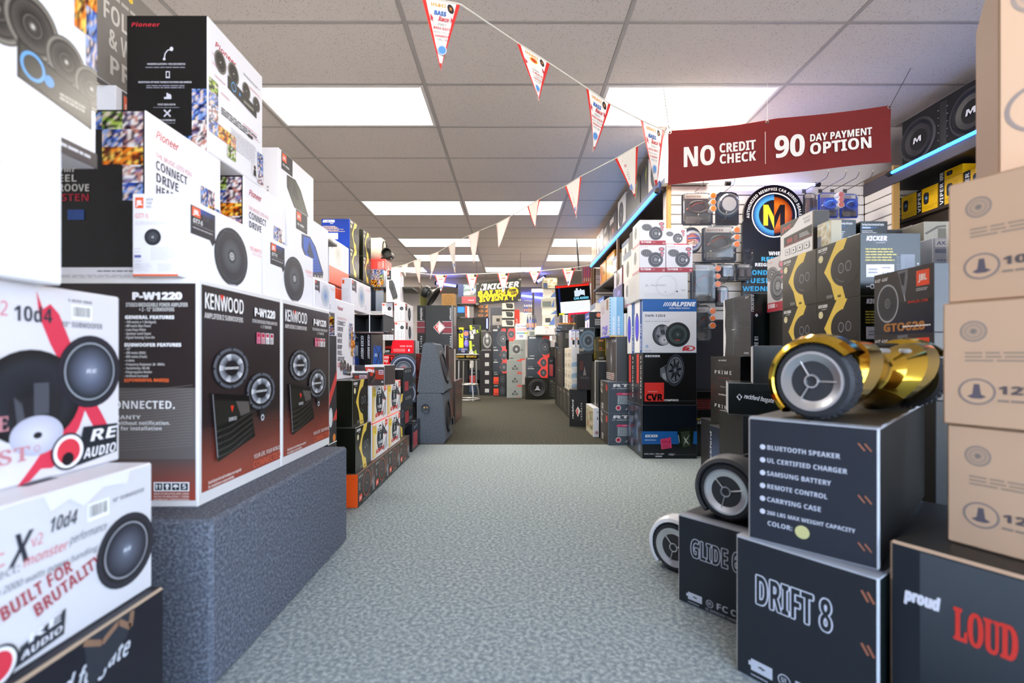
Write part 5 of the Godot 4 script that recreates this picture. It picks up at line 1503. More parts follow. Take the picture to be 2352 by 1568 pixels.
func d_security(b: Box):
	b.base = "15161b"; b.edge = "5c6068"; b.fin = "gloss"
	var p := b.A
	p.text(0.05, 0.88, 0.86, 0.055, "Two-Way & Smart Security with Keyless", "e8ecf2", "b"); p.rect(0.05, 0.8, 0.7, 0.85, "2a70c0", null, "15161b"); p.text(0.06, 0.805, 0.36, 0.035, "PREMIUM", "f0f4fa")
	p.small(0.05, 0.28, 0.66, 0.77, 11, "c8ccd4", 0.5, 0.4); p.radial(0.8, 0.44, 0.13, [[0, "15161b"], [0.86, "15161b"], [0.88, "c8ccd0"], [1, "c8ccd0"]]); p.small(0.72, 0.43, 0.88, 0.52, 2, "d84048", 0.1, 0.8); p.small(0.73, 0.38, 0.87, 0.41, 1, "e0e0e4", 0.1)

func d_gto(b: Box):
	b.base = "232427"; b.edge = "50545a"; b.fin = "gloss"
	var p := b.A
	p.rect(0, 0, 1, 1, "2a2c30", "3c3a38"); p.rect(0.3, 0.0, 1.0, 0.5, "1c2038", "26272b")
	p.radial(0.25, 0.5, 0.31, [[0, "2c2e34"], [0.1, "6a6e76"], [0.13, "24262b"], [0.24, "70747c"], [0.28, "2c2f35"], [0.8, "33363d"], [0.9, "44474e"], [0.94, "b8bcc4"], [1, "8a8e96"]], 0.72)
	p.poly([0.42, 0.98, 0.6, 0.99, 0.6, 0.86, 0.56, 0.6, 0.52, 0.6, 0.46, 0.88], "6a6e78"); p.poly([0.46, 0.94, 0.56, 0.95, 0.54, 0.74, 0.5, 0.76], "2c2e34"); p.line([0.54, 0.6, 0.56, 0.5], 0.02, "a0a4ac")
	p.text(0.02, 0.87, 0.26, 0.05, "6-1/2\" - 6-3/4\"", "f0f0f4", "b"); p.rect(0.74, 0.7, 0.94, 0.93, "f05030"); p.text(0.78, 0.78, 0.9, 0.09, "JBL", "f8ece8", "b", 0.0, 0.003); p.small(0.74, 0.63, 0.92, 0.68, 2, "b8b8bc", 0.1)
	p.text(0.6, 0.46, 0.92, 0.035, "WWW.JBL.COM", "d84030", "b"); p.text(0.18, 0.05, 0.88, 0.12, "GTO628", "b07840", "b", 0.0, 0.006); p.small(0.52, 0.1, 0.96, 0.14, 1, "e8e8ec", 0.0)
	p = b.B
	p.rect(0.6, 0.3, 1.0, 0.42, "f05030"); p.rect(0.6, 0.34, 1.0, 0.38, "d8d8dc"); p.small(0.4, 0.9, 0.9, 0.94, 1, "c8b850", 0.0)

func d_viper(b: Box):
	b.base = "e8b808"; b.edge = "b89010"; b.fin = "satin"; b.colours = {"front": "e6b60a"}
	var p := b.A
	p.rect(0.0, 0.0, 0.25, 1.0, "14161c"); p.upright(0.2, 0.06, 0.92, 0.15, "VIPER", "f0f2f6", "b")
	p.poly([0.34, 0.72, 0.4, 0.8, 0.56, 0.78, 0.6, 0.7, 0.58, 0.36, 0.5, 0.3, 0.38, 0.32, 0.34, 0.4], "23252b"); p.radial(0.47, 0.56, 0.09, [[0, "e0e4ea"], [0.4, "5a88b8"], [1, "2a4a6a"]], 0.8); p.rect(0.26, 0.2, 0.98, 0.212, "8a6c08"); p.small(0.62, 0.6, 0.9, 0.84, 3, "c89a10", 0.3); p.small(0.4, 0.1, 0.86, 0.16, 2, "b88c0c", 0.2)

func d_drift(b: Box, words: String):
	b.base = "20242b"; b.edge = "b8bcc4"; b.fin = "satin"; b.ch = 0.004
	var p := b.A
	p.text(0.16, 0.56, 0.72, 0.2, words, "d0d4e2", "b", 0.0, 0.009)
	p.text(0.16, 0.56, 0.72, 0.2, words, "20242b", "b")
	p.rect(0.13, 0.07, 0.3, 0.15, "c8ccd8"); p.rect(0.11, 0.1, 0.13, 0.13, "c8ccd8"); p.poly([0.18, 0.11, 0.215, 0.125, 0.21, 0.12, 0.25, 0.112, 0.215, 0.098, 0.22, 0.106], "20242b"); p.small(0.13, 0.035, 0.27, 0.055, 1, "a8acb8", 0.0)
	p.ring(0.39, 0.11, 0.035, 0.042, "c0c4d0"); p.text(0.365, 0.095, 0.415, 0.035, "UL", "c0c4d0"); p.text(0.46, 0.085, 0.6, 0.065, "FC", "c8ccd8", "b"); p.text(0.62, 0.085, 0.74, 0.065, "CE", "c8ccd8", "b"); p.text(0.34, 0.03, 0.74, 0.025, "UL APPROVED CHARGER", "a8acb8"); p.ring(0.84, 0.1, 0.05, 0.058, "c0c4d0"); p.line([0.81, 0.07, 0.87, 0.13], 0.008, "c0c4d0")
	for y in [0.16, 0.52, 0.84]:
		for i in 2: p.line([0.9 + i * 0.035, y + 0.06, 0.94 + i * 0.035, y], 0.014, "a0664e")
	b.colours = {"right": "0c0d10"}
	var t := b.face("top")
	t.rect(0.0, 0.0, 1.0, 0.06, "a8adb6", "5c6068")

func d_drift_eight(b: Box): d_drift(b, "DRIFT 8")
func d_glide_six(b: Box): d_drift(b, "GLIDE 6")

func d_feature_list(b: Box):
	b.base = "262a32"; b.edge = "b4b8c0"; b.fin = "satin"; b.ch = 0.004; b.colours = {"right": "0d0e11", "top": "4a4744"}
	var p := b.A
	var l := ["BLUETOOTH SPEAKER", "UL CERTIFIED CHARGER", "SAMSUNG BATTERY", "REMOTE CONTROL", "CARRYING CASE", "260 LBS MAX WEIGHT CAPACITY"]
	var e := [0.735, 0.785, 0.67, 0.645, 0.6, 0.84]
	for i in 6:
		p.disc(0.13, 0.767 - i * 0.104, 0.021, "d0d4e0")
		p.text(0.165, 0.75 - i * 0.104, e[i], 0.036 if i < 5 else 0.03, l[i], "c4c8d6", "b")
	p.text(0.17, 0.143, 0.38, 0.036, "COLOR:", "c4c8d6", "b"); p.disc(0.455, 0.15, 0.05, "c8c48a")
	for y in [0.12, 0.46, 0.83]:
		for i in 2: p.line([0.86 + i * 0.045, y + 0.05, 0.905 + i * 0.045, y], 0.01, "a0664e")
	var t := b.face("top")
	t.rect(0.0, 0.0, 1.0, 0.05, "a8adb6", "4c4a48"); t.rect(0.48, 0.0, 0.5, 1.0, "35332f")
	for i in 5: t.rect(0.985, 0.12 + i * 0.18, 1.0, 0.2 + i * 0.18, "8a8e94")

func d_loud(b: Box):
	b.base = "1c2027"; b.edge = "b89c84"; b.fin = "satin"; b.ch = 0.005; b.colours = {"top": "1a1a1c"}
	var p := b.A
	p.rect(0.12, 0.2, 1.0, 0.98, "1c2027", "464c54"); p.rect(0.0, 0.0, 0.3, 0.3, "28322a", "1c2027"); p.text(0.06, 0.735, 0.19, 0.055, "proud", "e4e4f0", "b", 0.1, 0.003); p.text(0.24, 0.64, 0.44, 0.14, "LOUD", "d83830", "s", 0.0, 0.003); p.k += 0

func d_brown_jl(b: Box, words: String):
	b.base = "c9a88c"; b.edge = "9c7e64"; b.fin = "matte"; b.ch = 0.003
	var p := b.A
	p.radial(0.15, 0.76, 0.085, [[0, "6a6264"], [0.2, "8c8078"], [0.4, "c09f84"], [0.55, "9c8c80"], [0.8, "bd9c82"], [0.84, "94867c"], [1, "94867c"]], 1.0)
	p.small(0.11, 0.52, 0.8, 0.61, 3, "9a8878", 0.25, 0.45)
	p.radial(0.165, 0.28, 0.105, [[0, "c9a88c"], [0.84, "c9a88c"], [0.88, "8a7c78"], [1, "8a7c78"]], 1.1); p.poly([0.12, 0.24, 0.145, 0.26, 0.152, 0.34, 0.178, 0.34, 0.185, 0.26, 0.21, 0.24, 0.185, 0.225, 0.145, 0.225], "5c5660")
	p.text(0.26, 0.27, 0.72, 0.06, words, "5c5458", "b", 0.0, 0.002); p.small(0.26, 0.21, 0.66, 0.24, 1, "8a7c74", 0.0)
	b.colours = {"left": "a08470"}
	b.face("top").rect(0.0, 0.46, 1.0, 0.54, "c4a88c")

func d_brown_ten(b: Box): d_brown_jl(b, "10TW3-D4")
func d_brown_twelve(b: Box): d_brown_jl(b, "12TW3-D4")

func d_plain_grey(b: Box):
	b.base = "50525a"; b.edge = "74767e"; b.fin = "satin"

func d_plain_black(b: Box):
	b.base = "18181a"; b.edge = "3a3a3e"; b.fin = "satin"

func d_soffit_dark(b: Box):
	b.base = "2e2a28"; b.edge = "55504c"; b.fin = "satin"
	b.A.poly([0.62, 0.8, 0.8, 1.0, 0.86, 0.86, 0.74, 0.5], "8e8e28"); b.A.small(0.2, 0.1, 0.6, 0.2, 1, "a8a4a0", 0.0, 0.7)

func d_soffit_red(b: Box):
	b.base = "3a3230"; b.edge = "55504c"; b.fin = "satin"
	b.A.rect(0.1, 0.7, 0.6, 0.9, "b0a8a4"); b.A.rect(0.1, 0.1, 0.9, 0.55, "4a3634"); b.A.disc(0.5, 0.4, 0.1, "b87060")

func d_soffit_white(b: Box):
	b.base = "d4d0cc"; b.edge = "b8b4b0"; b.fin = "satin"
	cone(b.A, 0.42, 0.52, 0.36, 0.9); b.A.rect(0.0, 0.0, 1.0, 0.12, "6a7080")

func d_soffit_orange(b: Box):
	b.base = "b47c50"; b.edge = "d0a070"; b.fin = "satin"

func d_amber(b: Box):
	b.base = "c88a2c"; b.edge = "e0b060"; b.fin = "gloss"
	b.A.rect(0.1, 0.1, 0.5, 0.9, "b87820"); b.A.rect(0.62, 0.4, 0.8, 0.7, "6a4818")

func d_shelf_cone(b: Box):
	b.base = "e6e2d6"; b.edge = "c0bcb0"; b.fin = "satin"
	b.A.rect(0.0, 0.78, 1.0, 1.0, "6a7890"); b.A.radial(0.6, 0.4, 0.28, [[0, "a8a49c"], [0.3, "3a3834"], [0.7, "6a6862"], [1, "302e2a"]], 0.7)

func d_shelf_photo(b: Box):
	b.base = "b8b6c4"; b.edge = "8a88a0"; b.fin = "gloss"
	cone(b.A, 0.5, 0.5, 0.4, 1.1); b.colours = {"front": "8a2030"}

func d_shelf_purple(b: Box):
	b.base = "4a4470"; b.edge = "6a6488"; b.fin = "gloss"
	b.A.rect(0, 0, 0.2, 0.4, "d84a9a"); b.A.rect(0.5, 0.4, 0.8, 0.7, "8078c0"); b.colours = {"front": "17171a"}; b.face("front").upright(0.5, 0.2, 0.9, 0.2, "AUDIO", "d0d0d4")

func d_alp_mini(b: Box):
	b.base = "dcdce6"; b.edge = "3848a0"; b.fin = "satin"; b.colours = {"front": "1c1d26"}
	b.A.rect(0.0, 0.55, 1.0, 1.0, "2c489c"); b.A.text(0.3, 0.7, 0.9, 0.12, "ALPINE", "e8ecf4", "b", 0.2); b.A.radial(0.6, 0.25, 0.2, [[0, "6a58d8"], [1, "7868e0"]], 0.7); b.face("front").small(0.3, 0.2, 0.7, 0.6, 4, "c0c0c8", 0.1); b.face("front").disc(0.5, 0.8, 0.14, "e08870")

func d_qr_grey(b: Box):
	b.base = "a8a49a"; b.edge = "bcb8ae"; b.fin = "satin"
	b.A.rect(0.36, 0.36, 0.68, 0.7, "3c3a34"); b.A.small(0.1, 0.1, 0.9, 0.26, 2, "8a867c", 0.2)

func d_amp_side(b: Box):
	b.base = "d8d6cc"; b.edge = "c0beb4"; b.fin = "satin"
	b.A.rect(0.0, 0.0, 1.0, 0.22, "2c2c28"); b.A.poly([0.3, 0.95, 0.86, 0.9, 0.92, 0.6, 0.86, 0.34, 0.4, 0.4], "2e302e"); b.A.poly([0.36, 0.88, 0.8, 0.84, 0.84, 0.56, 0.44, 0.5], "4a4c4a")

func d_orange_amp(b: Box):
	b.base = "5c5450"; b.edge = "8a7c70"; b.fin = "satin"
	b.A.poly([0.76, 0.3, 0.98, 0.98, 0.98, 0.2], "f0904c"); b.A.ring(0.5, 0.5, 0.2, 0.3, "e09050", 2.0); b.A.small(0.3, 0.42, 0.6, 0.56, 1, "e0a068", 0.0, 0.8)

func d_hdr_red(b: Box):
	b.base = "c83a28"; b.edge = "e06048"; b.fin = "satin"
	b.A.upright(0.6, 0.1, 0.4, 0.3, "LF", "f4e8e4", "b")

func d_stack_photo(b: Box):
	b.base = "243058"; b.edge = "4a5478"; b.fin = "satin"
	b.A.photo(0.3, 0.1, 0.98, 0.95, ["3a4a54", "8aa0a4", "50605c", "a8b4b0", "2c3440"], 3, 5, 4); b.A.rect(0.3, 0.0, 1.0, 0.12, "606058")

func d_stack_red(b: Box):
	b.base = "202026"; b.edge = "50505a"; b.fin = "satin"
	b.A.rect(0.3, 0, 1, 1, "a03c44"); b.A.text(0.62, 0.4, 0.9, 0.14, "Kenwood", "f0e0e0")

func d_mono_white(b: Box):
	b.base = "dedacd"; b.edge = "c8c4b8"; b.fin = "gloss"
	b.A.poly([0.5, 0.16, 0.98, 0.9, 0.98, 0.16], "5c78b0"); b.A.small(0.1, 0.05, 0.9, 0.12, 1, "403c38", 0.1); b.A.disc(0.7, 0.72, 0.08, "e0a850")

func d_mono_cam(b: Box):
	b.base = "e0dcd0"; b.edge = "c8c4b8"; b.fin = "gloss"
	b.A.rect(0.24, 0.35, 0.66, 0.75, "3c3830"); b.A.poly([0.5, 0.1, 0.98, 0.95, 0.98, 0.1], "5a78c0"); b.A.rect(0.05, 0.02, 0.9, 0.09, "c8b820")

func d_gray_clip(b: Box):
	b.base = "b8b4a4"; b.edge = "d0ccc0"; b.fin = "gloss"
	b.A.rect(0.08, 0.1, 0.62, 0.7, "6c7468"); b.A.poly([0.62, 0.1, 0.8, 0.1, 0.8, 0.95], "4a6ab0")

func d_yellow_tab(b: Box):
	b.base = "e8d428"; b.edge = "f0e060"; b.fin = "gloss"
	b.A.radial(0.4, 0.8, 0.12, [[0, "4a6a9c"], [0.4, "20242c"], [1, "2c3038"]]); b.A.line([0.3, 0.65, 0.5, 0.5, 0.8, 0.5], 0.05, "30302c")

func d_black_pad(b: Box):
	b.base = "8f8c80"; b.edge = "b8b4a6"; b.fin = "satin"
	b.A.poly([0.0, 0.62, 0.4, 0.86, 0.98, 0.92, 0.98, 0.86, 0.44, 0.8, 0.06, 0.58], "55524a"); b.A.rect(0.42, 0.08, 0.8, 0.78, "5c594f")

func d_jvc_low(b: Box):
	b.base = "2a282a"; b.edge = "6a5a48"; b.fin = "satin"
	b.A.text(0.1, 0.3, 0.8, 0.4, "JVC", "c83a38", "b", 0.0, 0.01)

func d_tag_white(b: Box):
	b.base = "26262c"; b.edge = "4a4a52"; b.fin = "gloss"
	b.A.rect(0.2, 0.5, 0.8, 0.9, "d4d4d0"); b.A.text(0.3, 0.6, 0.72, 0.18, "KD-R330", "505058")

func d_red_slash(b: Box):
	b.base = "e8e8ea"; b.edge = "f4f4f4"; b.fin = "satin"
	b.A.poly([0.1, 0.0, 0.4, 0.0, 0.75, 0.52, 0.68, 0.56], "c8485a"); b.A.small(0.4, 0.55, 0.9, 0.8, 5, "a8a49c", 0.3)

func d_axxess(b: Box):
	b.base = "b4bccc"; b.edge = "d8dce4"; b.fin = "gloss"
	b.A.rect(0.06, 0.82, 0.98, 0.98, "e8ecf4"); b.A.slant(0.1, 0.86, 0.7, 0.88, 0.07, "AXXESS", "5a6a9a", "b", 0.2); b.A.rect(0.06, 0.7, 0.98, 0.78, "7c88a4"); b.A.small(0.1, 0.1, 0.9, 0.6, 8, "7c8cac", 0.3)

func d_clear_pack(b: Box):
	b.base = "b4ab8c"; b.edge = "d8d4c4"; b.fin = "gloss"
	b.A.photo(0.0, 0.0, 1.0, 1.0, ["a89c78", "c8c0a0", "e0dcc8", "988c68", "bcb490"], 9, 8, 8); b.A.text(0.02, 0.78, 0.4, 0.1, "KICKER", "f0f0f0", "b", 0.15); b.A.rect(0.7, 0.6, 0.84, 0.95, "b8d0d0"); b.A.rect(0.0, 0.0, 0.3, 0.5, "4a5470")

func d_kick_dark(b: Box):
	b.base = "26303c"; b.edge = "50545c"; b.fin = "gloss"
	b.A.small(0.1, 0.2, 0.7, 0.8, 6, "5a6a90", 0.3)

# ---------------------------------------------------------------- left of the aisle, near the lens
func build_left_near():
	var felt := speckle("felt_blue", Color("62666f"), Color("484c56"), Color("868b98"), 2.0, 0.045, 0.12)
	var o := thing("display_plinth", "low blue-grey carpeted plinth under the dark woofer cartons on the left", "plinth", Vector3(-0.98, 0, -1.511))
	var b := Build.new()
	b.box(Vector3(0, 0.1885, 0), Vector3(0.63, 0.377, 0.878), Color.WHITE, 0.008)
	part("body", b.mesh(), felt, o)
	tops.append([-1.3, -0.665, 1.07, 1.95, 0.377])
	put("subwoofer_carton", d_black_script, -1.05, -0.651, 0.5, 0.906, 0.0, 0.31, "right", "front", "torn black carton with white script on the floor, nearest the lens at left")
	put("subwoofer_carton", d_built_for, -1.0, -0.673, 0.6, 0.905, 0.31, 0.542, "right", "front", "low white carton with red hand lettering and one woofer, on the torn black carton")
	put("subwoofer_carton", d_red_brush, -0.99, -0.75, 0.615, 0.925, 0.543, 0.853, "right", "front", "white carton with a red brushed X behind two woofers, left of the dark cartons")
	put("speaker_carton", d_plain_white, -0.98, -0.72, 0.47, 0.775, 0.855, 1.104, "right", "front", "blurred plain white carton with faint grey rings, on the red brushed X carton")
	put("stereo_carton", d_stereo_near, -1.06, -0.81, 0.638, 0.943, 1.104, 1.52, "right", "front", "blurred white carton with a big stereo and speakers picture, top left corner of the photo")
	put("woofer_carton", d_woofer_kit, -1.15, -0.754, 1.162, 1.577, 0.377, 0.929, "right", "front", "nearer dark carton with two woofers and an amplifier, on the carpeted plinth", "dark woofer cartons on the plinth")
	put("woofer_carton", d_woofer_kit, -1.15, -0.754, 1.581, 1.998, 0.377, 0.929, "right", "front", "farther dark carton with two woofers and an amplifier, at the far end of the plinth", "dark woofer cartons on the plinth")
	put("speaker_carton", d_coax_white, -0.898, -0.785, 1.143, 1.52, 0.929, 1.125, "right", "front", "white carton with a large black coaxial speaker, nearest on the dark woofer cartons", "white coaxial speaker cartons")
	put("speaker_carton", d_coax_white, -0.898, -0.785, 1.533, 1.91, 0.929, 1.125, "right", "front", "white carton with a large black coaxial speaker, second along the dark woofer cartons", "white coaxial speaker cartons")
	put("speaker_carton", d_cone_white, -0.875, -0.785, 1.92, 2.15, 0.929, 1.052, "right", "front", "small white carton with a pale grey cone, past the second black coaxial speaker")
	put("stereo_carton", d_stereo_words, -1.14, -0.9, 1.19, 1.495, 0.929, 1.346, "right", "front", "white carton with a column of black words and a photo mosaic, nearer of two", "white word cartons")
	put("stereo_carton", d_stereo_words, -1.14, -0.9, 1.623, 1.922, 0.929, 1.346, "right", "front", "white carton with a column of black words and a photo mosaic, farther of two", "white word cartons")
	put("stereo_carton", d_stereo_tall, -1.14, -0.9, 1.4325, 1.745, 1.346, 1.748, "right", "front", "tall carton with a black end of white icons, topmost of the left stack")
	# behind, towards the left wall
	stand("display_riser", "dark display riser hidden behind the white amplifier cartons", -1.75, -1.3, 1.95, 3.3, 1.02, [[-1.31, -0.9, 1.95, 2.34, 1.075], [-1.5, -1.03, 2.36, 2.85, 1.4], [-1.7, -1.02, 2.9, 3.3, 1.01]])
	put("amplifier_carton", d_amp_blue, -1.1, -0.885, 1.955, 2.33, 1.075, 1.346, "right", "front", "white carton with a bright blue amplifier, between the word carton and the orange banded one")
	put("amplifier_carton", d_amp_green, -1.25, -1.05, 2.175, 2.56, 1.405, 1.68, "right", "front", "white carton with a dark green amplifier, on top beside the tall mosaic carton")
	put("speaker_carton", d_plain_grey, -1.32, -1.14, 2.345, 2.85, 1.08, 1.4, "right", "front", "dull grey carton hidden beneath the green amplifier carton")
	put("amplifier_carton", d_amp_shade, -1.5, -1.27, 1.55, 1.9, 1.05, 1.61, "right", "front", "shaded grey amplifier carton seen between the two tall stereo cartons")
	put("sign_board", d_banner_board, -1.32, -1.29, 1.5, 1.95, 1.62, 1.98, "right", "front", "grey header board with pale prize lettering, top left under the ceiling", "", 0.0, "sign")
	var l := thing("board_prop", "dark stack holding up the grey header board", "box", Vector3(-1.42, 0, -1.72))
	var q := Build.new()
	q.box(Vector3(0, 0.524, 0), Vector3(0.3, 1.048, 0.44), K("3c3a38"), 0.004)
	part("body", q.mesh(), finish("satin"), l)

func stand(called: String, label: String, x0: float, x1: float, z0: float, z1: float, top: float, shelves: Array):
	# a dark box stand with shelf boards that stick out of it: [x0, x1, z0, z1, height]
	var o := thing(called, label, "display stand", Vector3((x0 + x1) / 2, 0, -(z0 + z1) / 2))
	var b := Build.new()
	b.box(Vector3(0, top / 2, 0), Vector3(x1 - x0, top, z1 - z0), K("2a2928"), 0.004)
	part("body", b.mesh(), finish("satin"), o)
	for s in shelves:
		var c := Build.new()
		c.box(Vector3((s[0] + s[1]) / 2, s[4] - 0.008, -(s[2] + s[3]) / 2) - o.position, Vector3(s[1] - s[0], 0.016, s[3] - s[2]), K("3a3836"), 0.002)
		if s[4] > top + 0.03:
			c.box(Vector3(s[0] + 0.02, (s[4] + top) / 2, -(s[2] + s[3]) / 2) - o.position, Vector3(0.03, s[4] - top, s[3] - s[2]), K("3a3836"), 0.002)
		part("shelf", c.mesh(), finish("satin"), o)
		tops.append(s)

# ---------------------------------------------------------------- left of the aisle, further in
func build_left_far():
	var g := "low orange-ended speaker cartons on the floor"
	var names := ["first low dark carton with a bright orange end, nearest on the floor at left", "second low dark carton with an orange-ringed woofer, on the floor", "third low dark carton with an orange-ringed woofer, under the far white cartons", "fourth and farthest low dark carton with an orange-ringed woofer"]
	for i in 4:
		put("speaker_carton", d_orange_base, -1.04, -0.752, 2.36 + i * 0.297, 2.654 + i * 0.297, 0.0, 0.1635, "right", "front", names[i], g)
	g = "yellow-banded black speaker cartons at left"
	put("speaker_carton", d_gold_six_dark, -1.02, -0.766, 2.372, 2.627, 0.1635, 0.389, "right", "front", "lower black carton with a bent yellow band, on the orange-ended carton", g)
	put("speaker_carton", d_gold_six_dark, -1.04, -0.786, 2.386, 2.64, 0.389, 0.62, "right", "front", "upper black carton with a bent yellow band, under the tall white word carton", g)
	put("speaker_carton", d_gold_six, -0.98, -0.79, 3.34, 3.56, 0.1635, 0.47, "right", "front", "dark carton with a thin yellow band behind the white cartons, near the grey enclosures")
	g = "white cartons with yellow strips"
	put("speaker_carton", d_white_1100, -1.0, -0.769, 2.67, 2.987, 0.1635, 0.363, "right", "front", "white carton with yellow strip and black oval, bottom row left", g)
	put("speaker_carton", d_white_1100, -1.0, -0.769, 3.02, 3.325, 0.1635, 0.363, "right", "front", "white carton with yellow strip and black oval, bottom row right", g)
	put("speaker_carton", d_white_1100, -1.0, -0.78, 2.7, 3.0, 0.363, 0.576, "right", "front", "white carton with yellow strip and black oval, top row left", g)
	put("speaker_carton", d_white_1100, -1.0, -0.78, 3.03, 3.385, 0.363, 0.576, "right", "front", "white carton with yellow strip and black oval, top row right", g)
	put("amplifier_carton", d_crunch, -0.96, -0.80, 2.68, 2.78, 0.576, 0.655, "front", "left", "brown and red amplifier carton with a white lid, on the yellow-stripped white cartons", "", 0.0)
	front_box("amplifier_carton", d_crunch, 2.72, 842, 891, 838, 878, 0.13, "small brown carton with red panels, tilted toward the aisle above the white cartons", "", -14.0, "left")
	put("stereo_carton", d_stereo_words, -1.1, -0.885, 2.42, 2.72, 0.62, 1.03, "right", "front", "tall white word carton with a small stereo picture, standing on the yellow-banded black cartons")
	var o := thing("speaker_carton", "narrow black carton with red stripes, squeezed beside the far dark woofer carton", "box", Vector3(-0.845, 0, -2.06))
	var b := Build.new()
	b.box(Vector3(0, 0.415, 0), Vector3(0.16, 0.83, 0.1), K("2a2a2c"), 0.002, K("4a4a4c"))
	part("body", b.mesh(), finish("satin"), o)
	var p := Print.new(self, Vector3(0.08, 0, 0.05), Vector3.FORWARD, Vector3.UP, 0.1, 0.83)
	p.rect(0, 0, 1, 0.42, "9a9ea2"); p.small(0.1, 0.24, 0.9, 0.4, 8, "6a6e72", 0.2); p.small(0.1, 0.04, 0.9, 0.2, 8, "6a6e72", 0.2); p.poly([0.0, 0.68, 1.0, 0.82, 1.0, 0.76, 0.0, 0.62], "d04038"); p.poly([0.5, 0.56, 1.0, 0.62, 1.0, 0.56], "d04038"); p.disc(0.3, 0.58, 0.05, "d8dada", 0.5); p.disc(0.7, 0.47, 0.02, "d88028"); p.rect(0, 0.445, 1, 0.45, "e8e8e8")
	part("side_print", p.mesh(), finish("satin"), o)
	left_box("speaker_carton", d_orange_foot, 1.08, 756, 801, 541, 647, 0.18, "white carton with a silver cone above a wide orange band")
	left_box("speaker_carton", d_orange, 1.06, 764, 806, 657, 720, 0.15, "plain orange carton directly under the orange banded white carton")
	left_box("speaker_carton", d_cone_white, 0.96, 807, 851, 638, 710, 0.06, "white carton with a pale blue cone, right of the orange cartons")
	# tall yellow-banded cartons near the ceiling
	stand("display_riser", "dark display riser hidden behind the tall left stacks", -2.1, -1.6, 3.4, 4.9, 1.36, [[-1.75, -1.31, 3.88, 4.2, 1.402], [-1.75, -1.31, 4.22, 4.56, 1.402], [-1.75, -0.95, 4.6, 4.9, 1.4]])
	g = "tall yellow-banded cartons near the ceiling"
	put("speaker_carton", d_gold_blue, -1.54, -1.31, 3.91, 4.146, 1.402, 1.622, "right", "front", "lower foil carton with a yellow band and blue end, left near the ceiling", g)
	put("speaker_carton", d_gold_blue, -1.54, -1.31, 3.91, 4.146, 1.622, 1.85, "right", "front", "upper foil carton with a bright blue end, left just under the ceiling", g)
	put("speaker_carton", d_gold_six, -1.54, -1.31, 4.26, 4.49, 1.402, 1.624, "right", "front", "lower black carton with a yellow band, right of the blue-ended foil cartons", g)
	put("speaker_carton", d_gold_six, -1.54, -1.31, 4.26, 4.49, 1.624, 1.86, "right", "front", "upper black carton with a yellow band, right of the blue-ended foil cartons", g)
	front_box("stereo_carton", d_collage_tall, 4.62, 851, 881, 618, 719, 0.25, "silver-blue carton with a photo mosaic top, left of the white amplifier carton")
	front_box("amplifier_carton", d_red_top, 4.64, 850, 885, 594, 618, 0.24, "bright red carton lying on the photo mosaic carton")
	tank()
	bullet()
	wire_shelf()
	# blue spined packs
	front_box("wiring_carton", d_spine_blue, 3.2, 812, 825, 763, 838, 0.2, "slate wiring carton with a blue foot, left of two black spines")
	front_box("wiring_carton", d_spine_black, 3.18, 826, 840, 766, 838, 0.2, "left black carton with a white word running up its spine", "black spine cartons")
	front_box("wiring_carton", d_spine_window, 3.16, 842, 853, 764, 838, 0.28, "right black carton with a running word and a blue side window", "black spine cartons")
	put("speaker_carton", d_plain_grey, -1.25, -0.86, 3.1, 3.5, 0.0, 0.68, "right", "front", "dark grey carton holding up the spined wiring cartons")
	# black stack with red labels by the grey enclosures
	put("speaker_carton", d_black_red, -0.935, -0.8, 3.59, 3.9, 0.2, 0.45, "right", "front", "lower glossy black carton with red label, left of the grey enclosures", "black red-label stack")
	put("speaker_carton", d_black_red, -0.935, -0.8, 3.57, 3.9, 0.45, 0.65, "right", "front", "upper glossy black carton with red label, left of the grey enclosures", "black red-label stack")
	put("speaker_carton", d_red_label, -0.86, -0.77, 3.737, 4.06, 0.0, 0.219, "right", "front", "low black carton with a red side panel on the floor, beside the grey enclosures")
	put("speaker_carton", d_plain_black, -1.0, -0.868, 3.58, 3.95, 0.0, 0.2, "right", "front", "plain black carton at floor level behind the low red-panelled carton")
	# red woofer cartons and the small white ones on them
	put("woofer_carton", d_plain_black, -1.12, -0.86, 4.32, 4.6, 0.0, 0.33, "front", "right", "black carton at the bottom of the red woofer stack")
	front_box("woofer_carton", d_vega, 4.3, 881, 955, 867, 924, 0.28, "lower red and black woofer carton, mostly hidden behind black boxes", "red woofer cartons")
	front_box("woofer_carton", d_vega, 4.3, 881, 955, 811, 867, 0.28, "upper carton with a big ringed woofer and red corner", "red woofer cartons")
	front_box("woofer_carton", d_vega_flat, 4.3, 884, 950, 781, 809, 0.26, "flat bright red carton between the woofer carton and small white cartons")
	g = "small white coaxial cartons"
	front_box("speaker_carton", d_mini_coax, 4.36, 878, 904, 738, 779, 0.22, "small white coaxial carton, bottom left of four", g, 0.0)
	front_box("speaker_carton", d_mini_coax, 4.33, 906, 931, 738, 779, 0.36, "small white coaxial carton, bottom right of four", g, 0.0)
	front_box("speaker_carton", d_mini_coax, 4.36, 877, 902, 695, 737, 0.22, "small white coaxial carton, top left of four", g, 0.0)
	front_box("speaker_carton", d_mini_coax, 4.33, 905, 930, 694, 737, 0.36, "small white coaxial carton, top right of four", g, 0.0)
	front_box("amplifier_carton", d_amp_dark, 4.33, 880, 911, 620, 693, 0.4, "white carton with a black amplifier and blue corner tag, above four small white cartons", "", 8.0)
	grey_enclosures()
	# tall dark cartons past the enclosures
	front_box("subwoofer_carton", d_punch, 4.95, 977, 1041, 701, 800, 0.3, "tall charcoal carton with a red and white diamond, behind the grey enclosures")
	front_box("subwoofer_carton", d_punch_side, 5.0, 958, 976, 701, 800, 0.28, "narrow black carton with maroon stripes, left of the red diamond carton")
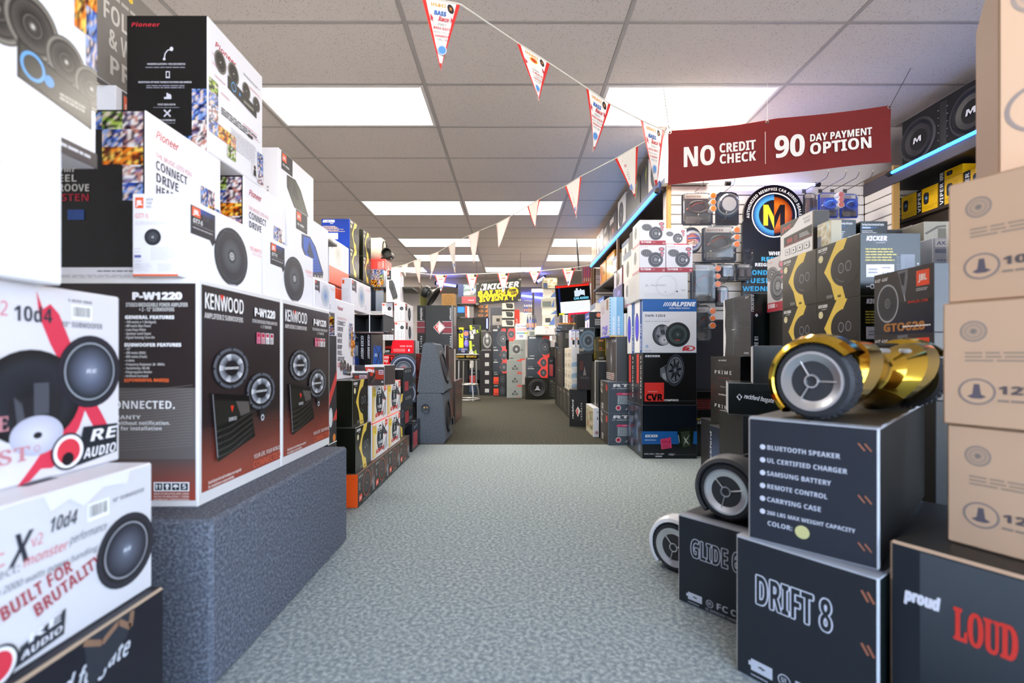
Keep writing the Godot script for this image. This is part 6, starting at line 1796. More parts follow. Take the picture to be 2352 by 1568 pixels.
	front_box("subwoofer_carton", d_plain_black, 4.98, 956, 1030, 801, 985, 0.3, "black carton hidden under the red diamond carton")
	front_box("subwoofer_carton", d_brown_film, 4.9, 1010, 1032, 792, 968, 0.42, "brown film-wrapped carton with a silver edge, right of the grey enclosures")
	front_box("subwoofer_carton", d_brown_film, 5.3, 1038, 1046, 875, 972, 0.7, "thin brown film-wrapped panel standing on the floor by the bar stool")
	bare_subwoofer()
	front_box("speaker_carton", d_kraft, 5.0, 1014, 1045, 674, 700, 0.12, "small brown kraft carton with a printed ring, on the red diamond carton")

func tank():
	var o := thing("air_tank", "cream cylinder tank standing behind the red carton at left", "tank", Vector3(wx(858, 4.75), 1.668, -4.78))
	var b := Build.new()
	b.lathe([[0.0, -0.1], [0.09, -0.1], [0.115, -0.07], [0.12, 0.07], [0.1, 0.1], [0.0, 0.11]], Vector3(0, 0.12, 0), Basis(Vector3.UP, Vector3.RIGHT, Vector3.BACK), K("e4dcc4"), 28)
	part("shell", b.mesh(), finish("satin"), o)
	b = Build.new()
	b.lathe([[0.085, 0.09], [0.092, 0.1], [0.085, 0.11]], Vector3(0, 0.12, 0), Basis(Vector3.UP, Vector3.RIGHT, Vector3.BACK), K("4a463c"), 28)
	part("seam", b.mesh(), finish("satin"), o)

func bullet():
	var z := 4.7
	var o := thing("air_horn", "small black motor with a round mouth, on the red carton at left", "air horn", Vector3(wx(884, z), wy(594, z), -z - 0.05))
	var b := Build.new()
	var ax := Basis(Vector3.UP, Vector3.BACK, Vector3.RIGHT)
	b.lathe([[0.0, -0.1], [0.035, -0.1], [0.035, 0.02], [0.042, 0.04], [0.05, 0.07], [0.044, 0.07], [0.03, 0.03], [0.0, 0.03]], Vector3(0.02, 0.055, 0), ax, K("23221f"), 20)
	part("barrel", b.mesh(), finish("satin"), o)
	b = Build.new()
	b.tube([Vector3(0.0, 0.09, -0.02), Vector3(0.0, 0.15, -0.02)], 0.01, K("2c2a26"))
	b.ball(Vector3(-0.03, 0.1, 0), Vector3(0.02, 0.02, 0.02), K("c8c4bc"), 10)
	part("valve", b.mesh(), finish("satin"), o)
	b = Build.new()
	b.box(Vector3(0.0, 0.01, 0), Vector3(0.1, 0.02, 0.07), K("2a2824"), 0.003)
	part("bracket", b.mesh(), finish("satin"), o)

func wire_shelf():
	# a chrome-edged black shelf with empty bins, over the spined cartons
	var o := thing("shelf_rack", "black shelf rack with chrome rails over the spined wiring cartons", "shelf", Vector3(-0.925, 0.892, -3.24))
	var b := Build.new()
	for y in [0.006, 0.114]:
		b.box(Vector3(0, y, 0), Vector3(0.2, 0.012, 0.26), K("2a2a2c"), 0.002)
	for x in [-0.095, 0.01, 0.095]:
		b.box(Vector3(x, 0.06, 0), Vector3(0.008, 0.1, 0.26), K("3a3b3e"), 0.002)
	b.box(Vector3(0, 0.06, -0.125), Vector3(0.2, 0.1, 0.008), K("3c3d40"))
	part("bin", b.mesh(), finish("satin"), o)
	for q in [[Vector3(-0.1, 0.0, 0.135), Vector3(0.1, 0.0, 0.135)], [Vector3(-0.1, 0.116, 0.135), Vector3(0.1, 0.116, 0.135)], [Vector3(0.01, 0.0, 0.135), Vector3(0.01, 0.116, 0.135)], [Vector3(0.1, 0.006, 0.135), Vector3(0.135, 0.0, 0.15), Vector3(0.155, 0.003, 0.155), Vector3(0.165, 0.02, 0.16)]]:
		b = Build.new()
		b.tube(q, 0.005, K("d8d8da"))
		part("rail", b.mesh(), finish("metal"), o)
	tops.append([-1.02, -0.83, 3.11, 3.37, 1.012])

func grey_enclosures():
	var felt := speckle("felt_grey", Color("5d636b"), Color("484e56"), Color("767d86"), 2.0, 0.05, 0.12)
	var z := 4.1
	var shapes := [[[957.5, 1018], [1016, 902.6], [957, 902.6], [1023, 1018]], [[957.4, 901], [997.5, 785], [971.5, 785], [1023.5, 901]]]
	var says := ["lower grey carpeted speaker enclosure with a round terminal cup, on the floor", "upper grey carpeted speaker enclosure, narrower at the top"]
	for i in 2:
		var s = shapes[i]
		var y0 := 0.0 if i == 0 else 0.4285
		var poly := PackedVector2Array()
		var cx := wx(990, z)
		for q in [0, 3, 1, 2]:
			poly.append(Vector2(wx(s[q][0], z) - cx, maxf(wy(s[q][1], z) - wy(s[0][1], z), 0.0)))
		var o := thing("speaker_enclosure", says[i], "speaker enclosure", Vector3(cx, y0, -z - 0.24), 0.0, "grey carpeted enclosures")
		var b := Build.new()
		var round := PackedVector2Array()
		for k in 4:      # soft corners
			var a := poly[k]; var pr := (poly[(k + 3) % 4] - a).normalized(); var nx := (poly[(k + 1) % 4] - a).normalized()
			for t in 4: round.append(a + pr * 0.018 * (1 - t / 3.0) + nx * 0.018 * (t / 3.0))
		b.prism(round, Vector3.ZERO, Basis(), 0.48, Color.WHITE)
		part("cabinet", b.mesh(), felt, o)
		# recessed baffle with a black driver on the sloping side
		b = Build.new()
		var lo := poly[1]; var hi := poly[2]
		var up := Vector3(hi.x - lo.x, hi.y - lo.y, 0)
		var nn := Vector3(up.y, -up.x, 0).normalized()
		var mid := Vector3((lo.x + hi.x) / 2, (lo.y + hi.y) / 2, 0)
		b.lathe([[0.0, 0.004], [0.05, 0.01], [0.11, 0.002], [0.125, 0.014], [0.145, 0.012], [0.15, 0.0]], mid, Basis(up.normalized(), nn, Vector3.BACK), K("1a1b1d"), 28)
		part("driver", b.mesh(), finish("rubber"), o)
		if i == 0:
			b = Build.new()
			var at := Vector3(wx(978, z) - cx, wy(937, z), 0.24)
			b.lathe([[0.04, 0.0], [0.04, 0.006], [0.034, 0.007], [0.028, 0.001], [0.0, 0.001]], at, Basis(Vector3.RIGHT, Vector3.BACK, Vector3.DOWN), K("3c434c"), 28)
			part("terminal_cup", b.mesh(), finish("satin"), o)
			b = Build.new()
			for s2 in [-1, 1]:
				b.lathe([[0.008, 0.0], [0.008, 0.01], [0.005, 0.012], [0.0, 0.012]], at + Vector3(s2 * 0.011, 0.004, 0.0), Basis(Vector3.RIGHT, Vector3.BACK, Vector3.DOWN), K("d8b070"), 12)
			part("binding_post", b.mesh(), finish("metal"), o)

func bare_subwoofer():
	var z := 5.0
	var o := thing("subwoofer", "bare black subwoofer lying tilted on the red diamond carton", "subwoofer", Vector3(wx(990, z), wy(700, z), -5.1))
	var ax := Basis(Vector3.BACK, deg_to_rad(-33.0)) * Basis(Vector3.UP, Vector3.RIGHT, Vector3.BACK)
	var b := Build.new()
	b.lathe([[0.0, -0.1], [0.06, -0.1], [0.065, -0.09], [0.065, -0.05], [0.05, -0.045], [0.05, -0.03]], Vector3(-0.01, 0.11, 0), ax, K("26282a"), 28)
	part("magnet", b.mesh(), finish("satin"), o)
	b = Build.new()
	b.lathe([[0.05, -0.03], [0.1, 0.015], [0.118, 0.018], [0.122, 0.026], [0.118, 0.03]], Vector3(-0.01, 0.11, 0), ax, K("33332f"), 28)
	part("basket", b.mesh(), finish("satin"), o)
	b = Build.new()
	b.lathe([[0.118, 0.03], [0.1, 0.04], [0.09, 0.03], [0.04, 0.0], [0.0, 0.01]], Vector3(-0.01, 0.11, 0), ax, K("1c1c1c"), 28)
	part("cone", b.mesh(), finish("rubber"), o)
	var r := thing("display_grille", "smoky wire grille with yellow backing beside the bare subwoofer", "grille", Vector3(wx(962, z), wy(700, z), -5.25))
	b = Build.new()
	for i in 8:
		b.tube([Vector3(-0.02 + i * 0.012, 0.0, 0.0), Vector3(-0.04 + i * 0.012, 0.26 - i * 0.018, 0.02)], 0.0025, K("4a4838"), 6)
	b.tube([Vector3(-0.04, 0.26, 0.02), Vector3(0.06, 0.12, 0.02), Vector3(0.068, 0.0, 0.0)], 0.004, K("3a382e"), 6)
	part("wire", b.mesh(), finish("satin"), r)
	b = Build.new()
	b.prism(PackedVector2Array([Vector2(-0.04, 0), Vector2(0.07, 0), Vector2(0.06, 0.1), Vector2(-0.04, 0.17)]), Vector3(0, 0, -0.02), Basis(), 0.01, K("8e8a20"))
	part("backing", b.mesh(), finish("satin"), r)

# ---------------------------------------------------------------- the back of the shop
func flat_sign(called: String, label: String, cat: String, z: float, x0: float, x1: float, yt: float, yb: float, base: String, draw: Callable, thick := 0.008, yaw := 0.0, fin := "satin") -> Node3D:
	var w := wx(x1, z) - wx(x0, z); var h := wy(yt, z) - wy(yb, z)
	var o := thing(called, label, cat, Vector3(wx((x0 + x1) / 2, z), wy(yb, z), -z), yaw)
	var b := Build.new()
	b.box(Vector3(0, h / 2, -thick / 2), Vector3(w, h, thick), K(base), 0.001)
	part("board", b.mesh(), finish(fin), o)
	var p := Print.new(self, Vector3(-w / 2, 0, 0), Vector3.RIGHT, Vector3.UP, w, h)
	draw.call(p)
	if p.v.size() > 0: part("print", p.mesh(), finish(fin), o)
	return o

func led_bar(label: String, a: Vector3, b: Vector3, r: float, col: Color, energy: float, facing: Vector3, light := 1.0, name := "led_strip") -> Node3D:
	var o := thing(name, label, "light strip", (a + b) / 2)
	var m := Build.new()
	var d := (b - a)
	m.tube([-d / 2, d / 2], r, Color.WHITE, 8)
	part("tube", m.mesh(), glow("led_%s_%.1f" % [col.to_html(false), energy], col, energy), o)
	m = Build.new()
	for s in [-0.5, 0.5]:
		m.tube([d * s - d.normalized() * 0.02, d * s + d.normalized() * 0.02], r * 1.5, K("16181c"), 8)
	part("end_cap", m.mesh(), finish("satin"), o)
	if light > 0:
		var l := AreaLight3D.new()
		l.name = "lamp_light"
		l.area_size = Vector2(d.length() * 0.95, r * 2)
		l.light_color = col
		l.light_energy = light
		l.area_range = 12.0
		l.area_attenuation = 2.0
		l.shadow_enabled = true
		o.add_child(l, true)
		l.position = facing * r * 1.6
		var x := d.normalized()
		var zz := -facing
		l.basis = Basis(x, (-facing).cross(x) * -1.0, facing * 1.0).orthonormalized()
		l.basis = Basis(x, facing.cross(x), facing).orthonormalized() * Basis(Vector3.UP, PI)
	return o

func build_back():
	bar_stool()
	var g := "black cartons with a white sticker"
	var ord := ["bottom", "second from bottom", "middle", "second from top", "top"]
	for i in 5:
		put("amplifier_carton", d_square, wx(1102, 9.2), wx(1132, 9.2), 9.2, 9.5, i * 0.168, i * 0.168 + 0.166, "front", "right", "black carton with white square sticker, %s behind the bar stool" % ord[i], g)
	front_box("speaker_carton", d_photo_dark, 9.2, 1105, 1131, 757, 803, 0.3, "dark photo carton with a grey horn speaker, on the white-sticker cartons")
	put("speaker_carton", d_kick_dark, wx(1076, 9.3), wx(1101, 9.3), 9.3, 9.6, 0.0, 0.29, "front", "right", "dark carton seen through the bar stool's legs, at floor level")
	front_box("speaker_carton", d_red_label, 9.3, 1076, 1101, 850, 885, 0.3, "black and red carton seen through the bar stool's legs, upper")
	front_box("subwoofer_carton", d_lime, 9.25, 1077, 1102, 781, 850, 0.3, "lower black carton with lime green side and slanted white letters", "lime-sided cartons")
	front_box("subwoofer_carton", d_lime, 9.25, 1078, 1102, 746, 780, 0.3, "upper black carton with lime green side and slanted white letters", "lime-sided cartons")
	front_box("speaker_carton", d_yellow_tab, 9.3, 1054, 1064, 752, 798, 0.2, "slim bright yellow carton left of the lime-sided cartons")
	front_box("speaker_carton", d_alp_mini, 9.3, 1065, 1076, 758, 798, 0.2, "slim blue carton between the yellow and lime-sided cartons")
	front_box("speaker_carton", d_alp_mini, 9.2, 1053, 1074, 799, 811, 0.3, "flat blue and white carton above the bar stool seat")
	put("display_rack", d_plain_black, wx(1048, 9.35), wx(1075, 9.35), 9.35, 9.7, 0.0, 0.79, "front", "right", "dark rack in the shade behind the bar stool", "", 0.0, "rack")
	# red hexagon column
	g = "black cartons with a red hexagon, left column"
	put("subwoofer_carton", d_cvr_small, wx(1133, 8.95), wx(1163, 8.95), 8.95, 9.25, 0.0, 0.212, "front", "right", "black carton with a red square and small woofer, bottom of the left hexagon column")
	put("subwoofer_carton", d_cvr_small, wx(1133, 8.95), wx(1163, 8.95), 8.95, 9.25, 0.213, 0.425, "front", "right", "black carton with a red square and small woofer, second from the floor")
	put("subwoofer_carton", d_hexa, wx(1132, 8.95), wx(1164, 8.95), 8.95, 9.25, 0.426, 0.65, "front", "right", "black carton with a red hexagon, lower of the two middle ones, left column", g)
	put("subwoofer_carton", d_hexa, wx(1132, 8.95), wx(1164, 8.95), 8.95, 9.25, 0.651, 0.872, "front", "right", "black carton with a red hexagon, upper of the two middle ones, left column", g)
	put("subwoofer_carton", d_hexa, wx(1131, 8.95), wx(1162, 8.95), 8.95, 9.25, 0.873, 1.255, "front", "right", "large black carton with a red hexagon, top of the left column", g)
	front_box("subwoofer_carton", d_hexa_tall, 9.0, 1163, 1183, 754, 781, 0.25, "small red hexagon carton beside the white finance sign")
	put("speaker_carton", d_plain_black, wx(1165, 9.05), wx(1182, 9.05), 9.05, 9.3, 0.0, 1.03, "front", "right", "dark carton in the gap between the hexagon column and the grey column")
	# grey column
	g = "grey amplifier cartons with a black emblem"
	for i in 3:
		put("amplifier_carton", d_grey_db, wx(1164, 8.6), wx(1199, 8.6), 8.6, 8.9, i * 0.226, i * 0.226 + 0.224, "front", "right", "grey carton with a black emblem and red tab, %s of the grey column" % ["bottom", "second", "third from the floor"][i], g)
	put("amplifier_carton", d_grey_db_top, wx(1169, 8.62), wx(1206, 8.62), 8.62, 8.92, 0.679, 1.04, "front", "right", "taller grey carton with a round lens picture, top of the grey column")
	flat_sign("finance_sign", "small white finance notice standing on the grey column", "sign", 8.66, 1184, 1213, 743, 780, "f0f2f4", func(p):
		p.text(0.12, 0.8, 0.88, 0.1, "We Finance", "3858a0", "b"); p.small(0.1, 0.56, 0.9, 0.74, 3, "e07888", 0.2, 0.6); p.rect(0.06, 0.36, 0.94, 0.46, "78b0c8"); p.rect(0.7, 0.36, 0.94, 0.46, "c8d048"); p.rect(0.3, 0.14, 0.6, 0.28, "6888c0"); p.small(0.32, 0.16, 0.58, 0.26, 2, "e8c0c8", 0.1))
	# right hexagon column with the loudspeaker at its foot
	var z := 8.3
	var o := thing("subwoofer_enclosure", "black box enclosure with a large round woofer and silver emblem, on the back floor", "subwoofer", Vector3(wx(1234.5, z), 0, -z - 0.2))
	var b := Build.new()
	var w := wx(1262, z) - wx(1207, z)
	b.box(Vector3(0, 0.185, 0), Vector3(w, 0.37, 0.4), K("161615"), 0.006)
	part("cabinet", b.mesh(), finish("cloth"), o)
	b = Build.new()
	b.lathe([[0.165, 0.0], [0.165, 0.006], [0.15, 0.012], [0.148, 0.008]], Vector3(0, 0.19, 0.2), Basis(Vector3.RIGHT, Vector3.BACK, Vector3.DOWN), K("2c2c2b"), 36)
	b.lathe([[0.148, 0.008], [0.135, 0.022], [0.122, 0.01]], Vector3(0, 0.19, 0.2), Basis(Vector3.RIGHT, Vector3.BACK, Vector3.DOWN), K("1c1c1c"), 36)
	b.lathe([[0.124, 0.012], [0.13, 0.014], [0.124, 0.017]], Vector3(0, 0.19, 0.2), Basis(Vector3.RIGHT, Vector3.BACK, Vector3.DOWN), K("8a8a84"), 36)
	part("surround", b.mesh(), finish("rubber"), o)
	b = Build.new()
	b.lathe([[0.122, 0.01], [0.06, -0.002], [0.0, -0.004]], Vector3(0, 0.19, 0.2), Basis(Vector3.RIGHT, Vector3.BACK, Vector3.DOWN), K("2a2a2c"), 36)
	part("cone", b.mesh(), finish("satin"), o)
	var p := Print.new(self, Vector3(-0.05, 0.14, 0.205), Vector3.RIGHT, Vector3.UP, 0.1, 0.1)
	p.poly([0.05, 0.3, 0.25, 0.38, 0.36, 0.9, 0.46, 0.9, 0.46, 0.36, 0.54, 0.36, 0.54, 0.9, 0.64, 0.9, 0.75, 0.38, 0.95, 0.3, 0.95, 0.14, 0.6, 0.24, 0.4, 0.24, 0.05, 0.14], "c8d0dc")
	part("emblem", p.mesh(), finish("satin"), o)
	tops.append([wx(1207, z), wx(1262, z), z, z + 0.4, 0.37])
	g = "black cartons with a red hexagon, right column"
	put("subwoofer_carton", d_hexa_comp, wx(1209, z), wx(1258, z), z, z + 0.35, 0.37, 0.543, "front", "right", "low black carton with a red hexagon, directly on the round woofer enclosure", g)
	put("subwoofer_carton", d_hexa_comp, wx(1209, z), wx(1258, z), z, z + 0.35, 0.544, 0.716, "front", "right", "low black carton with a red hexagon, middle of the right column", g)
	put("subwoofer_carton", d_hexa_comp, wx(1213, z), wx(1262, z), z, z + 0.35, 0.717, 1.09, "front", "right", "large black carton with a red hexagon, top of the right column", g)
	front_box("accessory_carton", d_gray_clip, 8.35, 1213, 1262, 757, 771, 0.3, "flat open beige tray carton on the large red hexagon carton")
	g = "black cartons right of the hexagon column"
	put("speaker_carton", d_dark_row, wx(1262, 8.4), wx(1276, 8.4), 8.4, 8.7, 0.0, 0.36, "front", "right", "narrow black carton right of the round woofer enclosure", g)
	put("speaker_carton", d_red_label, wx(1260, 8.4), wx(1276, 8.4), 8.4, 8.7, 0.361, 0.72, "front", "right", "narrow dark red-striped carton beside the low red hexagon cartons", g)
	put("speaker_carton", d_dark_row, wx(1262, 8.4), wx(1275, 8.4), 8.4, 8.7, 0.721, 0.9, "front", "right", "narrow black cone carton beside the large red hexagon carton", g)
	put("speaker_carton", d_plain_white, wx(1264, 8.4), wx(1275, 8.4), 8.4, 8.65, 0.901, 1.02, "front", "right", "pale grey carton end above the narrow black cartons", "")
	# upper shelves at the back left
	stand("display_riser", "dark display riser behind the back cartons", wx(1046, 9.75), wx(1190, 9.75), 9.75, 10.3, 1.27, [[wx(1046, 9.5), wx(1100, 9.5), 9.5, 10.0, 1.78]])
	g = "orange-edged amplifier cartons"
	for i in 3:
		put("amplifier_carton", d_orange_amp, wx(1088, 9.8), wx(1121, 9.8), 9.8, 10.1, 1.525 + i * 0.088, 1.611 + i * 0.088, "front", "right", "brown carton with orange corner, %s under the black banner" % ["bottom", "middle", "top"][i], g)
	put("side_cabinet", d_plain_black, wx(1086, 9.8), wx(1122, 9.8), 9.8, 10.1, 1.27, 1.524, "front", "right", "black cabinet under the orange-edged cartons", "", 0.0, "cabinet")
	put("amplifier_carton", d_qr_grey, wx(1131, 9.4), wx(1156, 9.4), 9.4, 9.6, 1.35, 1.53, "front", "right", "grey carton with a dark square, above the large left hexagon carton")
	put("speaker_carton", d_plain_grey, wx(1126, 9.6), wx(1158, 9.6), 9.62, 9.75, 1.255, 1.72, "front", "right", "brown-grey carton behind the one with the dark square")
	put("speaker_carton", d_photo_dark, wx(1126, 9.35), wx(1160, 9.35), 9.3, 9.6, 1.255, 1.345, "front", "right", "flat white-labelled carton under the grey one with the dark square")
	g = "white amplifier cartons in a column"
	for i in 3:
		put("amplifier_carton", d_amp_side, wx(1153, 9.25), wx(1181, 9.25), 9.25, 9.55, 1.275 + i * 0.163, 1.437 + i * 0.163, "front", "right", "white carton with a black amplifier, %s left of the red sign" % ["bottom", "middle", "top"][i], g)
	put("speaker_carton", d_plain_black, wx(1155, 9.28), wx(1181, 9.28), 9.28, 9.6, 1.04, 1.274, "front", "right", "black carton below the column of white amplifier cartons")
	front_box("header_carton", d_hdr_red, 9.3, 1182, 1193, 711, 745, 0.3, "tall red carton with two white letters, right of the white amplifier cartons")
	flat_sign("notice_board", "plain white notice sheet behind the small finance notice", "notice", 9.4, 1194, 1221, 717, 748, "e6e2dc", func(p): p.small(0.3, 0.3, 0.9, 0.9, 8, "d0c0b8", 0.3, 0.25))
	g = "cartons on the high back shelf"
	put("stereo_carton", d_stack_red, wx(1047, 9.52), wx(1093, 9.52), 9.52, 9.85, 1.78, 1.915, "front", "right", "flat dark carton with a maroon face, left of the black banner", g)
	put("stereo_carton", d_stack_photo, wx(1052, 9.52), wx(1094, 9.52), 9.52, 9.85, 1.915, 2.16, "front", "right", "navy carton with a pale photo face, left of the black banner", g)
	var tv := flat_sign("display_screen", "small blue lit screen beside the red diamond carton", "screen", 9.45, 1050, 1068, 702, 728, "14161c", func(p): p.k += 1)
	lit_panel(tv, -0.065, 0.09, 0.065, 0.2, Color(0.16, 0.38, 0.95), 1.3)
	put("manual_carton", d_hdr_red, wx(1069, 9.5), wx(1073, 9.5), 9.5, 9.7, 1.5, 1.73, "front", "right", "thin red book-like carton right of the blue lit screen", "", 0.0, "book")
	put("manual_carton", d_plain_white, wx(1073.5, 9.5), wx(1077, 9.5), 9.5, 9.7, 1.5, 1.72, "front", "right", "thin white book-like carton beside the thin red one", "", 0.0, "book")
	put("display_shelf", d_plain_black, wx(1046, 9.5), wx(1086, 9.5), 9.5, 9.74, 1.27, 1.498, "front", "right", "dark shelf unit under the blue lit screen", "", 0.0, "shelf")
	led_bar("short vertical blue light strip right of the lime-sided cartons", Vector3(wx(1119, 9.18), wy(757, 9.18), -9.15), Vector3(wx(1119, 9.18), wy(729, 9.18), -9.15), 0.012, Color(0.45, 0.5, 1.0), 4.0, Vector3.BACK, 0.05)
	led_bar("slanting blue light tube on the left of the back wall", Vector3(wx(1001, 11.2), wy(650, 11.2), -11.2), Vector3(wx(1050, 11.2), wy(657, 11.2), -11.2), 0.03, Color(0.42, 0.46, 1.0), 5.0, Vector3.BACK, 0.2)
	led_bar("long blue light tube on the back wall behind the pole", Vector3(wx(1195, 12.55), wy(678, 12.55), -12.55), Vector3(wx(1250, 12.55), wy(685, 12.55), -12.55), 0.03, Color(0.42, 0.46, 1.0), 5.0, Vector3.BACK, 0.3)
	led_bar("small blue light tube high up under the ceiling, above the pole", Vector3(wx(1232, 10.9), wy(648, 10.9), -10.9), Vector3(wx(1252, 10.9), wy(636, 10.9), -10.9), 0.03, Color(0.42, 0.46, 1.0), 5.0, Vector3.BACK, 0.15)
	# low dropped ceiling beyond
	var wd := structure("trim_1", "soffit band under the ceiling at the back")
	slab(wd, "soffit", -3.08, 1.62, 2.36, 2.57, 11.3, 12.6, plain("soffit", Color("9c948e")))
	back_banner()
	# pole with hanging packs, white packs and the tilted screen
	var po := thing("display_pole", "dark upright pole with small hanging packs near the dark screen", "pole", Vector3(wx(1225, 8.7), 0, -8.7))
	b = Build.new()
	b.tube([Vector3.ZERO, Vector3(0, wy(672, 8.7), 0)], 0.018, K("3c3a38"))
	part("post", b.mesh(), finish("satin"), po)
	b = Build.new()
	b.tube([Vector3(0, wy(692, 8.7), 0), Vector3(-0.17, wy(690, 8.7), 0.05)], 0.006, K("8a8884"))
	b.tube([Vector3(0, wy(722, 8.7), 0), Vector3(-0.1, wy(722, 8.7), 0.05)], 0.006, K("8a8884"))
	part("arm", b.mesh(), finish("metal"), po)
	g = "small bottles hung on the pole"
	for i in 4:
		small_pack("bottle_pack", "small white-capped blue pack on the pole, %s from the left" % ["first", "second", "third", "fourth"][i], Vector3(wx(1205 + i * 5.0, 8.65), wy(718, 8.65), -8.65), 0.034, 0.15, "4858a0" if i < 2 else "7a6a70", "e4e2de", g)
	for i in 4:
		small_pack("bottle_pack", "dark blue pack low on the pole, %s from the left" % ["first", "second", "third", "fourth"][i], Vector3(wx(1212 + i * 6.0, 8.62), wy(757, 8.62), -8.62), 0.036, 0.26, "2c3868" if i != 1 else "6878d8", "5a5c68", "dark blue packs on the pole")
	flat_sign("light_panel", "small bright white light box behind the pole", "light box", 9.6, 1221, 1249, 663, 671, "f8f8f4", func(p): p.k += 1)
	put("white_pack", d_mono_cam, wx(1247, 7.9), wx(1276, 7.9), 7.9, 8.1, 1.23, 1.41, "front", "right", "white pack with a small camera picture, bottom of the packs left of the dark screen", "", -6.0)
	put("white_pack", d_mono_white, wx(1246, 7.95), wx(1284, 7.95), 7.95, 8.15, 1.41, 1.535, "front", "right", "wide white pack with a blue corner, second from the bottom left of the screen", "", -6.0)
	put("white_pack", d_gray_clip, wx(1244, 7.95), wx(1281, 7.95), 7.95, 8.15, 1.535, 1.69, "front", "right", "grey-fronted pack with a blue strip, third up left of the screen", "", -4.0)
	put("white_pack", d_mono_white, wx(1248, 8.0), wx(1279, 8.0), 8.0, 8.15, 1.69, 1.86, "front", "right", "pale blank pack above the grey-fronted one, left of the screen")
	put("foil_pack", d_clear_pack, wx(1247, 7.95), wx(1279, 7.95), 7.95, 8.1, 1.861, 2.03, "front", "right", "silver foil pack at the top of the pile left of the screen", "", 5.0)
	put("display_rack", d_plain_white, wx(1262, 8.0), wx(1275, 8.0), 8.66, 8.9, 0.0, 1.22, "front", "right", "pale rack leg behind the white packs", "", 0.0, "rack")
	put("white_tray", d_plain_white, wx(1231, 7.9), wx(1276, 7.9), 7.86, 8.36, 1.05, 1.228, "front", "right", "long white tray under the white packs", "", 0.0, "tray")
	screen()
	# books and black packs under the screen
	put("manual_row", d_amber, wx(1284, 7.3), wx(1323, 7.3), 7.32, 7.7, 1.22, 1.245, "front", "right", "thin tan shelf board under the dark screen", "", 0.0, "shelf")
	for i in 5:
		var cc: Callable = [d_plain_grey, d_plain_white, d_plain_white, d_hdr_red, d_red_label][i]
		put("manual", cc, wx(1286 + i * 6.5, 7.35), wx(1291.5 + i * 6.5, 7.35), 7.35, 7.5, 1.246, 1.37, "front", "right", "thin %s manual standing under the dark screen, %s from the left" % [["grey", "white", "white", "red", "black"][i], ["first", "second", "third", "fourth", "fifth"][i]], "manuals under the screen", 0.0, "book")
	front_box("audio_carton", d_plain_black, 7.2, 1324, 1347, 722, 757, 0.3, "black carton right under the dark screen's corner")

func lit_panel(o: Node3D, x0: float, y0: float, x1: float, y1: float, col: Color, energy: float):
	var b := Build.new()
	b.box(Vector3((x0 + x1) / 2, (y0 + y1) / 2, 0.002), Vector3(x1 - x0, y1 - y0, 0.002), Color.WHITE)
	part("screen", b.mesh(), glow("screen_%s" % col.to_html(false), col, energy), o)
	var l := AreaLight3D.new()
	l.name = "screen_light"
	l.area_size = Vector2(x1 - x0, y1 - y0)
	l.light_color = col
	l.light_energy = 0.03
	l.shadow_enabled = true
	o.add_child(l, true)
	l.position = Vector3((x0 + x1) / 2, (y0 + y1) / 2, 0.006)
	l.rotation.y = PI

func small_pack(called: String, label: String, at: Vector3, w: float, h: float, col: String, cap: String, group: String):
	var o := thing(called, label, "pack", at, 0.0, group)
	var b := Build.new()
	b.box(Vector3(0, h * 0.36, 0), Vector3(w, h * 0.72, w * 0.7), K(col), w * 0.15)
	b.box(Vector3(0, h * 0.3, w * 0.36), Vector3(w * 0.7, h * 0.3, 0.002), K("d88858"))
	part("body", b.mesh(), finish("gloss"), o)
	b = Build.new()
	b.lathe([[w * 0.38, h * 0.72], [w * 0.38, h * 0.84], [w * 0.2, h * 0.9], [w * 0.2, h], [0.0, h]], Vector3.ZERO, Basis(), K(cap), 12)
	part("cap", b.mesh(), finish("satin"), o)

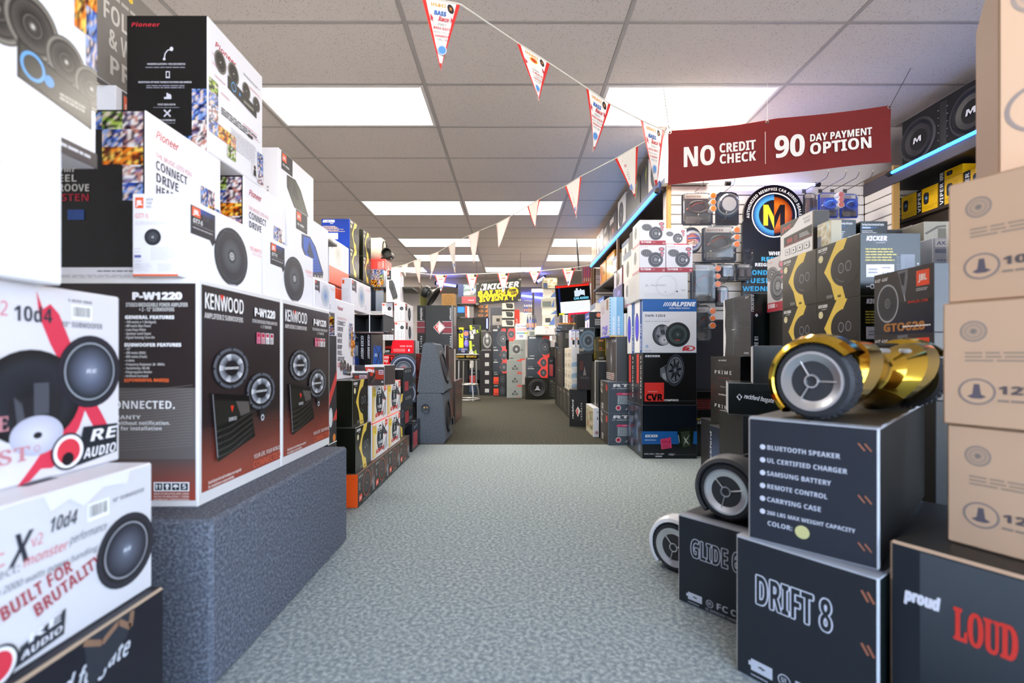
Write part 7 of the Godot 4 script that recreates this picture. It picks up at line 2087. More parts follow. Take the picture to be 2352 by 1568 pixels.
func screen():
	var z := 7.55
	var w := wx(1356, z) - wx(1281, z)
	var h := 0.46
	var o := thing("display_screen", "large tilted shop screen with a white list and red edges, right of centre", "screen", Vector3(wx(1319, z), wy(722, z), -z), -8.0)
	o.rotation_degrees.z = 4.0
	o.rotation_degrees.x = 8.0
	var b := Build.new()
	b.box(Vector3(0, h / 2, -0.025), Vector3(w + 0.03, h + 0.03, 0.05), K("15151a"), 0.006)
	part("bezel", b.mesh(), finish("satin"), o)
	b = Build.new()
	b.tube([Vector3(0.1, h * 0.6, -0.05), Vector3(0.12, h * 0.8, -0.2), Vector3(0.12, 1.3, -0.25)], 0.015, K("2a2a2c"))
	part("mount", b.mesh(), finish("satin"), o)
	var p := Print.new(self, Vector3(-w / 2, 0, 0), Vector3.RIGHT, Vector3.UP, w, h)
	p.rect(0, 0, 1, 1, "100e0e"); p.rect(0, 0.93, 1, 1, "e83024"); p.rect(0.06, 0.0, 0.12, 0.93, "20285a"); p.rect(0.1, 0.05, 1, 0.45, "f0f4fc"); p.small(0.22, 0.14, 0.95, 0.4, 5, "c8d4e8", 0.3, 0.25); p.rect(0.32, 0.0, 1.0, 0.06, "e83050"); p.rect(0.04, 0.0, 0.2, 0.08, "d8d420")
	p.rect(0.55, 0.6, 0.86, 0.8, "d0dcec"); p.rect(0.6, 0.8, 0.66, 0.87, "d0dcec"); p.rect(0.72, 0.8, 0.76, 0.84, "d0dcec"); p.poly([0.68, 0.6, 0.74, 0.65, 0.82, 0.64, 0.86, 0.6], "181a20"); p.text(0.52, 0.5, 0.97, 0.07, "CAR AUDIO", "78d0f0", "b", 0.0, 0.004)
	var m := StandardMaterial3D.new()
	m.resource_name = "screen_picture"
	m.vertex_color_use_as_albedo = true
	m.shading_mode = BaseMaterial3D.SHADING_MODE_UNSHADED
	part("picture", p.mesh(), m, o)
	var l := AreaLight3D.new()
	l.name = "screen_light"
	l.area_size = Vector2(w, h)
	l.light_color = Color(0.8, 0.85, 1.0)
	l.light_energy = 0.12
	l.shadow_enabled = true
	o.add_child(l, true)
	l.position = Vector3(0, h / 2, 0.01)
	l.rotation.y = PI
	# wire mesh speaker and hanging tags above it
	z = 7.5
	var r := thing("speaker_grille", "small mesh-fronted speaker panel above the dark screen", "grille", Vector3(wx(1323, z), wy(650, z), -z - 0.05), -8.0)
	b = Build.new()
	var gw := 0.17; var gh := 0.2
	for i in 14:
		b.tube([Vector3(-gw / 2 + gw * i / 13.0, 0, 0), Vector3(-gw / 2 + gw * i / 13.0, gh, 0)], 0.002, K("55534e"), 5)
		b.tube([Vector3(-gw / 2, gh * i / 13.0, 0.002), Vector3(gw / 2, gh * i / 13.0, 0.002)], 0.002, K("55534e"), 5)
	part("mesh", b.mesh(), finish("satin"), r)
	b = Build.new()
	b.box(Vector3(0, gh / 2, -0.03), Vector3(gw + 0.02, gh + 0.02, 0.04), K("77746c"), 0.004)
	part("frame", b.mesh(), finish("satin"), r)
	for i in 4:
		var t := thing("hang_tag", "narrow red and blue striped hanging pack beside the mesh panel, %s from left" % ["first", "second", "third", "fourth"][i], "hanging pack", Vector3(wx(1341.0 + i * 4.6, 7.2), wy(650, 7.2), -7.2), 0.0, "striped packs")
		b = Build.new()
		b.box(Vector3(0, 0.12, 0), Vector3(0.026, 0.24, 0.008), K("a83428"), 0.002)
		part("card", b.mesh(), finish("satin"), t)
		b = Build.new()
		b.box(Vector3(-0.004, 0.13, 0.006), Vector3(0.006, 0.2, 0.006), K("2c3c7c"), 0.001)
		b.box(Vector3(0.006, 0.05, 0.006), Vector3(0.012, 0.05, 0.006), K("c0a060"), 0.001)
		part("fuse", b.mesh(), finish("satin"), t)

func back_banner():
	var z := 8.5
	var o := thing("shop_banner", "black sale banner with big white and dripping yellow lettering, hung at the back", "banner", Vector3(wx(1094, z), wy(701, z), -z))
	var w := wx(1196, z) - wx(1094, z)
	var h := (700 - 647) * z / F
	var rise := 9.0 * z / F
	var r := Vector3(w, rise, 0)
	var wave := func(x, y): return Vector3(0, 0, sin(x * 7.0 + y * 2.0) * 0.012 + sin(x * 15.0) * 0.004)
	var b := Build.new()
	for i in 16:
		for j in 6:
			var q := []
			for k in [[0, 0], [1, 0], [1, 1], [0, 1]]:
				var x: float = (i + k[0]) / 16.0; var y: float = (j + k[1]) / 6.0
				q.append(r * x + Vector3(0, h * y, 0) + wave.call(x, y))
			b.quad(q[0], q[1], q[2], q[3], Vector3.BACK, K("26231f"))
			b.quad(q[0] + Vector3(0, 0, -0.002), q[1] + Vector3(0, 0, -0.002), q[2] + Vector3(0, 0, -0.002), q[3] + Vector3(0, 0, -0.002), Vector3.FORWARD, K("26231f"))
	part("sheet", b.mesh(), finish("satin"), o)
	var p := Print.new(self, Vector3.ZERO, r, Vector3.UP, r.length(), h)
	p.bend = wave
	p.lift = 0.002; p.step = 0.0006
	p.poly([0.08, 0.62, 0.13, 0.9, 0.24, 0.9, 0.22, 0.62], "ece9e2"); p.poly([0.1, 0.76, 0.17, 0.92, 0.14, 0.62], "26231f")
	p.text(0.23, 0.64, 0.95, 0.23, "KICKER", "ece9e2", "b", 0.22, 0.01)
	p.text(0.04, 0.38, 0.66, 0.2, "SALES", "f0cf10", "s", 0.0, 0.018); p.text(0.07, 0.14, 0.74, 0.2, "EVENT", "f0cf10", "s", 0.0, 0.018)
	for i in 7: p.rect(0.1 + i * 0.09, 0.08 + 0.03 * (i % 3), 0.112 + i * 0.09, 0.2, "f0cf10")
	p.radial(0.82, 0.43, 0.21, [[0, "f0cf10"], [1, "f0cf10"]], 1.15); p.rect(0.8, 0.08, 0.83, 0.3, "f0cf10"); p.rect(0.75, 0.2, 0.765, 0.3, "f0cf10"); p.rect(0.87, 0.2, 0.885, 0.3, "f0cf10")
	p.text(0.73, 0.45, 0.9, 0.11, "TURN", "1c1a16", "b", 0.0, 0.004); p.text(0.78, 0.32, 0.92, 0.1, "UP!", "1c1a16", "b", 0.0, 0.004)
	part("print", p.mesh(), finish("satin"), o)
	b = Build.new()
	for q in [[0.02, 0.93], [0.98, 0.95], [0.02, 0.05], [0.97, 0.06]]:
		b.lathe([[0.012, 0], [0.016, 0.003], [0.02, 0]], r * q[0] + Vector3(0, h * q[1], 0.004) + wave.call(q[0], q[1]), Basis(Vector3.RIGHT, Vector3.BACK, Vector3.DOWN), K("d8d4c8"), 14)
	part("eyelet", b.mesh(), finish("metal"), o)
	b = Build.new()
	b.tube([r * 0.02 + Vector3(0, h * 0.93, 0), Vector3(0.0, TOP - o.position.y, 0.0)], 0.003, K("3a3834"), 5)
	b.tube([r * 0.98 + Vector3(0, h * 0.95, 0), Vector3(w, TOP - o.position.y, 0.0)], 0.003, K("3a3834"), 5)
	part("cord", b.mesh(), finish("matte"), o)

func bar_stool():
	var z := 8.05
	var x := wx(1073, z)
	var o := thing("bar_stool", "chrome bar stool with a black lettered seat, at the back left", "stool", Vector3(x, 0, -z - 0.1))
	var b := Build.new()
	b.lathe([[0.0, 0.69], [0.17, 0.69], [0.19, 0.7], [0.195, 0.72], [0.195, 0.755], [0.18, 0.775], [0.0, 0.785]], Vector3.ZERO, Basis(), K("151412"), 36)
	part("seat", b.mesh(), finish("gloss"), o)
	b = Build.new()
	for y in [0.69, 0.772]:
		b.lathe([[0.19, y - 0.006], [0.2, y], [0.19, y + 0.006]], Vector3.ZERO, Basis(), K("d8d6d2"), 36)
	part("seat_band", b.mesh(), finish("metal"), o)
	# lettering round the band: flat letters laid on the curve
	var p := Print.new(self, Vector3.ZERO, Vector3.RIGHT, Vector3.UP, 1.0, 1.0)
	var words := "AUDIO  MOBILE AUDIO  MOBILE "
	var a := -PI * 0.95
	for ch in words:
		var g := glyph("b", ch)
		var sc := 0.036
		for i in range(0, g[0].size(), 3):
			for j in [0, 1, 2]:
				var t: Vector2 = g[0][i + j]
				var an: float = a + t.x * sc / 0.197
				p.v.append(Vector3(sin(an) * 0.1965, 0.72 + t.y * sc * 0.9, cos(an) * 0.1965)); p.c.append(K("e8b818"))
		a += g[1] * sc / 0.197
	part("lettering", p.mesh(), finish("satin"), o)
	for i in 4:
		var an := PI / 4 + i * PI / 2 + 0.25
		var d := Vector3(cos(an), 0, sin(an))
		b = Build.new()
		b.tube([d * 0.05 + Vector3(0, 0.684, 0), d * 0.14 + Vector3(0, 0.682, 0), d * 0.16 + Vector3(0, 0.66, 0), d * 0.165 + Vector3(0, 0.3, 0), d * 0.2 + Vector3(0, 0.15, 0), d * 0.21 + Vector3(0, 0.0, 0)], 0.013, K("d4d2d0"), 10)
		part("leg", b.mesh(), finish("metal"), o)
	b = Build.new()
	for q in [[0.178, 0.27], [0.205, 0.02]]:
		var ring := []
		for i in 33: ring.append(Vector3(cos(TAU * i / 32.0) * q[0], q[1], sin(TAU * i / 32.0) * q[0]))
		b.tube(ring, 0.01, K("d4d2d0"), 8)
	part("footrest", b.mesh(), finish("metal"), o)

# ---------------------------------------------------------------- right of the aisle, further in
func build_right_far():
	# blue-lit shelf along the ceiling
	var o := thing("high_shelf", "long high dark shelf with a blue lit edge, right of the aisle", "shelf", Vector3(1.4, 2.05, -5.57))
	var b := Build.new()
	b.box(Vector3(0, 0.035, 0), Vector3(0.42, 0.03, 3.38), K("2c2a2c"), 0.003)
	part("board", b.mesh(), finish("satin"), o)
	b = Build.new()
	b.box(Vector3(-0.215, 0.05, 0), Vector3(0.015, 0.1, 3.38), K("2a3a6a"), 0.003)
	part("fascia", b.mesh(), finish("satin"), o)
	tops.append([1.18, 1.62, 3.88, 7.26, 2.1])
	led_bar("long blue light strip along the edge of the high shelf", Vector3(1.17, 2.075, -3.9), Vector3(1.17, 2.075, -7.2), 0.014, Color(0.25, 0.62, 1.0), 5.0, Vector3(-0.7, 0.714, 0), 0.2)
	var edges := [[1527, 1489], [1488, 1472], [1470, 1439], [1437, 1419], [1417, 1399], [1398, 1386], [1385, 1371], [1370, 1359]]
	var kinds := [d_soffit_white, d_soffit_dark, d_soffit_dark, d_soffit_white, d_soffit_red, d_soffit_red, d_soffit_white, d_soffit_orange]
	var hs := [0.37, 0.35, 0.34, 0.38, 0.33, 0.32, 0.33, 0.28]
	var says := ["white cone carton on the high shelf, nearest the red banner", "dark carton with a yellow corner on the high shelf, beside the nearest white one", "wider dark carton with a yellow corner on the high shelf", "white carton with black cones midway along the high shelf", "brown carton with a pale label, past the middle white one on the high shelf", "dark brown carton, second past the middle white one on the high shelf", "white cone carton near the far end of the high shelf", "orange-brown carton at the far end of the high shelf"]
	for i in 8:
		put("speaker_carton", kinds[i], 1.2, 1.55, F * 1.2 / (edges[i][0] - CX), F * 1.2 / (edges[i][1] - CX), 2.1, 2.1 + hs[i], "left", "front", says[i], "cartons on the blue-lit high shelf")
	# wall shelves under it
	for q in [[1.7, "upper wall shelf holding amber cartons under the blue light"], [1.3, "lower wall shelf behind the stacked cartons, right of the screen"]]:
		var s := thing("wall_shelf", q[1], "shelf", Vector3(1.42, q[0], -5.9))
		b = Build.new()
		b.box(Vector3(0, 0.012, 0), Vector3(0.4, 0.024, 2.7), K("3c3428"), 0.002)
		part("board", b.mesh(), finish("satin"), s)
		b = Build.new()
		for zz in [-0.9, 0.0, 0.9]:
			b.prism(PackedVector2Array([Vector2(-0.15, 0), Vector2(0.2, 0), Vector2(0.2, -0.14)]), Vector3(0, 0, zz), Basis(), 0.02, K("2a2620"))
		part("bracket", b.mesh(), finish("satin"), s)
		tops.append([1.22, 1.62, 4.55, 7.25, q[0] + 0.024])
	for i in 2:
		var u := thing("shelf_upright", ["brown slotted upright post under the blue light, nearer one", "brown slotted upright post beside the narrow slatwall strip"][i], "post", Vector3(1.175, 0, -[5.35, 7.1][i]))
		b = Build.new()
		b.box(Vector3(0, 1.02, 0), Vector3(0.03, 2.04, 0.05), K("6a4a2a"), 0.003)
		part("post", b.mesh(), finish("satin"), u)
	right_box("accessory_carton", d_amber, 1.24, 1391, 1378, 596, 640, 0.25, "amber carton on the upper wall shelf, farther of the amber pair", "amber cartons under the blue light")
	right_box("accessory_carton", d_amber, 1.23, 1411, 1393, 572, 630, 0.25, "amber carton on the upper wall shelf, nearer of the amber pair", "amber cartons under the blue light")
	put("speaker_carton", d_shelf_cone, 1.2, 1.42, 5.42, 5.75, 1.724, 1.9, "left", "front", "white carton with a blue lid and cone, behind the brown upright post")
	put("speaker_carton", d_shelf_cone, 1.19, 1.4, 4.95, 5.25, 1.724, 1.95, "left", "front", "white cone carton just right of the brown upright post")
	put("speaker_carton", d_soffit_dark, 1.19, 1.4, 4.6, 4.9, 1.724, 1.98, "left", "front", "dark carton on the upper wall shelf beside the white speaker cartons")
	put("speaker_carton", d_shelf_photo, 1.16, 1.36, 5.1, 5.5, 1.5, 1.68, "left", "front", "silver cone picture carton with a red end, under the upper wall shelf")
	put("speaker_carton", d_shelf_purple, 1.15, 1.36, 5.05, 5.5, 1.324, 1.5, "left", "front", "purple carton with a black lettered end, on the lower wall shelf")
	put("stereo_carton", d_alp_mini, 1.16, 1.36, 6.1, 6.5, 1.324, 1.5, "left", "front", "pale carton with a blue top, on the lower wall shelf by the slatwall strip")
	# stacks along the aisle
	put("subwoofer_carton", d_rt_flat, 0.8, 1.15, 4.02, 4.38, 0.0, 0.267, "front", "left", "slate carton with a pink label block, bottom of the stack beside the tall near stack", "slate cartons with pink labels")
	put("subwoofer_carton", d_rt_flat, 0.8, 1.15, 4.02, 4.38, 0.2675, 0.527, "front", "left", "slate carton with a pink label block, second from the floor", "slate cartons with pink labels")
	put("subwoofer_carton", d_rt_upright, 0.866, 1.2, 4.02, 4.46, 0.5275, 0.905, "front", "left", "taller charcoal carton with a long cone on its side, above the slate cartons")
	put("monitor_carton", d_aqua_flat, 0.823, 0.94, 4.08, 4.5, 0.905, 1.24, "front", "left", "light blue upright carton with a white side, above the charcoal cone carton")
	put("stereo_carton", d_plain_white, 0.945, 1.03, 4.04, 4.3, 0.905, 1.1, "front", "left", "narrow white carton tucked right of the light blue carton")
	put("speaker_carton", d_white_low, 0.744, 0.797, 4.43, 4.86, 0.0, 0.267, "front", "left", "small white carton with an eye emblem on the dark carpet at right")
	put("subwoofer_carton", d_leaning, 0.8, 0.95, 4.62, 4.7, 0.268, 0.7, "front", "left", "tall off-white carton with a red brush mark, leaning over the small white carton", "", -12.0)
	put("speaker_carton", d_plain_black, 0.8, 1.15, 4.48, 4.92, 0.0, 0.69, "front", "left", "plain black carton behind the small white eye carton")
	front_box("speaker_carton", d_olive, 4.62, 1373, 1399, 773, 826, 0.25, "olive brown carton with gold edging, right of the slate cone carton")
	put("speaker_carton", d_kick_box, 0.65, 0.835, 5.08, 5.4, 0.0, 0.393, "front", "left", "black carton with a red and white diamond, on the floor right of the aisle", "", -18.0)
	put("speaker_carton", d_black_tall, 0.72, 0.88, 5.02, 5.35, 0.393, 0.767, "front", "left", "tall narrow black carton on the black diamond carton", "", -16.0)
	put("speaker_carton", d_slate_cone, 0.735, 0.895, 4.9, 5.2, 0.767, 1.03, "front", "left", "dark slate carton with a large blue-grey cone, above the tall black carton", "", -22.0)
	put("stereo_carton", d_alp_mini, 0.8, 0.99, 5.0, 5.3, 1.03, 1.2, "left", "front", "pale carton with a blue top standing on the slate cone carton")
	put("stereo_carton", d_shelf_cone, 0.92, 1.08, 5.35, 5.7, 1.035, 1.33, "left", "front", "white carton with grey lid left of the light blue carton")
	put("speaker_carton", d_plain_black, 0.91, 1.15, 5.0, 5.8, 0.0, 1.034, "front", "left", "black carton tower behind the slate cone carton")
	var g := "white cartons with small pod pictures"
	var rowname := ["bottom", "second", "third", "top"]
	for r in 4:
		for c in 2:
			put("pod_carton", d_white_pods if r < 3 else d_white_pods_top, 0.69, 0.86, 5.62 + c * 0.36, 5.97 + c * 0.36, 0.334 + r * 0.128, 0.334 + r * 0.128 + 0.127, "front", "left", "white carton with pale blue front, %s row %s, past the black diamond carton" % [rowname[r], ["nearer", "farther"][c]], g)
	g = "low black cone cartons on the floor"
	for c in 4:
		put("speaker_carton", d_dark_row, 0.68, 0.88, 5.55 + c * 0.46, 6.0 + c * 0.46, 0.0, 0.333, "left", "front", "low black carton with a ringed cone on its side, %s along the floor at right" % ["first", "second", "third", "fourth"][c], g)
	for c in 3:
		put("phone_carton", d_white_blue, 0.69 + c * 0.06, 0.745 + c * 0.06, 5.66, 5.86, 0.846, 1.05, "front", "left", "narrow white carton with blue edges, %s of three on the pod cartons" % ["left", "middle", "right"][c], "narrow blue-edged cartons")
	g = "dark cone cartons in the far right pile"
	for r in 3:
		put("speaker_carton", d_dark_row, 0.67, 0.9, 6.42 + r * 0.02, 7.1, 0.334 + r * 0.25, 0.334 + r * 0.25 + 0.248, "left", "front", "dark carton with yellow specks and a cone, %s of the far right pile" % ["bottom", "middle", "top"][r], g)
	put("speaker_carton", d_yellow_hang, wx(1278, 6.5), wx(1313, 6.5), 6.45, 6.8, 1.085, 1.13, "front", "left", "flat black lid carton on top of the far right pile")
	put("speaker_carton", d_yellow_hang, 0.62, 0.82, 6.5, 6.85, 1.131, 1.17, "front", "left", "thin black carton topping the far right pile below the screen")
	front_box("speaker_carton", d_yellow_hang, 7.3, 1279, 1311, 750, 768, 0.3, "black carton with a cone and blue patch, below the dark screen")
	front_box("speaker_carton", d_yellow_hang, 7.25, 1278, 1302, 785, 800, 0.3, "black carton with a small yellow label, below the dark screen")
	front_box("phone_carton", d_yellow_tab, 7.2, 1303, 1311, 767, 798, 0.1, "slim bright yellow pack with a camera picture, below the dark screen")
	put("speaker_carton", d_plain_black, wx(1278, 7.4), wx(1316, 7.4), 7.22, 7.6, 0.0, 0.86, "front", "left", "dark carton tower under the dark screen")
	put("speaker_carton", d_plain_black, wx(1280, 7.4), wx(1312, 7.4), 7.32, 7.6, 0.861, 1.07, "front", "left", "plain black carton between the yellow-labelled cartons")
	# the tall stack by the slatwall bay
	var z := 3.5
	put("subwoofer_carton", d_blue_stripe, wx(1475, z), wx(1601, z), z, z + 0.222, 0.0, 0.387, "front", "left", "black carton with a blue stripe and pink sale sticker, bottom of the tall near stack")
	put("subwoofer_carton", d_cvr, wx(1476, z), wx(1600, z), z, z + 0.222, 0.3875, 0.765, "front", "left", "black carton with a red square and a silver woofer, second in the tall near stack")
	put("subwoofer_carton", d_blue_band, wx(1476, z), wx(1600, z), z, z + 0.222, 0.7655, 1.153, "front", "left", "white carton with a blue band and two woofers, middle of the tall near stack")
	put("subwoofer_carton", d_white_emblem, wx(1468, z), wx(1580, z), z, z + 0.34, 1.1535, 1.348, "front", "left", "plain white carton with a faint ring emblem, under the red-footed speaker cartons")
	var g2 := "white speaker cartons with a red foot"
	put("speaker_carton", d_tsd, wx(1468, z), wx(1529, z), z, z + 0.2, 1.3485, 1.546, "front", "left", "red-footed white speaker carton, lower left of the group by the hooks", g2)
	put("speaker_carton", d_tsd, wx(1530, z), wx(1591, z), z, z + 0.2, 1.3485, 1.546, "front", "left", "red-footed white speaker carton, lower right of the group by the hooks", g2)
	put("speaker_carton", d_tsd, wx(1469, z), wx(1529, z), z, z + 0.2, 1.5465, 1.726, "front", "left", "red-footed white speaker carton, top of the left column", g2)
	put("speaker_carton", d_tsd, wx(1529, z), wx(1584, z), z + 0.06, z + 0.22, 1.5465, 1.68, "front", "left", "red-footed white speaker carton set back behind the lower right one", g2)
	put("subwoofer_carton", d_blue_stripe, 0.945, 1.225, 3.735, 3.965, 0.0, 0.38, "front", "left", "black striped carton at the foot of the hidden rear stack")
	put("subwoofer_carton", d_cvr, 0.945, 1.225, 3.735, 3.965, 0.3805, 0.76, "front", "left", "black carton with a red edge in the hidden rear stack")
	put("subwoofer_carton", d_blue_band, 0.945, 1.225, 3.735, 3.965, 0.7605, 1.15, "front", "left", "white and blue carton seen edge-on in the hidden rear stack")
	put("speaker_carton", d_tsd, 0.95, 1.2, 3.86, 4.1, 1.151, 1.36, "front", "left", "white speaker carton behind the faint ring emblem carton")
	put("speaker_carton", d_shelf_cone, 0.955, 1.2, 3.88, 4.15, 1.361, 1.6, "left", "front", "white cone carton behind the left column of red-footed cartons")

# ---------------------------------------------------------------- the slatwall bay on the right
func hook(x: float, y: float, z: float, reach: float, label: String):
	var o := thing("display_hook", label, "hook", Vector3(x, y, -z), 0.0, "slatwall hooks")
	var b := Build.new()
	b.tube([Vector3.ZERO, Vector3(0.0, 0.005, reach * 0.9), Vector3(0.0, 0.02, reach * 0.97), Vector3(0, 0.045, reach)], 0.003, K("8a8682"), 6)
	part("rod", b.mesh(), finish("metal"), o)
	b = Build.new()
	b.box(Vector3(0, 0, 0.0), Vector3(0.03, 0.03, 0.006), K("5a5856"), 0.001)
	b.ball(Vector3(0, 0.045, reach), Vector3(0.005, 0.005, 0.005), K("d8c8a8"), 8)
	part("plate", b.mesh(), finish("satin"), o)

func blister(label: String, x0: float, x1: float, yt: float, yb: float, z: float, kind := "coil", stickers := true) -> Node3D:
	# a hanging clear pack: printed card, what is coiled in it, a bulged clear shell, orange seals
	var w := wx(x1, z) - wx(x0, z); var h := wy(yt, z) - wy(yb, z)
	var o := thing("blister_pack", label, "wiring pack", Vector3(wx((x0 + x1) / 2, z), wy(yb, z), -z), 0.0, "hanging wiring packs")
	var blue := kind == "blue"
	var poly := PackedVector2Array()
	var pts := [[-0.5, 0.06], [-0.44, 0.0], [0.44, 0.0], [0.5, 0.06], [0.5, 0.84], [0.4, 0.96], [0.2, 1.0], [-0.3, 1.0], [-0.5, 0.9]]
	if kind == "round":
		pts = []
		for i in 24: pts.append([cos(TAU * i / 24) * 0.5, 0.5 + sin(TAU * i / 24) * 0.5])
	for q in pts: poly.append(Vector2(q[0] * w, q[1] * h))
	var b := Build.new()
	b.prism(poly, Vector3(0, 0, -0.01), Basis(), 0.006, K("1c2030" if not blue else "1a3ca0"), K("50545c"))
	part("card", b.mesh(), finish("satin"), o)
	var p := Print.new(self, Vector3(-w / 2, 0, -0.006), Vector3.RIGHT, Vector3.UP, w, h)
	if kind == "round":
		p.radial(0.5, 0.5, 0.4, [[0, "b0845a"], [0.3, "c88a3a"], [0.5, "c04a38"], [0.7, "3858a8"], [0.8, "d8dce4"], [1, "2a3040"]]); p.text(0.3, 0.76, 0.7, 0.05, "MONSTER", "e8c040"); p.small(0.3, 0.3, 0.7, 0.4, 2, "f0e8d8", 0.1)
	elif kind == "spool":
		p.radial(0.5, 0.6, 0.36, [[0, "b8bcc0"], [0.8, "8a9098"], [0.86, "24303c"], [1, "3a4c60"]]); p.rect(0.2, 0.78, 0.8, 0.92, "20242c"); p.text(0.28, 0.58, 0.72, 0.07, "Installations", "404448", "b", 0.1); p.radial(0.5, 0.44, 0.09, [[0, "5aa03c"], [1, "4a8a30"]]); p.text(0.44, 0.42, 0.56, 0.04, "4G", "f0f4e8"); p.rect(0.1, 0.0, 0.9, 0.16, "101216")
	else:
		p.rect(0.1, 0.04, 0.9, 0.3, "201a18"); p.small(0.14, 0.06, 0.7, 0.28, 7, "a89c94", 0.3, 0.25); p.rect(0.1, 0.8, 0.86, 0.94, "8a8680", null, "c8c4be"); p.text(0.14, 0.83, 0.62, 0.06, "AUTOTEK", "5a1c18", "b")
	part("card_print", p.mesh(), finish("satin"), o)
	# the goods
	b = Build.new()
	if kind in ["coil", "blue"]:
		var cc := K("202024") if kind == "coil" else K("1848c8")
		for t in 4:
			var ring := []
			for i in 25: ring.append(Vector3(cos(TAU * i / 24) * w * (0.25 + t * 0.02), h * 0.52 + sin(TAU * i / 24) * h * (0.14 + t * 0.01), 0.006 + t * 0.006))
			b.tube(ring, 0.006, cc if t != 2 else K("38383c" if kind == "coil" else "3a70f0"), 6)
		b.tube([Vector3(-w * 0.36, h * 0.45, 0.006), Vector3(-w * 0.1, h * 0.62, 0.02), Vector3(w * 0.2, h * 0.66, 0.02)], 0.005, K("8a2c20" if kind == "coil" else "88b8ff"), 6)
	elif kind == "spool":
		b.lathe([[w * 0.2, 0.0], [w * 0.36, 0.0], [w * 0.36, 0.03], [w * 0.2, 0.03]], Vector3(0, h * 0.6, 0), Basis(Vector3.RIGHT, Vector3.BACK, Vector3.DOWN), K("283850"), 24)
		b.lathe([[0.0, 0.031], [w * 0.3, 0.031]], Vector3(0, h * 0.6, 0), Basis(Vector3.RIGHT, Vector3.BACK, Vector3.DOWN), K("a8acb0"), 24)
	elif kind == "round":
		for t in 3:
			b.tube([Vector3(-w * 0.25, h * (0.35 + t * 0.1), 0.008), Vector3(0, h * (0.42 + t * 0.07), 0.02), Vector3(w * 0.26, h * (0.36 + t * 0.1), 0.008)], 0.006, [K("c08838"), K("c84030"), K("3858b0")][t], 6)
	else:
		for t in 2: b.box(Vector3(w * (t - 0.5) * 0.45, h * 0.45, 0.012), Vector3(w * 0.3, h * 0.5, 0.03), K("3a2a34" if kind == "dark" else "5c2838"), 0.004)
	part("cable", b.mesh(), finish("gloss"), o)
	# clear shell
	b = Build.new()
	if kind == "round" or kind == "spool":
		b.lathe([[w * 0.46, 0.0], [w * 0.45, 0.03], [w * 0.38, 0.042], [0.0, 0.046]], Vector3(0, h * (0.5 if kind == "round" else 0.6), 0), Basis(Vector3.RIGHT, Vector3.BACK, Vector3.DOWN), Color.WHITE, 24)
	else:
		b.box(Vector3(-w * 0.04, h * 0.5, 0.019), Vector3(w * 0.86, h * 0.9, 0.052), Color.WHITE, 0.016)
	part("clear_shell", b.mesh(), clear_plastic(), o)
	if stickers:
		b = Build.new()
		for i in 3:
			b.lathe([[0.021, 0.0], [0.019, 0.002], [0.0, 0.002]], Vector3(w * 0.42, h * (0.82 - i * 0.19), 0.05), Basis(Vector3.RIGHT, Vector3.BACK, Vector3.DOWN), K("ee7c3a" if not blue else "c87868"), 6 if i == 1 else 20)
			b.lathe([[0.021, 0.0], [0.024, -0.001], [0.024, -0.05]], Vector3(w * 0.42, h * (0.82 - i * 0.19), 0.05), Basis(Vector3.RIGHT, Vector3.BACK, Vector3.DOWN), K("c8ccd4"), 6 if i == 1 else 20)
		part("seal_sticker", b.mesh(), finish("gloss"), o)
	return o

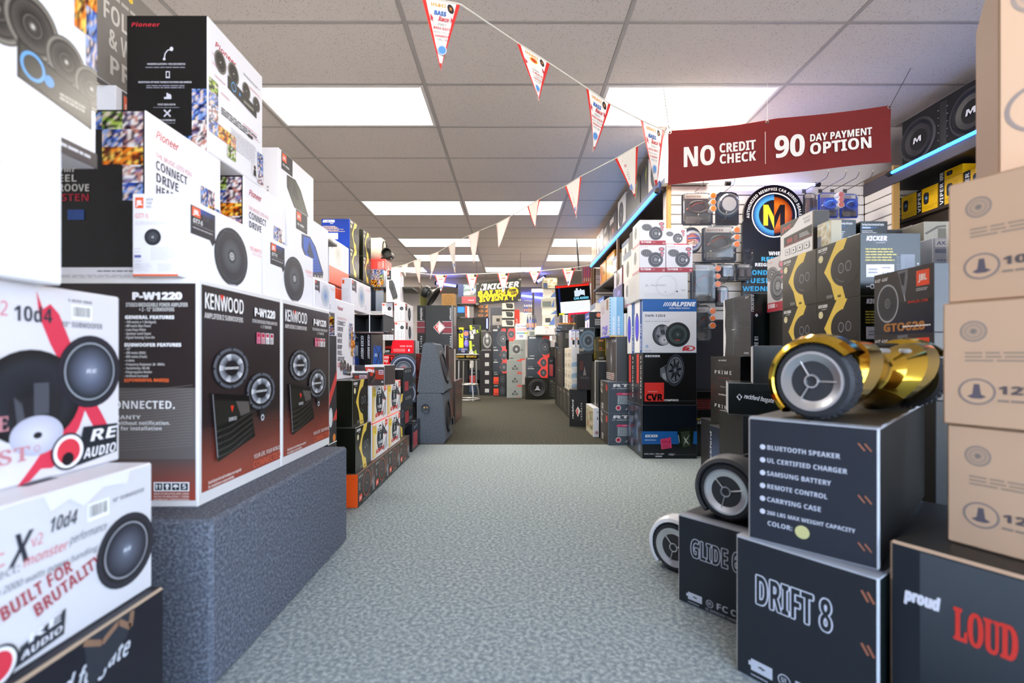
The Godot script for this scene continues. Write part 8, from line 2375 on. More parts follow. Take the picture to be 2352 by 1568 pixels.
func build_right_bay():
	# the packs on their hooks
	var packs := [
		["clear wiring pack with three orange seals, top left under the red banner", 1566, 1638, 440, 517, "coil"],
		["round spool pack with a green badge, under the red banner", 1644, 1698, 440, 517, "spool"],
		["round pack with gold and red cables, left on the slatwall", 1568, 1613, 521, 582, "round"],
		["clear wiring pack with three orange seals, centre of the slatwall", 1613, 1692, 516, 602, "coil"],
		["clear wiring pack with orange seals, lower left above the white cartons", 1586, 1648, 602, 696, "coil"],
		["small dark pack, left one of the pair below the centre pack", 1650, 1688, 606, 644, "dark"],
		["small dark pack, right one of the pair below the centre pack", 1691, 1727, 606, 644, "dark"],
		["small maroon cable pack hanging over the black panel", 1644, 1673, 656, 704, "maroon"],
		["clear wiring pack with orange seals, lowest, beside the blue-banded carton", 1598, 1634, 700, 786, "coil"]]
	for i in packs.size():
		var q = packs[i]
		blister(q[0], q[1], q[2], q[3], q[4], 3.68 if i != 3 else 3.62, q[5], q[5] == "coil")
		hook(wx((q[1] + q[2]) / 2, 3.7), wy(q[3] - 4, 3.7), 3.836, 0.26, "wire hook above the " + ["top left wiring pack", "round spool pack", "round cable pack", "centre wiring pack", "lower left wiring pack", "left small dark pack", "right small dark pack", "small maroon pack", "lowest wiring pack"][i])
	blister("bright blue wiring pack with three seals, right of the round-topped sign", 1880, 1926, 441, 500, 3.66, "blue")
	blister("blue spool pack with a dark label, far right under the hooks", 1930, 1972, 444, 500, 3.68, "blue", false)
	blister("narrow dark cable pack just right of the round-topped sign", 1846, 1876, 442, 500, 3.72, "dark", false)
	for i in 4:
		hook(wx([1862, 1900, 1928, 1958][i], 3.75), wy(430, 3.75), 3.836, 0.3, "bare-ended wire hook right of the round-topped sign, %s from the left" % ["first", "second", "third", "fourth"][i])
	dealer_sign()
	led_bar("white-blue light tube on top of the slatwall under the red banner", Vector3(wx(1672, 3.8), wy(421, 3.8), -3.8), Vector3(wx(1877, 3.8), wy(424, 3.8), -3.8), 0.012, Color(0.6, 0.65, 1.0), 6.0, Vector3(0, 0.35, 0.937), 0.12, "led_tube")
	# soffit shelf with the twin woofer boxes
	var o := thing("high_shelf", "high dark shelf at the far right carrying black woofer boxes", "shelf", Vector3(3.1, 2.03, -2.45))
	var b := Build.new()
	b.box(Vector3(0.0, 0.04, 0), Vector3(0.6, 0.03, 2.78), K("201f22"), 0.003)
	part("board", b.mesh(), finish("satin"), o)
	b = Build.new()
	b.box(Vector3(-0.305, 0.02, 0), Vector3(0.015, 0.1, 2.78), K("3a3640"), 0.003)
	part("fascia", b.mesh(), finish("satin"), o)
	led_bar("dotted blue light strip on the edge of the far right shelf", Vector3(2.782, 2.085, -3.56), Vector3(2.782, 2.085, -1.2), 0.012, Color(0.2, 0.5, 1.0), 5.0, Vector3(-0.7, 0.714, 0), 0.05)
	woofer_box(3.58, "black twin woofer box with silver emblems, right beside the red banner")
	woofer_box(2.86, "black twin woofer box behind the brown cartons, top right")
	# security cartons on their shelf
	var s := thing("wall_shelf", "dark shelf holding yellow and black cartons at far right", "shelf", Vector3(3.2, 1.765, -2.95))
	b = Build.new()
	b.box(Vector3(0, 0.011, 0), Vector3(0.42, 0.022, 1.68), K("33281e"), 0.002)
	part("board", b.mesh(), finish("satin"), s)
	b = Build.new()
	b.box(Vector3(-0.17, -0.04, 0), Vector3(0.03, 0.08, 1.66), K("2a2018"), 0.002)
	part("lip", b.mesh(), finish("satin"), s)
	tops.append([2.99, 3.41, 2.1, 3.8, 1.787])
	var g := "yellow and black security cartons"
	var vs := ["yellow and black carton with bold vertical letters, leftmost on the right shelf", "yellow and black carton with bold vertical letters, second on the right shelf", "yellow and black carton, third along, lower one of a pair", "yellow and black carton stacked on the third along", "yellow and black carton, fourth along beside the white pack", "yellow and black carton at the end behind the brown cartons"]
	var vz := [[3.59, 3.77], [3.41, 3.585], [3.22, 3.4], [3.22, 3.4], [3.03, 3.21], [2.84, 3.02]]
	for i in 6:
		put("security_carton", d_viper, 3.0, 3.2, vz[i][0], vz[i][1], 1.787 if i != 3 else 1.962, 1.961 if i != 3 else 2.02 + 0.005, "left", "front", vs[i], g)
	# black board and cartons below the slatwall
	var bo := thing("black_panel", "plain dark board leaning under the slatwall beside the tall stack", "board", Vector3(1.56, 0, -3.845))
	b = Build.new()
	b.box(Vector3(0, 0.51, 0), Vector3(0.44, 1.02, 0.02), K("25262b"), 0.002)
	part("board", b.mesh(), finish("matte"), bo)
	front_box("subwoofer_carton", d_mesh_red, 3.58, 1600, 1650, 898, 1048, 0.22, "black carton with a red mesh print, right of the tall near stack")
	put("subwoofer_carton", d_cone_low, 1.13, 1.5, 2.62, 2.77, 0.0, 0.35, "front", "left", "black cone carton with a white edge, on the floor behind the grey wheel")
	g = "black cartons with spaced white letters"
	put("amplifier_carton", d_prime, 1.2, 1.5, 2.545, 2.92, 0.3505, 0.545, "left", "front", "black carton with spaced white letters, lower of two", g)
	put("amplifier_carton", d_prime, 1.2, 1.5, 2.545, 2.92, 0.5455, 0.74, "left", "front", "black carton with spaced white letters, upper of two", g)
	put("amplifier_carton", d_plain_black, 1.21, 1.5, 2.78, 3.1, 0.0, 0.349, "left", "front", "plain black carton at the rear under the spaced letter cartons")
	put("subwoofer_carton", d_rf_tall, 1.22, 1.44, 2.47, 2.79, 0.7405, 1.062, "left", "front", "tall glossy black carton with a white edge, on the spaced letter cartons")
	put("amplifier_carton", d_plain_black, 1.05, 1.3, 2.2, 2.45, 0.0, 0.47, "front", "left", "black carton under the white-edged script carton")
	put("amplifier_carton", d_rf_white, 1.045, 1.3, 2.2, 2.45, 0.4705, 0.617, "front", "left", "black carton with white script and a white end, beside the gold wheel", "", -22.0)
	put("amplifier_carton", d_rf_plain, 1.1, 1.26, 2.1, 2.3, 0.6175, 0.787, "front", "left", "plain black carton with a white end, behind the gold fender", "", -24.0)
	# yellow-banded block of four
	put("speaker_carton", d_plain_black, 1.29, 1.5, 1.77, 2.02, 0.0, 0.735, "left", "front", "black carton under the nearer yellow-banded cartons")
	put("speaker_carton", d_plain_black, 1.29, 1.5, 2.03, 2.27, 0.0, 0.735, "left", "front", "black carton under the farther yellow-banded cartons")
	g = "yellow-banded black speaker cartons at right"
	put("speaker_carton", d_gold_six_spec, 1.27, 1.4925, 1.766, 2.018, 0.7355, 0.96, "left", "front", "yellow-banded black carton at right, lower and nearer of the block of four", g)
	put("speaker_carton", d_gold_six, 1.27, 1.4925, 2.02, 2.272, 0.7355, 0.96, "left", "front", "yellow-banded black carton at right, lower and farther of the block of four", g)
	put("speaker_carton", d_gold_six_spec, 1.27, 1.4925, 1.766, 2.018, 0.9605, 1.19, "left", "front", "yellow-banded black carton at right, upper and nearer, with a white sticker on its end", g)
	put("speaker_carton", d_gold_six, 1.27, 1.4925, 2.02, 2.272, 0.9605, 1.19, "left", "front", "yellow-banded black carton at right, upper and farther, under the stereo carton", g)
	put("stereo_carton", d_jvc, 1.275, 1.345, 2.05, 2.296, 1.1905, 1.36, "left", "front", "white stereo carton with red letters and a radio picture, on the yellow-banded cartons")
	put("clear_pack", d_clear_pack, 1.285, 1.33, 1.95, 2.035, 1.1905, 1.29, "left", "front", "small crinkled clear pack beside the white stereo carton")
	put("speaker_carton", d_plain_black, 1.3, 1.49, 2.285, 2.445, 0.0, 0.96, "left", "front", "black carton behind the farther yellow-banded cartons")
	put("speaker_carton", d_tsd, 1.29, 1.45, 2.285, 2.445, 0.9605, 1.225, "left", "front", "white speaker carton peeking out left of the yellow-banded cartons")
	put("speaker_carton", d_plain_black, 1.6, 2.1, 2.05, 2.5, 0.0, 1.19, "front", "left", "large black carton behind the yellow-banded cartons")
	g = "black text-covered security cartons"
	put("security_carton", d_security, 1.455, 1.58, 2.22, 2.4, 1.1905, 1.366, "front", "left", "black carton of small white text, left of two above the yellow-banded cartons", g)
	put("security_carton", d_security, 1.6, 1.725, 2.22, 2.4, 1.1905, 1.36, "front", "left", "black carton of small white text, right of two above the yellow-banded cartons", g)
	put("stereo_carton", d_jvc_low, 1.75, 1.86, 2.25, 2.45, 1.1905, 1.33, "front", "left", "dark carton with red letters behind the black sticker carton")
	put("speaker_carton", d_black_pad, 1.79, 1.93, 2.1, 2.22, 1.1905, 1.325, "front", "left", "olive grey moulded case beside the dark carton with red letters")
	put("stereo_carton", d_tag_white, 1.87, 2.0, 2.26, 2.45, 1.1905, 1.355, "front", "left", "dark carton with a white label, above the olive grey case")
	# orange-lettered cartons
	g = "dark cartons with big orange numerals"
	put("speaker_carton", d_plain_black, 1.27, 1.5, 1.45, 1.68, 0.0, 0.607, "left", "front", "black carton beneath the orange-numeral cartons")
	put("speaker_carton", d_gto, 1.26, 1.42, 1.445, 1.682, 0.6075, 0.812, "left", "front", "dark carton with orange numerals, lower one behind the gold board", g)
	put("speaker_carton", d_gto, 1.26, 1.42, 1.445, 1.682, 0.8125, 1.02, "left", "front", "dark carton with orange numerals, upper one behind the gold board", g)
	put("speaker_carton", d_plain_black, 1.58, 1.8, 1.7, 2.0, 0.0, 1.0, "front", "left", "black carton behind the orange-numeral cartons")
	put("wiring_pack", d_axxess, 1.6, 1.75, 1.84, 1.95, 1.0005, 1.19, "front", "left", "pale blue wiring pack beside the brown cartons")
	put("wiring_pack", d_red_slash, 1.585, 1.78, 1.72, 1.76, 1.0005, 1.23, "front", "left", "white pack with a red slash leaning against the brown cartons", "", -6.0)
	red_banner()

func dealer_sign():
	var z := 3.74
	var cx := wx(1778, z); var cy := wy(494, z); var r := 0.235
	var o := thing("dealer_sign", "tall black dealer sign with a round top and a gold M, on the slatwall", "sign", Vector3(cx, 0, -z))
	var poly := PackedVector2Array()
	poly.append(Vector2(-0.245, 0.86)); poly.append(Vector2(0.245, 0.86)); poly.append(Vector2(0.245, cy - 0.06))
	poly.append(Vector2(0.232, cy - 0.04))
	for i in 29:
		var a := lerpf(-0.15, PI + 0.15, i / 28.0)
		poly.append(Vector2(cos(a) * r, cy + sin(a) * r))
	poly.append(Vector2(-0.245, cy - 0.06))
	var b := Build.new()
	b.prism(poly, Vector3(0, 0, -0.012), Basis(), 0.024, K("141318"), K("2a2724"))
	part("board", b.mesh(), finish("gloss"), o)
	var h := 1.3
	var p := Print.new(self, Vector3(-0.26, 0.8, 0.0), Vector3.RIGHT, Vector3.UP, 0.52, h)
	var v := (cy - 0.8) / h
	var u := r / h
	p.radial(0.5, v, u * 0.74, [[0, "141318"], [0.94, "141318"], [0.95, "f0f2f6"], [1.0, "f0f2f6"]])
	p.radial(0.5, v, u * 0.68, [[0.6, "2a6ab0"], [0.8, "58b0f0"], [1, "1c4c90"]], 1.0, 0.0, 24, PI / 2, PI * 1.5)
	p.radial(0.5, v, u * 0.6, [[0, "d05a10"], [0.6, "e87a20"], [1, "8a2c08"]], 1.0, 0.0, 24, -PI / 2, PI / 2)
	p.radial(0.5, v, u * 0.5, [[0, "201e28"], [1, "201e28"]], 1.0, 0.0, 20, PI / 2, PI * 1.5)
	var s := 0.058
	p.poly([0.5 - 2.75 * s, v - 0.062, 0.5 - 2.75 * s, v + 0.062, 0.5 - 1.5 * s, v + 0.062, 0.5, v - 0.01, 0.5, v - 0.062 - 0.025, 0.5 - 1.55 * s, v + 0.012, 0.5 - 1.55 * s, v - 0.062], "f4dc3c")
	p.poly([0.5 + 2.75 * s, v - 0.062, 0.5 + 2.75 * s, v + 0.062, 0.5 + 1.5 * s, v + 0.062, 0.5, v - 0.01, 0.5, v - 0.062 - 0.025, 0.5 + 1.55 * s, v + 0.012, 0.5 + 1.55 * s, v - 0.062], "20181a")
	p.arc(0.5, v, u * 0.81, PI + 0.12, -0.12, 0.017, "AUTHORIZED MEMPHIS CAR AUDIO DEALER", "f4f4f6", "b")
	p.text(0.42, v - 0.238, 0.68, 0.021, "WHERE", "f4f4f6", "b", 0.0, 0.001)
	p.text(0.3, v - 0.274, 0.78, 0.025, "RESPECT", "48b8e8", "b", 0.0, 0.001)
	p.text(0.21, v - 0.304, 0.86, 0.019, "REIGNS SUPREME", "f4f4f6", "b", 0.0, 0.001)
	var days := ["MONDAY", "TUESDAY", "WEDNESDAY", "THURSDAY", "FRIDAY", "SATURDAY"]
	var x0 := [0.07, 0.07, 0.03, 0.05, 0.2, 0.05]
	for i in 6: p.text(x0[i], v - 0.355 - i * 0.048, x0[i] + 0.077 * days[i].length(), 0.027, days[i], "38b4ec", "b", 0.0, 0.0012)
	p.photo(0.03, v - 0.3, 0.2, v - 0.2, ["141318", "2c2a30", "141318", "3c3a40"], 8, 6, 8)
	part("print", p.mesh(), finish("gloss"), o)

func woofer_box(zfar: float, label: String):
	var o := thing("subwoofer_enclosure", label, "subwoofer", Vector3(3.08, 2.0855, -zfar + 0.35), 0.0, "black twin woofer boxes on the right shelf")
	var b := Build.new()
	b.box(Vector3(0, 0.19, 0), Vector3(0.4, 0.38, 0.69), K("17171a"), 0.006, K("26262a"))
	part("cabinet", b.mesh(), finish("cloth"), o)
	var ax := Basis(Vector3.BACK, Vector3.LEFT, Vector3.UP)
	for s in [-1, 1]:
		var at := Vector3(-0.2, 0.19, s * 0.2)
		b = Build.new()
		b.lathe([[0.15, 0.0], [0.15, 0.006], [0.135, 0.012], [0.13, 0.006]], at, ax, K("36363a"), 32)
		b.lathe([[0.13, 0.006], [0.118, 0.018], [0.106, 0.006]], at, ax, K("1c1c1e"), 32)
		part("surround", b.mesh(), finish("rubber"), o)
		b = Build.new()
		b.lathe([[0.106, 0.006], [0.05, -0.004], [0.0, -0.002]], at, ax, K("202022"), 32)
		part("cone", b.mesh(), finish("satin"), o)
		var p := Print.new(self, at + Vector3(-0.008, -0.025, -0.035), Vector3.BACK, Vector3.UP, 0.07, 0.05)
		p.poly([0.0, 0.1, 0.12, 0.9, 0.35, 0.9, 0.5, 0.45, 0.7, 0.9, 0.98, 0.9, 0.98, 0.1, 0.78, 0.1, 0.76, 0.55, 0.5, 0.1, 0.28, 0.55, 0.2, 0.1], "d8d8dc")
		part("emblem", p.mesh(), finish("satin"), o)
	b = Build.new()
	b.box(Vector3(-0.197, 0.19, 0), Vector3(0.012, 0.33, 0.05), K("0c0c0e"), 0.002, K("3a3a3e"))
	for k in 6: b.ball(Vector3(-0.204, 0.06 + k * 0.05, 0.034), Vector3(0.004, 0.004, 0.004), K("8a8a8e"), 8); b.ball(Vector3(-0.204, 0.06 + k * 0.05, -0.034), Vector3(0.004, 0.004, 0.004), K("8a8a8e"), 8)
	part("port", b.mesh(), finish("satin"), o)

func red_banner():
	var bl := Vector3(wx(1534, 3.3), wy(425, 3.3), -3.3)
	var br := Vector3(wx(2048, 3.1), wy(372, 3.1), -3.1)
	var h := 0.368
	var o := thing("red_banner", "red cloth banner with large white lettering, hung across the slatwall bay", "banner", bl)
	var r := br - bl
	var nn := r.cross(Vector3.UP).normalized()
	var wave := func(x, y): return nn * (sin(x * 9.0 + y * 1.5) * 0.006 + (0.012 * sin(y * PI) * cos(x * 4.0)) + 0.01 * (1.0 - y) * sin(x * 17.0) * 0.4) + Vector3.UP * (-0.012 * y * absf(sin(x * PI * 2.0)))
	var b := Build.new()
	for i in 40:
		for j in 10:
			var q := []
			for k in [[0, 0], [1, 0], [1, 1], [0, 1]]:
				var x: float = (i + k[0]) / 40.0; var y: float = (j + k[1]) / 10.0
				q.append(r * x + Vector3(0, h * y, 0) + wave.call(x, y))
			b.quad(q[0], q[1], q[2], q[3], nn, K("8c2c28"))
			for k in 4: q[k] -= nn * 0.0015
			b.quad(q[0], q[1], q[2], q[3], -nn, K("8c2c28"))
	var red := StandardMaterial3D.new()
	red.resource_name = "banner_cloth"
	red.vertex_color_use_as_albedo = true
	red.roughness = 0.7
	red.backlight_enabled = true
	red.backlight = Color(0.85, 0.3, 0.26)
	part("cloth", b.mesh(), red, o)
	var p := Print.new(self, Vector3.ZERO, r, Vector3.UP, r.length(), h)
	p.bend = wave
	p.lift = 0.0012; p.step = 0.0002
	var wht := "f2ede6"
	p.text(0.065, 0.29, 0.222, 0.36, "NO", wht, "b", 0.0, 0.008)
	p.text(0.238, 0.5, 0.408, 0.17, "CREDIT", wht, "b", 0.0, 0.004); p.text(0.238, 0.29, 0.408, 0.17, "CHECK", wht, "b", 0.0, 0.004)
	p.rect(0.449, 0.2, 0.452, 0.79, "f0d8c8")
	p.text(0.49, 0.29, 0.63, 0.38, "90", wht, "b", 0.0, 0.006)
	p.text(0.647, 0.53, 0.917, 0.125, "DAY PAYMENT", wht, "b", 0.0, 0.003); p.text(0.647, 0.29, 0.917, 0.2, "OPTION", wht, "b", 0.0, 0.005)
	part("lettering", p.mesh(), finish("cloth"), o)
	b = Build.new()
	for q in [[0.008, 0.96], [0.46, 0.965], [0.992, 0.965]]:
		b.lathe([[0.006, 0.0], [0.009, 0.003], [0.012, 0.0]], r * q[0] + Vector3(0, h * q[1], 0) + wave.call(q[0], q[1]) + nn * 0.003, Basis(r.normalized(), nn, Vector3.DOWN), K("e0dcd0"), 16)
	part("eyelet", b.mesh(), finish("metal"), o)
	b = Build.new()
	b.tube([r * 0.008 + Vector3(0, h * 0.96, 0.0) + nn * 0.004, Vector3(-0.03, TOP - bl.y, 0.0)], 0.0022, K("4a4640"), 5)
	b.tube([r * 0.992 + Vector3(0, h * 0.965, 0.0) + nn * 0.004, r + Vector3(0.14, TOP - bl.y, 0.03)], 0.0022, K("4a4640"), 5)
	b.tube([r * 0.46 + Vector3(0, h * 0.965, 0.0) + nn * 0.004, r * 0.46 + Vector3(0, TOP - bl.y, 0.0)], 0.0012, K("c8c4be"), 5)
	part("cord", b.mesh(), finish("matte"), o)

# ---------------------------------------------------------------- right, near the lens
func build_right_near():
	var c := func(x, z): return Vector3(x, 0, -z)
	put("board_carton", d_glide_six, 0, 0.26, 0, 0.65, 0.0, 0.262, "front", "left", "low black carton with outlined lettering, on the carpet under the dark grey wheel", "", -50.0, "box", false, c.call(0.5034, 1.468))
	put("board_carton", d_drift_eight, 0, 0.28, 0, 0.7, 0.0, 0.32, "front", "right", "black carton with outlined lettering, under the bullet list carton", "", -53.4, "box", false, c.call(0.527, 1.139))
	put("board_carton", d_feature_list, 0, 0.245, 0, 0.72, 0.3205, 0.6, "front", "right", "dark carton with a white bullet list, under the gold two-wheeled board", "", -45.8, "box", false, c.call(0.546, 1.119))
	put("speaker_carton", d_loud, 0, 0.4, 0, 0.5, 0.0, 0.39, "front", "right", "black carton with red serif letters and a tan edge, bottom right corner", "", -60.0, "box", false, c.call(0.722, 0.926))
	var g := "plain brown subwoofer cartons"
	put("subwoofer_carton", d_brown_twelve, 0, 0.3, 0, 0.32, 0.3905, 0.612, "front", "left", "brown carton with round grey stamps, lowest of the right-hand stack", g, -63.6, "box", false, c.call(0.826, 0.919))
	put("subwoofer_carton", d_brown_twelve, 0, 0.3, 0, 0.32, 0.6125, 0.84, "front", "left", "brown carton with round grey stamps, middle of the right-hand stack", g, -63.0, "box", false, c.call(0.818, 0.919))
	put("subwoofer_carton", d_brown_ten, 0, 0.3, 0, 0.32, 0.8405, 1.066, "front", "left", "brown carton with round grey stamps, third up in the right-hand stack", g, -66.0, "box", false, c.call(0.832, 0.923))
	put("subwoofer_carton", d_brown_ten, 0, 0.35, 0, 0.3, 1.0665, 1.5, "front", "left", "tall brown carton at the top right edge of the photo", g, -38.0, "box", false, c.call(0.905, 0.9))
	board("gold two-wheeled board lying on the bullet list carton", Vector3(0.674, 0.6005, -1.07), 32.0, "gold")
	board("dark grey two-wheeled board on the low outlined-letter carton", Vector3(0.636, 0.2625, -1.415), 40.0, "grey")
	board("white two-wheeled board standing on the carpet behind the low black carton", Vector3(0.57, 0.0, -1.672), 41.0, "white")

func board(label: String, at: Vector3, yaw: float, kind: String):
	# a two-wheeled balance board, rolled back on its wheels; at is under the near wheel
	var o := thing("balance_board", label, "hoverboard", at, yaw, "two-wheeled balance boards")
	var shell := StandardMaterial3D.new()
	shell.resource_name = "shell_" + kind
	match kind:
		"gold": shell.albedo_color = Color("d8b040"); shell.metallic = 1.0; shell.roughness = 0.1
		"grey": shell.albedo_color = Color("3a3d43"); shell.roughness = 0.45
		"white": shell.albedo_color = Color("eceff4"); shell.roughness = 0.2
	var L := 0.49
	var r := 0.085
	for side in [0, 1]:
		var cx: float = L * side
		var out := Vector3.LEFT if side == 0 else Vector3.RIGHT
		var ax := Basis(Vector3.BACK, out, Vector3.DOWN)
		var ce := Vector3(cx, r, 0)
		# tyre with tread blocks
		var b := Build.new()
		b.lathe([[0.058, -0.024], [0.074, -0.026], [0.082, -0.02], [0.083, 0.0], [0.082, 0.016], [0.076, 0.023], [0.064, 0.024], [0.06, 0.021]], ce, ax, K("2e3137"), 48)
		for i in 40:
			var a := TAU * i / 40.0
			for k in [-1, 1]:
				var bb := Build.new()
				b.t = Transform3D(Basis(ax.y, a + k * 0.04), ce)
				b.box(Vector3(0, 0.0828, 0) + ax.y * 0.01 * k, Vector3(0.011, 0.004, 0.007), K("2a2d33"), 0.001)
		b.t = Transform3D()
		part("tyre", b.mesh(), finish("rubber"), o)
		b = Build.new()
		b.lathe([[0.044, 0.02], [0.05, 0.022], [0.06, 0.026], [0.065, 0.026], [0.066, 0.022], [0.06, 0.02]], ce, ax, K("e4e6ea"), 48)
		for i in 3:
			var a := TAU * i / 3.0 + (0.0 if kind == "gold" else 0.25)
			var d := ax.x * cos(a) - ax.z * sin(a)
			b.tube([ce + d * 0.014 + ax.y * 0.0205, ce + d * 0.052 + ax.y * 0.0205], 0.0022, K("dcdee2"), 8)
		b.lathe([[0.011, 0.02], [0.012, 0.024], [0.015, 0.024], [0.016, 0.02]], ce, ax, K("e4e6ea"), 24)
		part("rim", b.mesh(), finish("metal"), o)
		b = Build.new()
		b.lathe([[0.054, 0.019], [0.0, 0.019]], ce, ax, K("34373d"), 40)
		part("hub_cover", b.mesh(), finish("satin"), o)
		# fender round the upper left of the wheel
		b = Build.new()
		var a0 := -PI * 0.22; var a1 := -PI * 1.26
		var fx := Basis(Vector3.BACK, out, Vector3.DOWN)
		b.lathe([[0.087, -0.05], [0.1, -0.045], [0.105, -0.02], [0.103, 0.006], [0.096, 0.022], [0.086, 0.026], [0.083, 0.022], [0.09, 0.016], [0.098, 0.0], [0.1, -0.02], [0.087, -0.04]], ce, fx, Color.WHITE, 40, a0 + 0.0, a1)
		part("fender", b.mesh(), shell, o)
	# the waisted body between the wheels, turned back by the roll
	var roll := Basis(Vector3.RIGHT, -deg_to_rad(50.0))
	var bx := Basis(roll * Vector3.BACK * 1.08, Vector3.RIGHT, roll * Vector3.UP * 0.62)
	var b := Build.new()
	b.lathe([[0.0, 0.03], [0.085, 0.03], [0.098, 0.05], [0.096, 0.12], [0.075, 0.19], [0.058, 0.235], [0.056, 0.245], [0.058, 0.255], [0.075, 0.3], [0.096, 0.37], [0.098, 0.44], [0.085, 0.46], [0.0, 0.46]], Vector3(0, r, 0), bx, Color.WHITE, 40)
	part("body", b.mesh(), shell, o)
	for side in [0, 1]:
		b = Build.new()
		b.t = Transform3D(roll, Vector3(0.115 + side * 0.26, r, 0))
		b.box(Vector3(0, 0.06, 0), Vector3(0.13, 0.012, 0.13), K("1c1d20"), 0.005)
		for k in 5: b.box(Vector3(0, 0.067, -0.05 + k * 0.025), Vector3(0.12, 0.004, 0.01), K("2a2b2f"), 0.001)
		part("foot_pad", b.mesh(), finish("rubber"), o)
	b = Build.new()
	b.t = Transform3D(roll, Vector3(0.245, r, 0))
	b.box(Vector3(-0.06, 0.0, 0.088), Vector3(0.05, 0.012, 0.01), K("d8e4f0"), 0.003)
	b.box(Vector3(0.06, 0.0, 0.088), Vector3(0.05, 0.012, 0.01), K("d8e4f0"), 0.003)
	part("lamp_lens", b.mesh(), finish("gloss"), o)

# ---------------------------------------------------------------- bunting
func build_bunting():
	# strings: pixel points with depths; pennants between pairs of points
	var near := [[820, -170, 1.45], [968, -8, 1.75], [1057, 10, 1.85], [1187, 97, 2.28], [1263, 146, 2.42], [1346, 201, 2.62], [1403, 240, 2.75], [1471, 275, 3.0], [1526, 300, 3.25]]
	var back := [[1526, 300, 3.25], [1466, 334, 3.3], [1412, 365, 3.4], [1336, 404, 3.7], [1297, 428, 3.85], [1241, 456, 4.2], [1211, 474, 4.4], [1172, 497, 4.6], [1140, 514, 4.75], [1101, 530, 5.0], [1076, 541, 5.1], [1046, 555, 5.3], [1030, 565, 5.4], [1008, 578, 5.6], [987, 586, 5.75], [967, 594, 5.9], [949, 600, 6.05], [938, 605, 6.2], [922, 610, 6.3], [880, 620, 6.5]]
	var third := [[880, 620, 6.5], [998, 631, 6.7], [1027, 631, 6.7], [1070, 629, 6.7], [1098, 629, 6.7], [1142, 627, 6.7], [1170, 626, 6.7], [1214, 623, 6.7], [1242, 622, 6.7], [1290, 617, 6.7], [1322, 614, 6.7], [1357, 608, 6.7]]
	bunting_line("nearest bunting cord running down to the red banner's left corner", near, [[1, 2, 163, 0], [3, 4, 236, 8], [5, 6, 346, -6], [7, 8, 428, 4]], 0, ["largest pennant at the top middle of the photo", "second pennant from the top, printed with a yellow oval", "third pennant, hanging before the ceiling lamp on the right", "fourth pennant, bright against the lamp beside the red banner"])
	bunting_line("bunting cord sloping away from the red banner to the far left", back, [[1, 2, 456, 20], [3, 4, 501, 10], [5, 6, 523, 0], [7, 8, 569, -8], [9, 10, 604, 0], [11, 12, 626, 4], [13, 14, 641, -6], [15, 16, 661, 6], [17, 18, 634, 0]], 1, ["white-backed pennant nearest the red banner on the sloping cord", "blue-tinted pennant, second down the sloping cord", "curled pennant before the pair of ceiling lamps", "plain white pennant, fourth down the sloping cord", "plain white pennant, fifth down the sloping cord, over a lamp", "narrow pennant, sixth down the sloping cord", "pennant, seventh down the sloping cord", "pale pennant, eighth down the sloping cord by the amplifier carton", "small faded pennant at the far left end of the sloping cord"])
	bunting_line("far bunting cord stretched level across the back", third, [[1, 2, 671, 0], [3, 4, 677, 0], [5, 6, 675, 0], [7, 8, 652, 0], [9, 10, 660, 0]], 2, ["level back pennant, first from left, by the blue light tube", "level back pennant left of the black and yellow banner", "level back pennant in front of the black and yellow banner", "level back pennant, half folded, near the pole", "level back pennant in front of the tilted screen"])

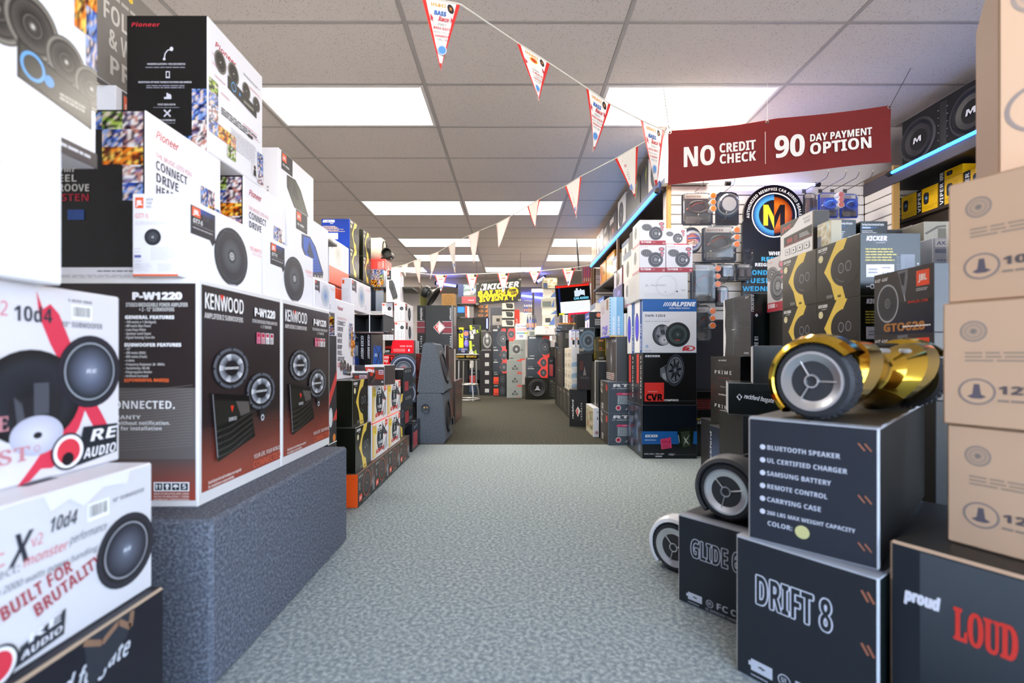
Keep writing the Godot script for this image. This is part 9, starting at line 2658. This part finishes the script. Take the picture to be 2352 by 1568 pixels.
func bunting_line(label: String, pts: Array, flags: Array, kind: int, says: Array):
	var at := []
	for q in pts: at.append(Vector3(wx(q[0], q[2]), wy(q[1], q[2]), -q[2]))
	var o := thing("bunting_cord", label, "cord", at[0])
	var b := Build.new()
	var local := []
	for a in at: local.append(a - at[0])
	b.tube(local, 0.0035 if kind < 2 else 0.005, K("d8d4c8"), 6)
	part("cord", b.mesh(), finish("cloth"), o)
	var cloth := StandardMaterial3D.new()
	cloth.resource_name = "pennant_cloth"
	cloth.vertex_color_use_as_albedo = true
	cloth.roughness = 0.6
	cloth.backlight_enabled = true
	cloth.backlight = Color(0.5, 0.5, 0.5)
	for i in flags.size():
		var f = flags[i]
		var A: Vector3 = at[f[0]]; var B: Vector3 = at[f[1]]
		var z := -(A.z + B.z) / 2
		var mid := (A + B) / 2
		var tipx: float = (pts[f[0]][0] + pts[f[1]][0]) / 2.0 + f[3]
		var tip := Vector3(wx(tipx, z), wy(f[2], z), -z)
		var t := thing("pennant", says[i], "pennant", A, 0.0, "bunting pennants")
		var w := (B - A)
		var down := tip - mid
		var nn := w.cross(-down).normalized()
		if nn.z < 0: nn = -nn
		var curl := func(x, y): return nn * (sin(x * 5.0 + i) * 0.008 * y + y * y * 0.02 * sin(i * 2.3))
		# x across 0..1, y down 0..1
		var put_at := func(x, y): return w * (0.5 + (x - 0.5) * (1.0 - y)) + down * y + curl.call(x, y)
		var m := Build.new()
		var n := 10
		var border := K("d83028"); var ground := K("f1eee8")
		var rim := 0.09
		for j in n:
			for k in n:
				var x0 := float(k) / n; var x1 := float(k + 1) / n; var y0 := float(j) / n; var y1 := float(j + 1) / n
				var q := [put_at.call(x0, y0), put_at.call(x1, y0), put_at.call(x1, y1), put_at.call(x0, y1)]
				var col := border if (k == 0 or k == n - 1 or j >= n - 1) else ground
				if kind == 1 and i > 2 and col == border: col = K("f0c8c0")
				m.tri(q[0], q[1], q[2], nn, nn, nn, col); m.tri(q[0], q[2], q[3], nn, nn, nn, col)
				for e in 4: q[e] -= nn * 0.0006
				m.tri(q[0], q[1], q[2], -nn, -nn, -nn, ground); m.tri(q[0], q[2], q[3], -nn, -nn, -nn, ground)
		part("cloth", m.mesh(), cloth, t)
		# what is printed on it
		var L := down.length()
		var wd := w.length()
		var right := w.normalized(); var up := (-down).normalized()
		var p := Print.new(self, Vector3.ZERO, right, up, wd, L)
		p.o = down + w * 0.5 - right * wd * 0.5
		p.lift = 0.001; p.step = 0.00015
		p.bend = func(x, y): return (put_at.call(0.5, 1.0 - y) - (w * 0.5 + down * (1.0 - y)))
		if not (kind == 1 and (i == 3 or i == 4 or i == 7)):
			var ink := ["3a68b0", "c83040", "505050"] if kind == 0 else ["8898c8", "d89098", "a0a0a8"] if kind == 1 else ["4a6a98", "c84838", "6a6a6a"]
			if kind == 0:
				p.text(0.22, 0.9, 0.62, 0.06, "usaci", "e09828", "b"); p.radial(0.74, 0.9, 0.07, [[0, "e89848"], [0.5, "3a2c28"], [1, "1c1818"]], 0.7, 0.6)
				if i == 1: p.radial(0.48, 0.84, 0.05, [[0, "c84830"], [0.7, "c84830"], [0.8, "e8c030"], [1, "e8c030"]], 2.2)
				else: p.text(0.3, 0.78, 0.62, 0.06, "BASS", ink[0], "b", 0.1, 0.003); p.text(0.4, 0.7, 0.68, 0.06, "Race", ink[1], "t", 0.3, 0.003)
				p.text(0.38, 0.635, 0.62, 0.03, "2007" if i != 1 else "2006", ink[2], "r"); p.text(0.28, 0.575, 0.72, 0.035, "BASS RACE" if i != 1 else "USACI", ink[1], "b"); p.text(0.27, 0.52, 0.74, 0.025, "130.0 to 139.9 Class", ink[2], "r"); p.text(0.31, 0.465, 0.7, 0.03, "CHAMPION", ink[1], "b"); p.text(0.37, 0.41, 0.64, 0.03, "139.5 dB", ink[2], "r")
				for s in [0.2, 0.72]: p.poly([s, 0.78, s + 0.08, 0.72, s + 0.06, 0.7, s + 0.1, 0.66, s + 0.02, 0.7], ink[1])
				p.radial(0.5, 0.28, 0.07, [[0, "5a90c8"], [0.8, "5a90c8"], [0.86, "e8e8ec"], [1, "7a88b8"]], 1.1)
			else:
				p.small(0.28, 0.86, 0.72, 0.94, 1, "e0a040" if kind == 2 else ink[1], 0.0, 0.8); p.small(0.32, 0.72, 0.68, 0.82, 1, ink[1], 0.0, 0.6); p.small(0.34, 0.44, 0.66, 0.68, 5, ink[2], 0.2, 0.3); p.radial(0.5, 0.26, 0.07, [[0, ink[0]], [1, ink[0]]], 1.1)
				if kind == 2: p.radial(0.78, 0.92, 0.07, [[0, "2a2420"], [1, "3a302c"]], 1.0)
			part("print", p.mesh(), finish("cloth"), t)
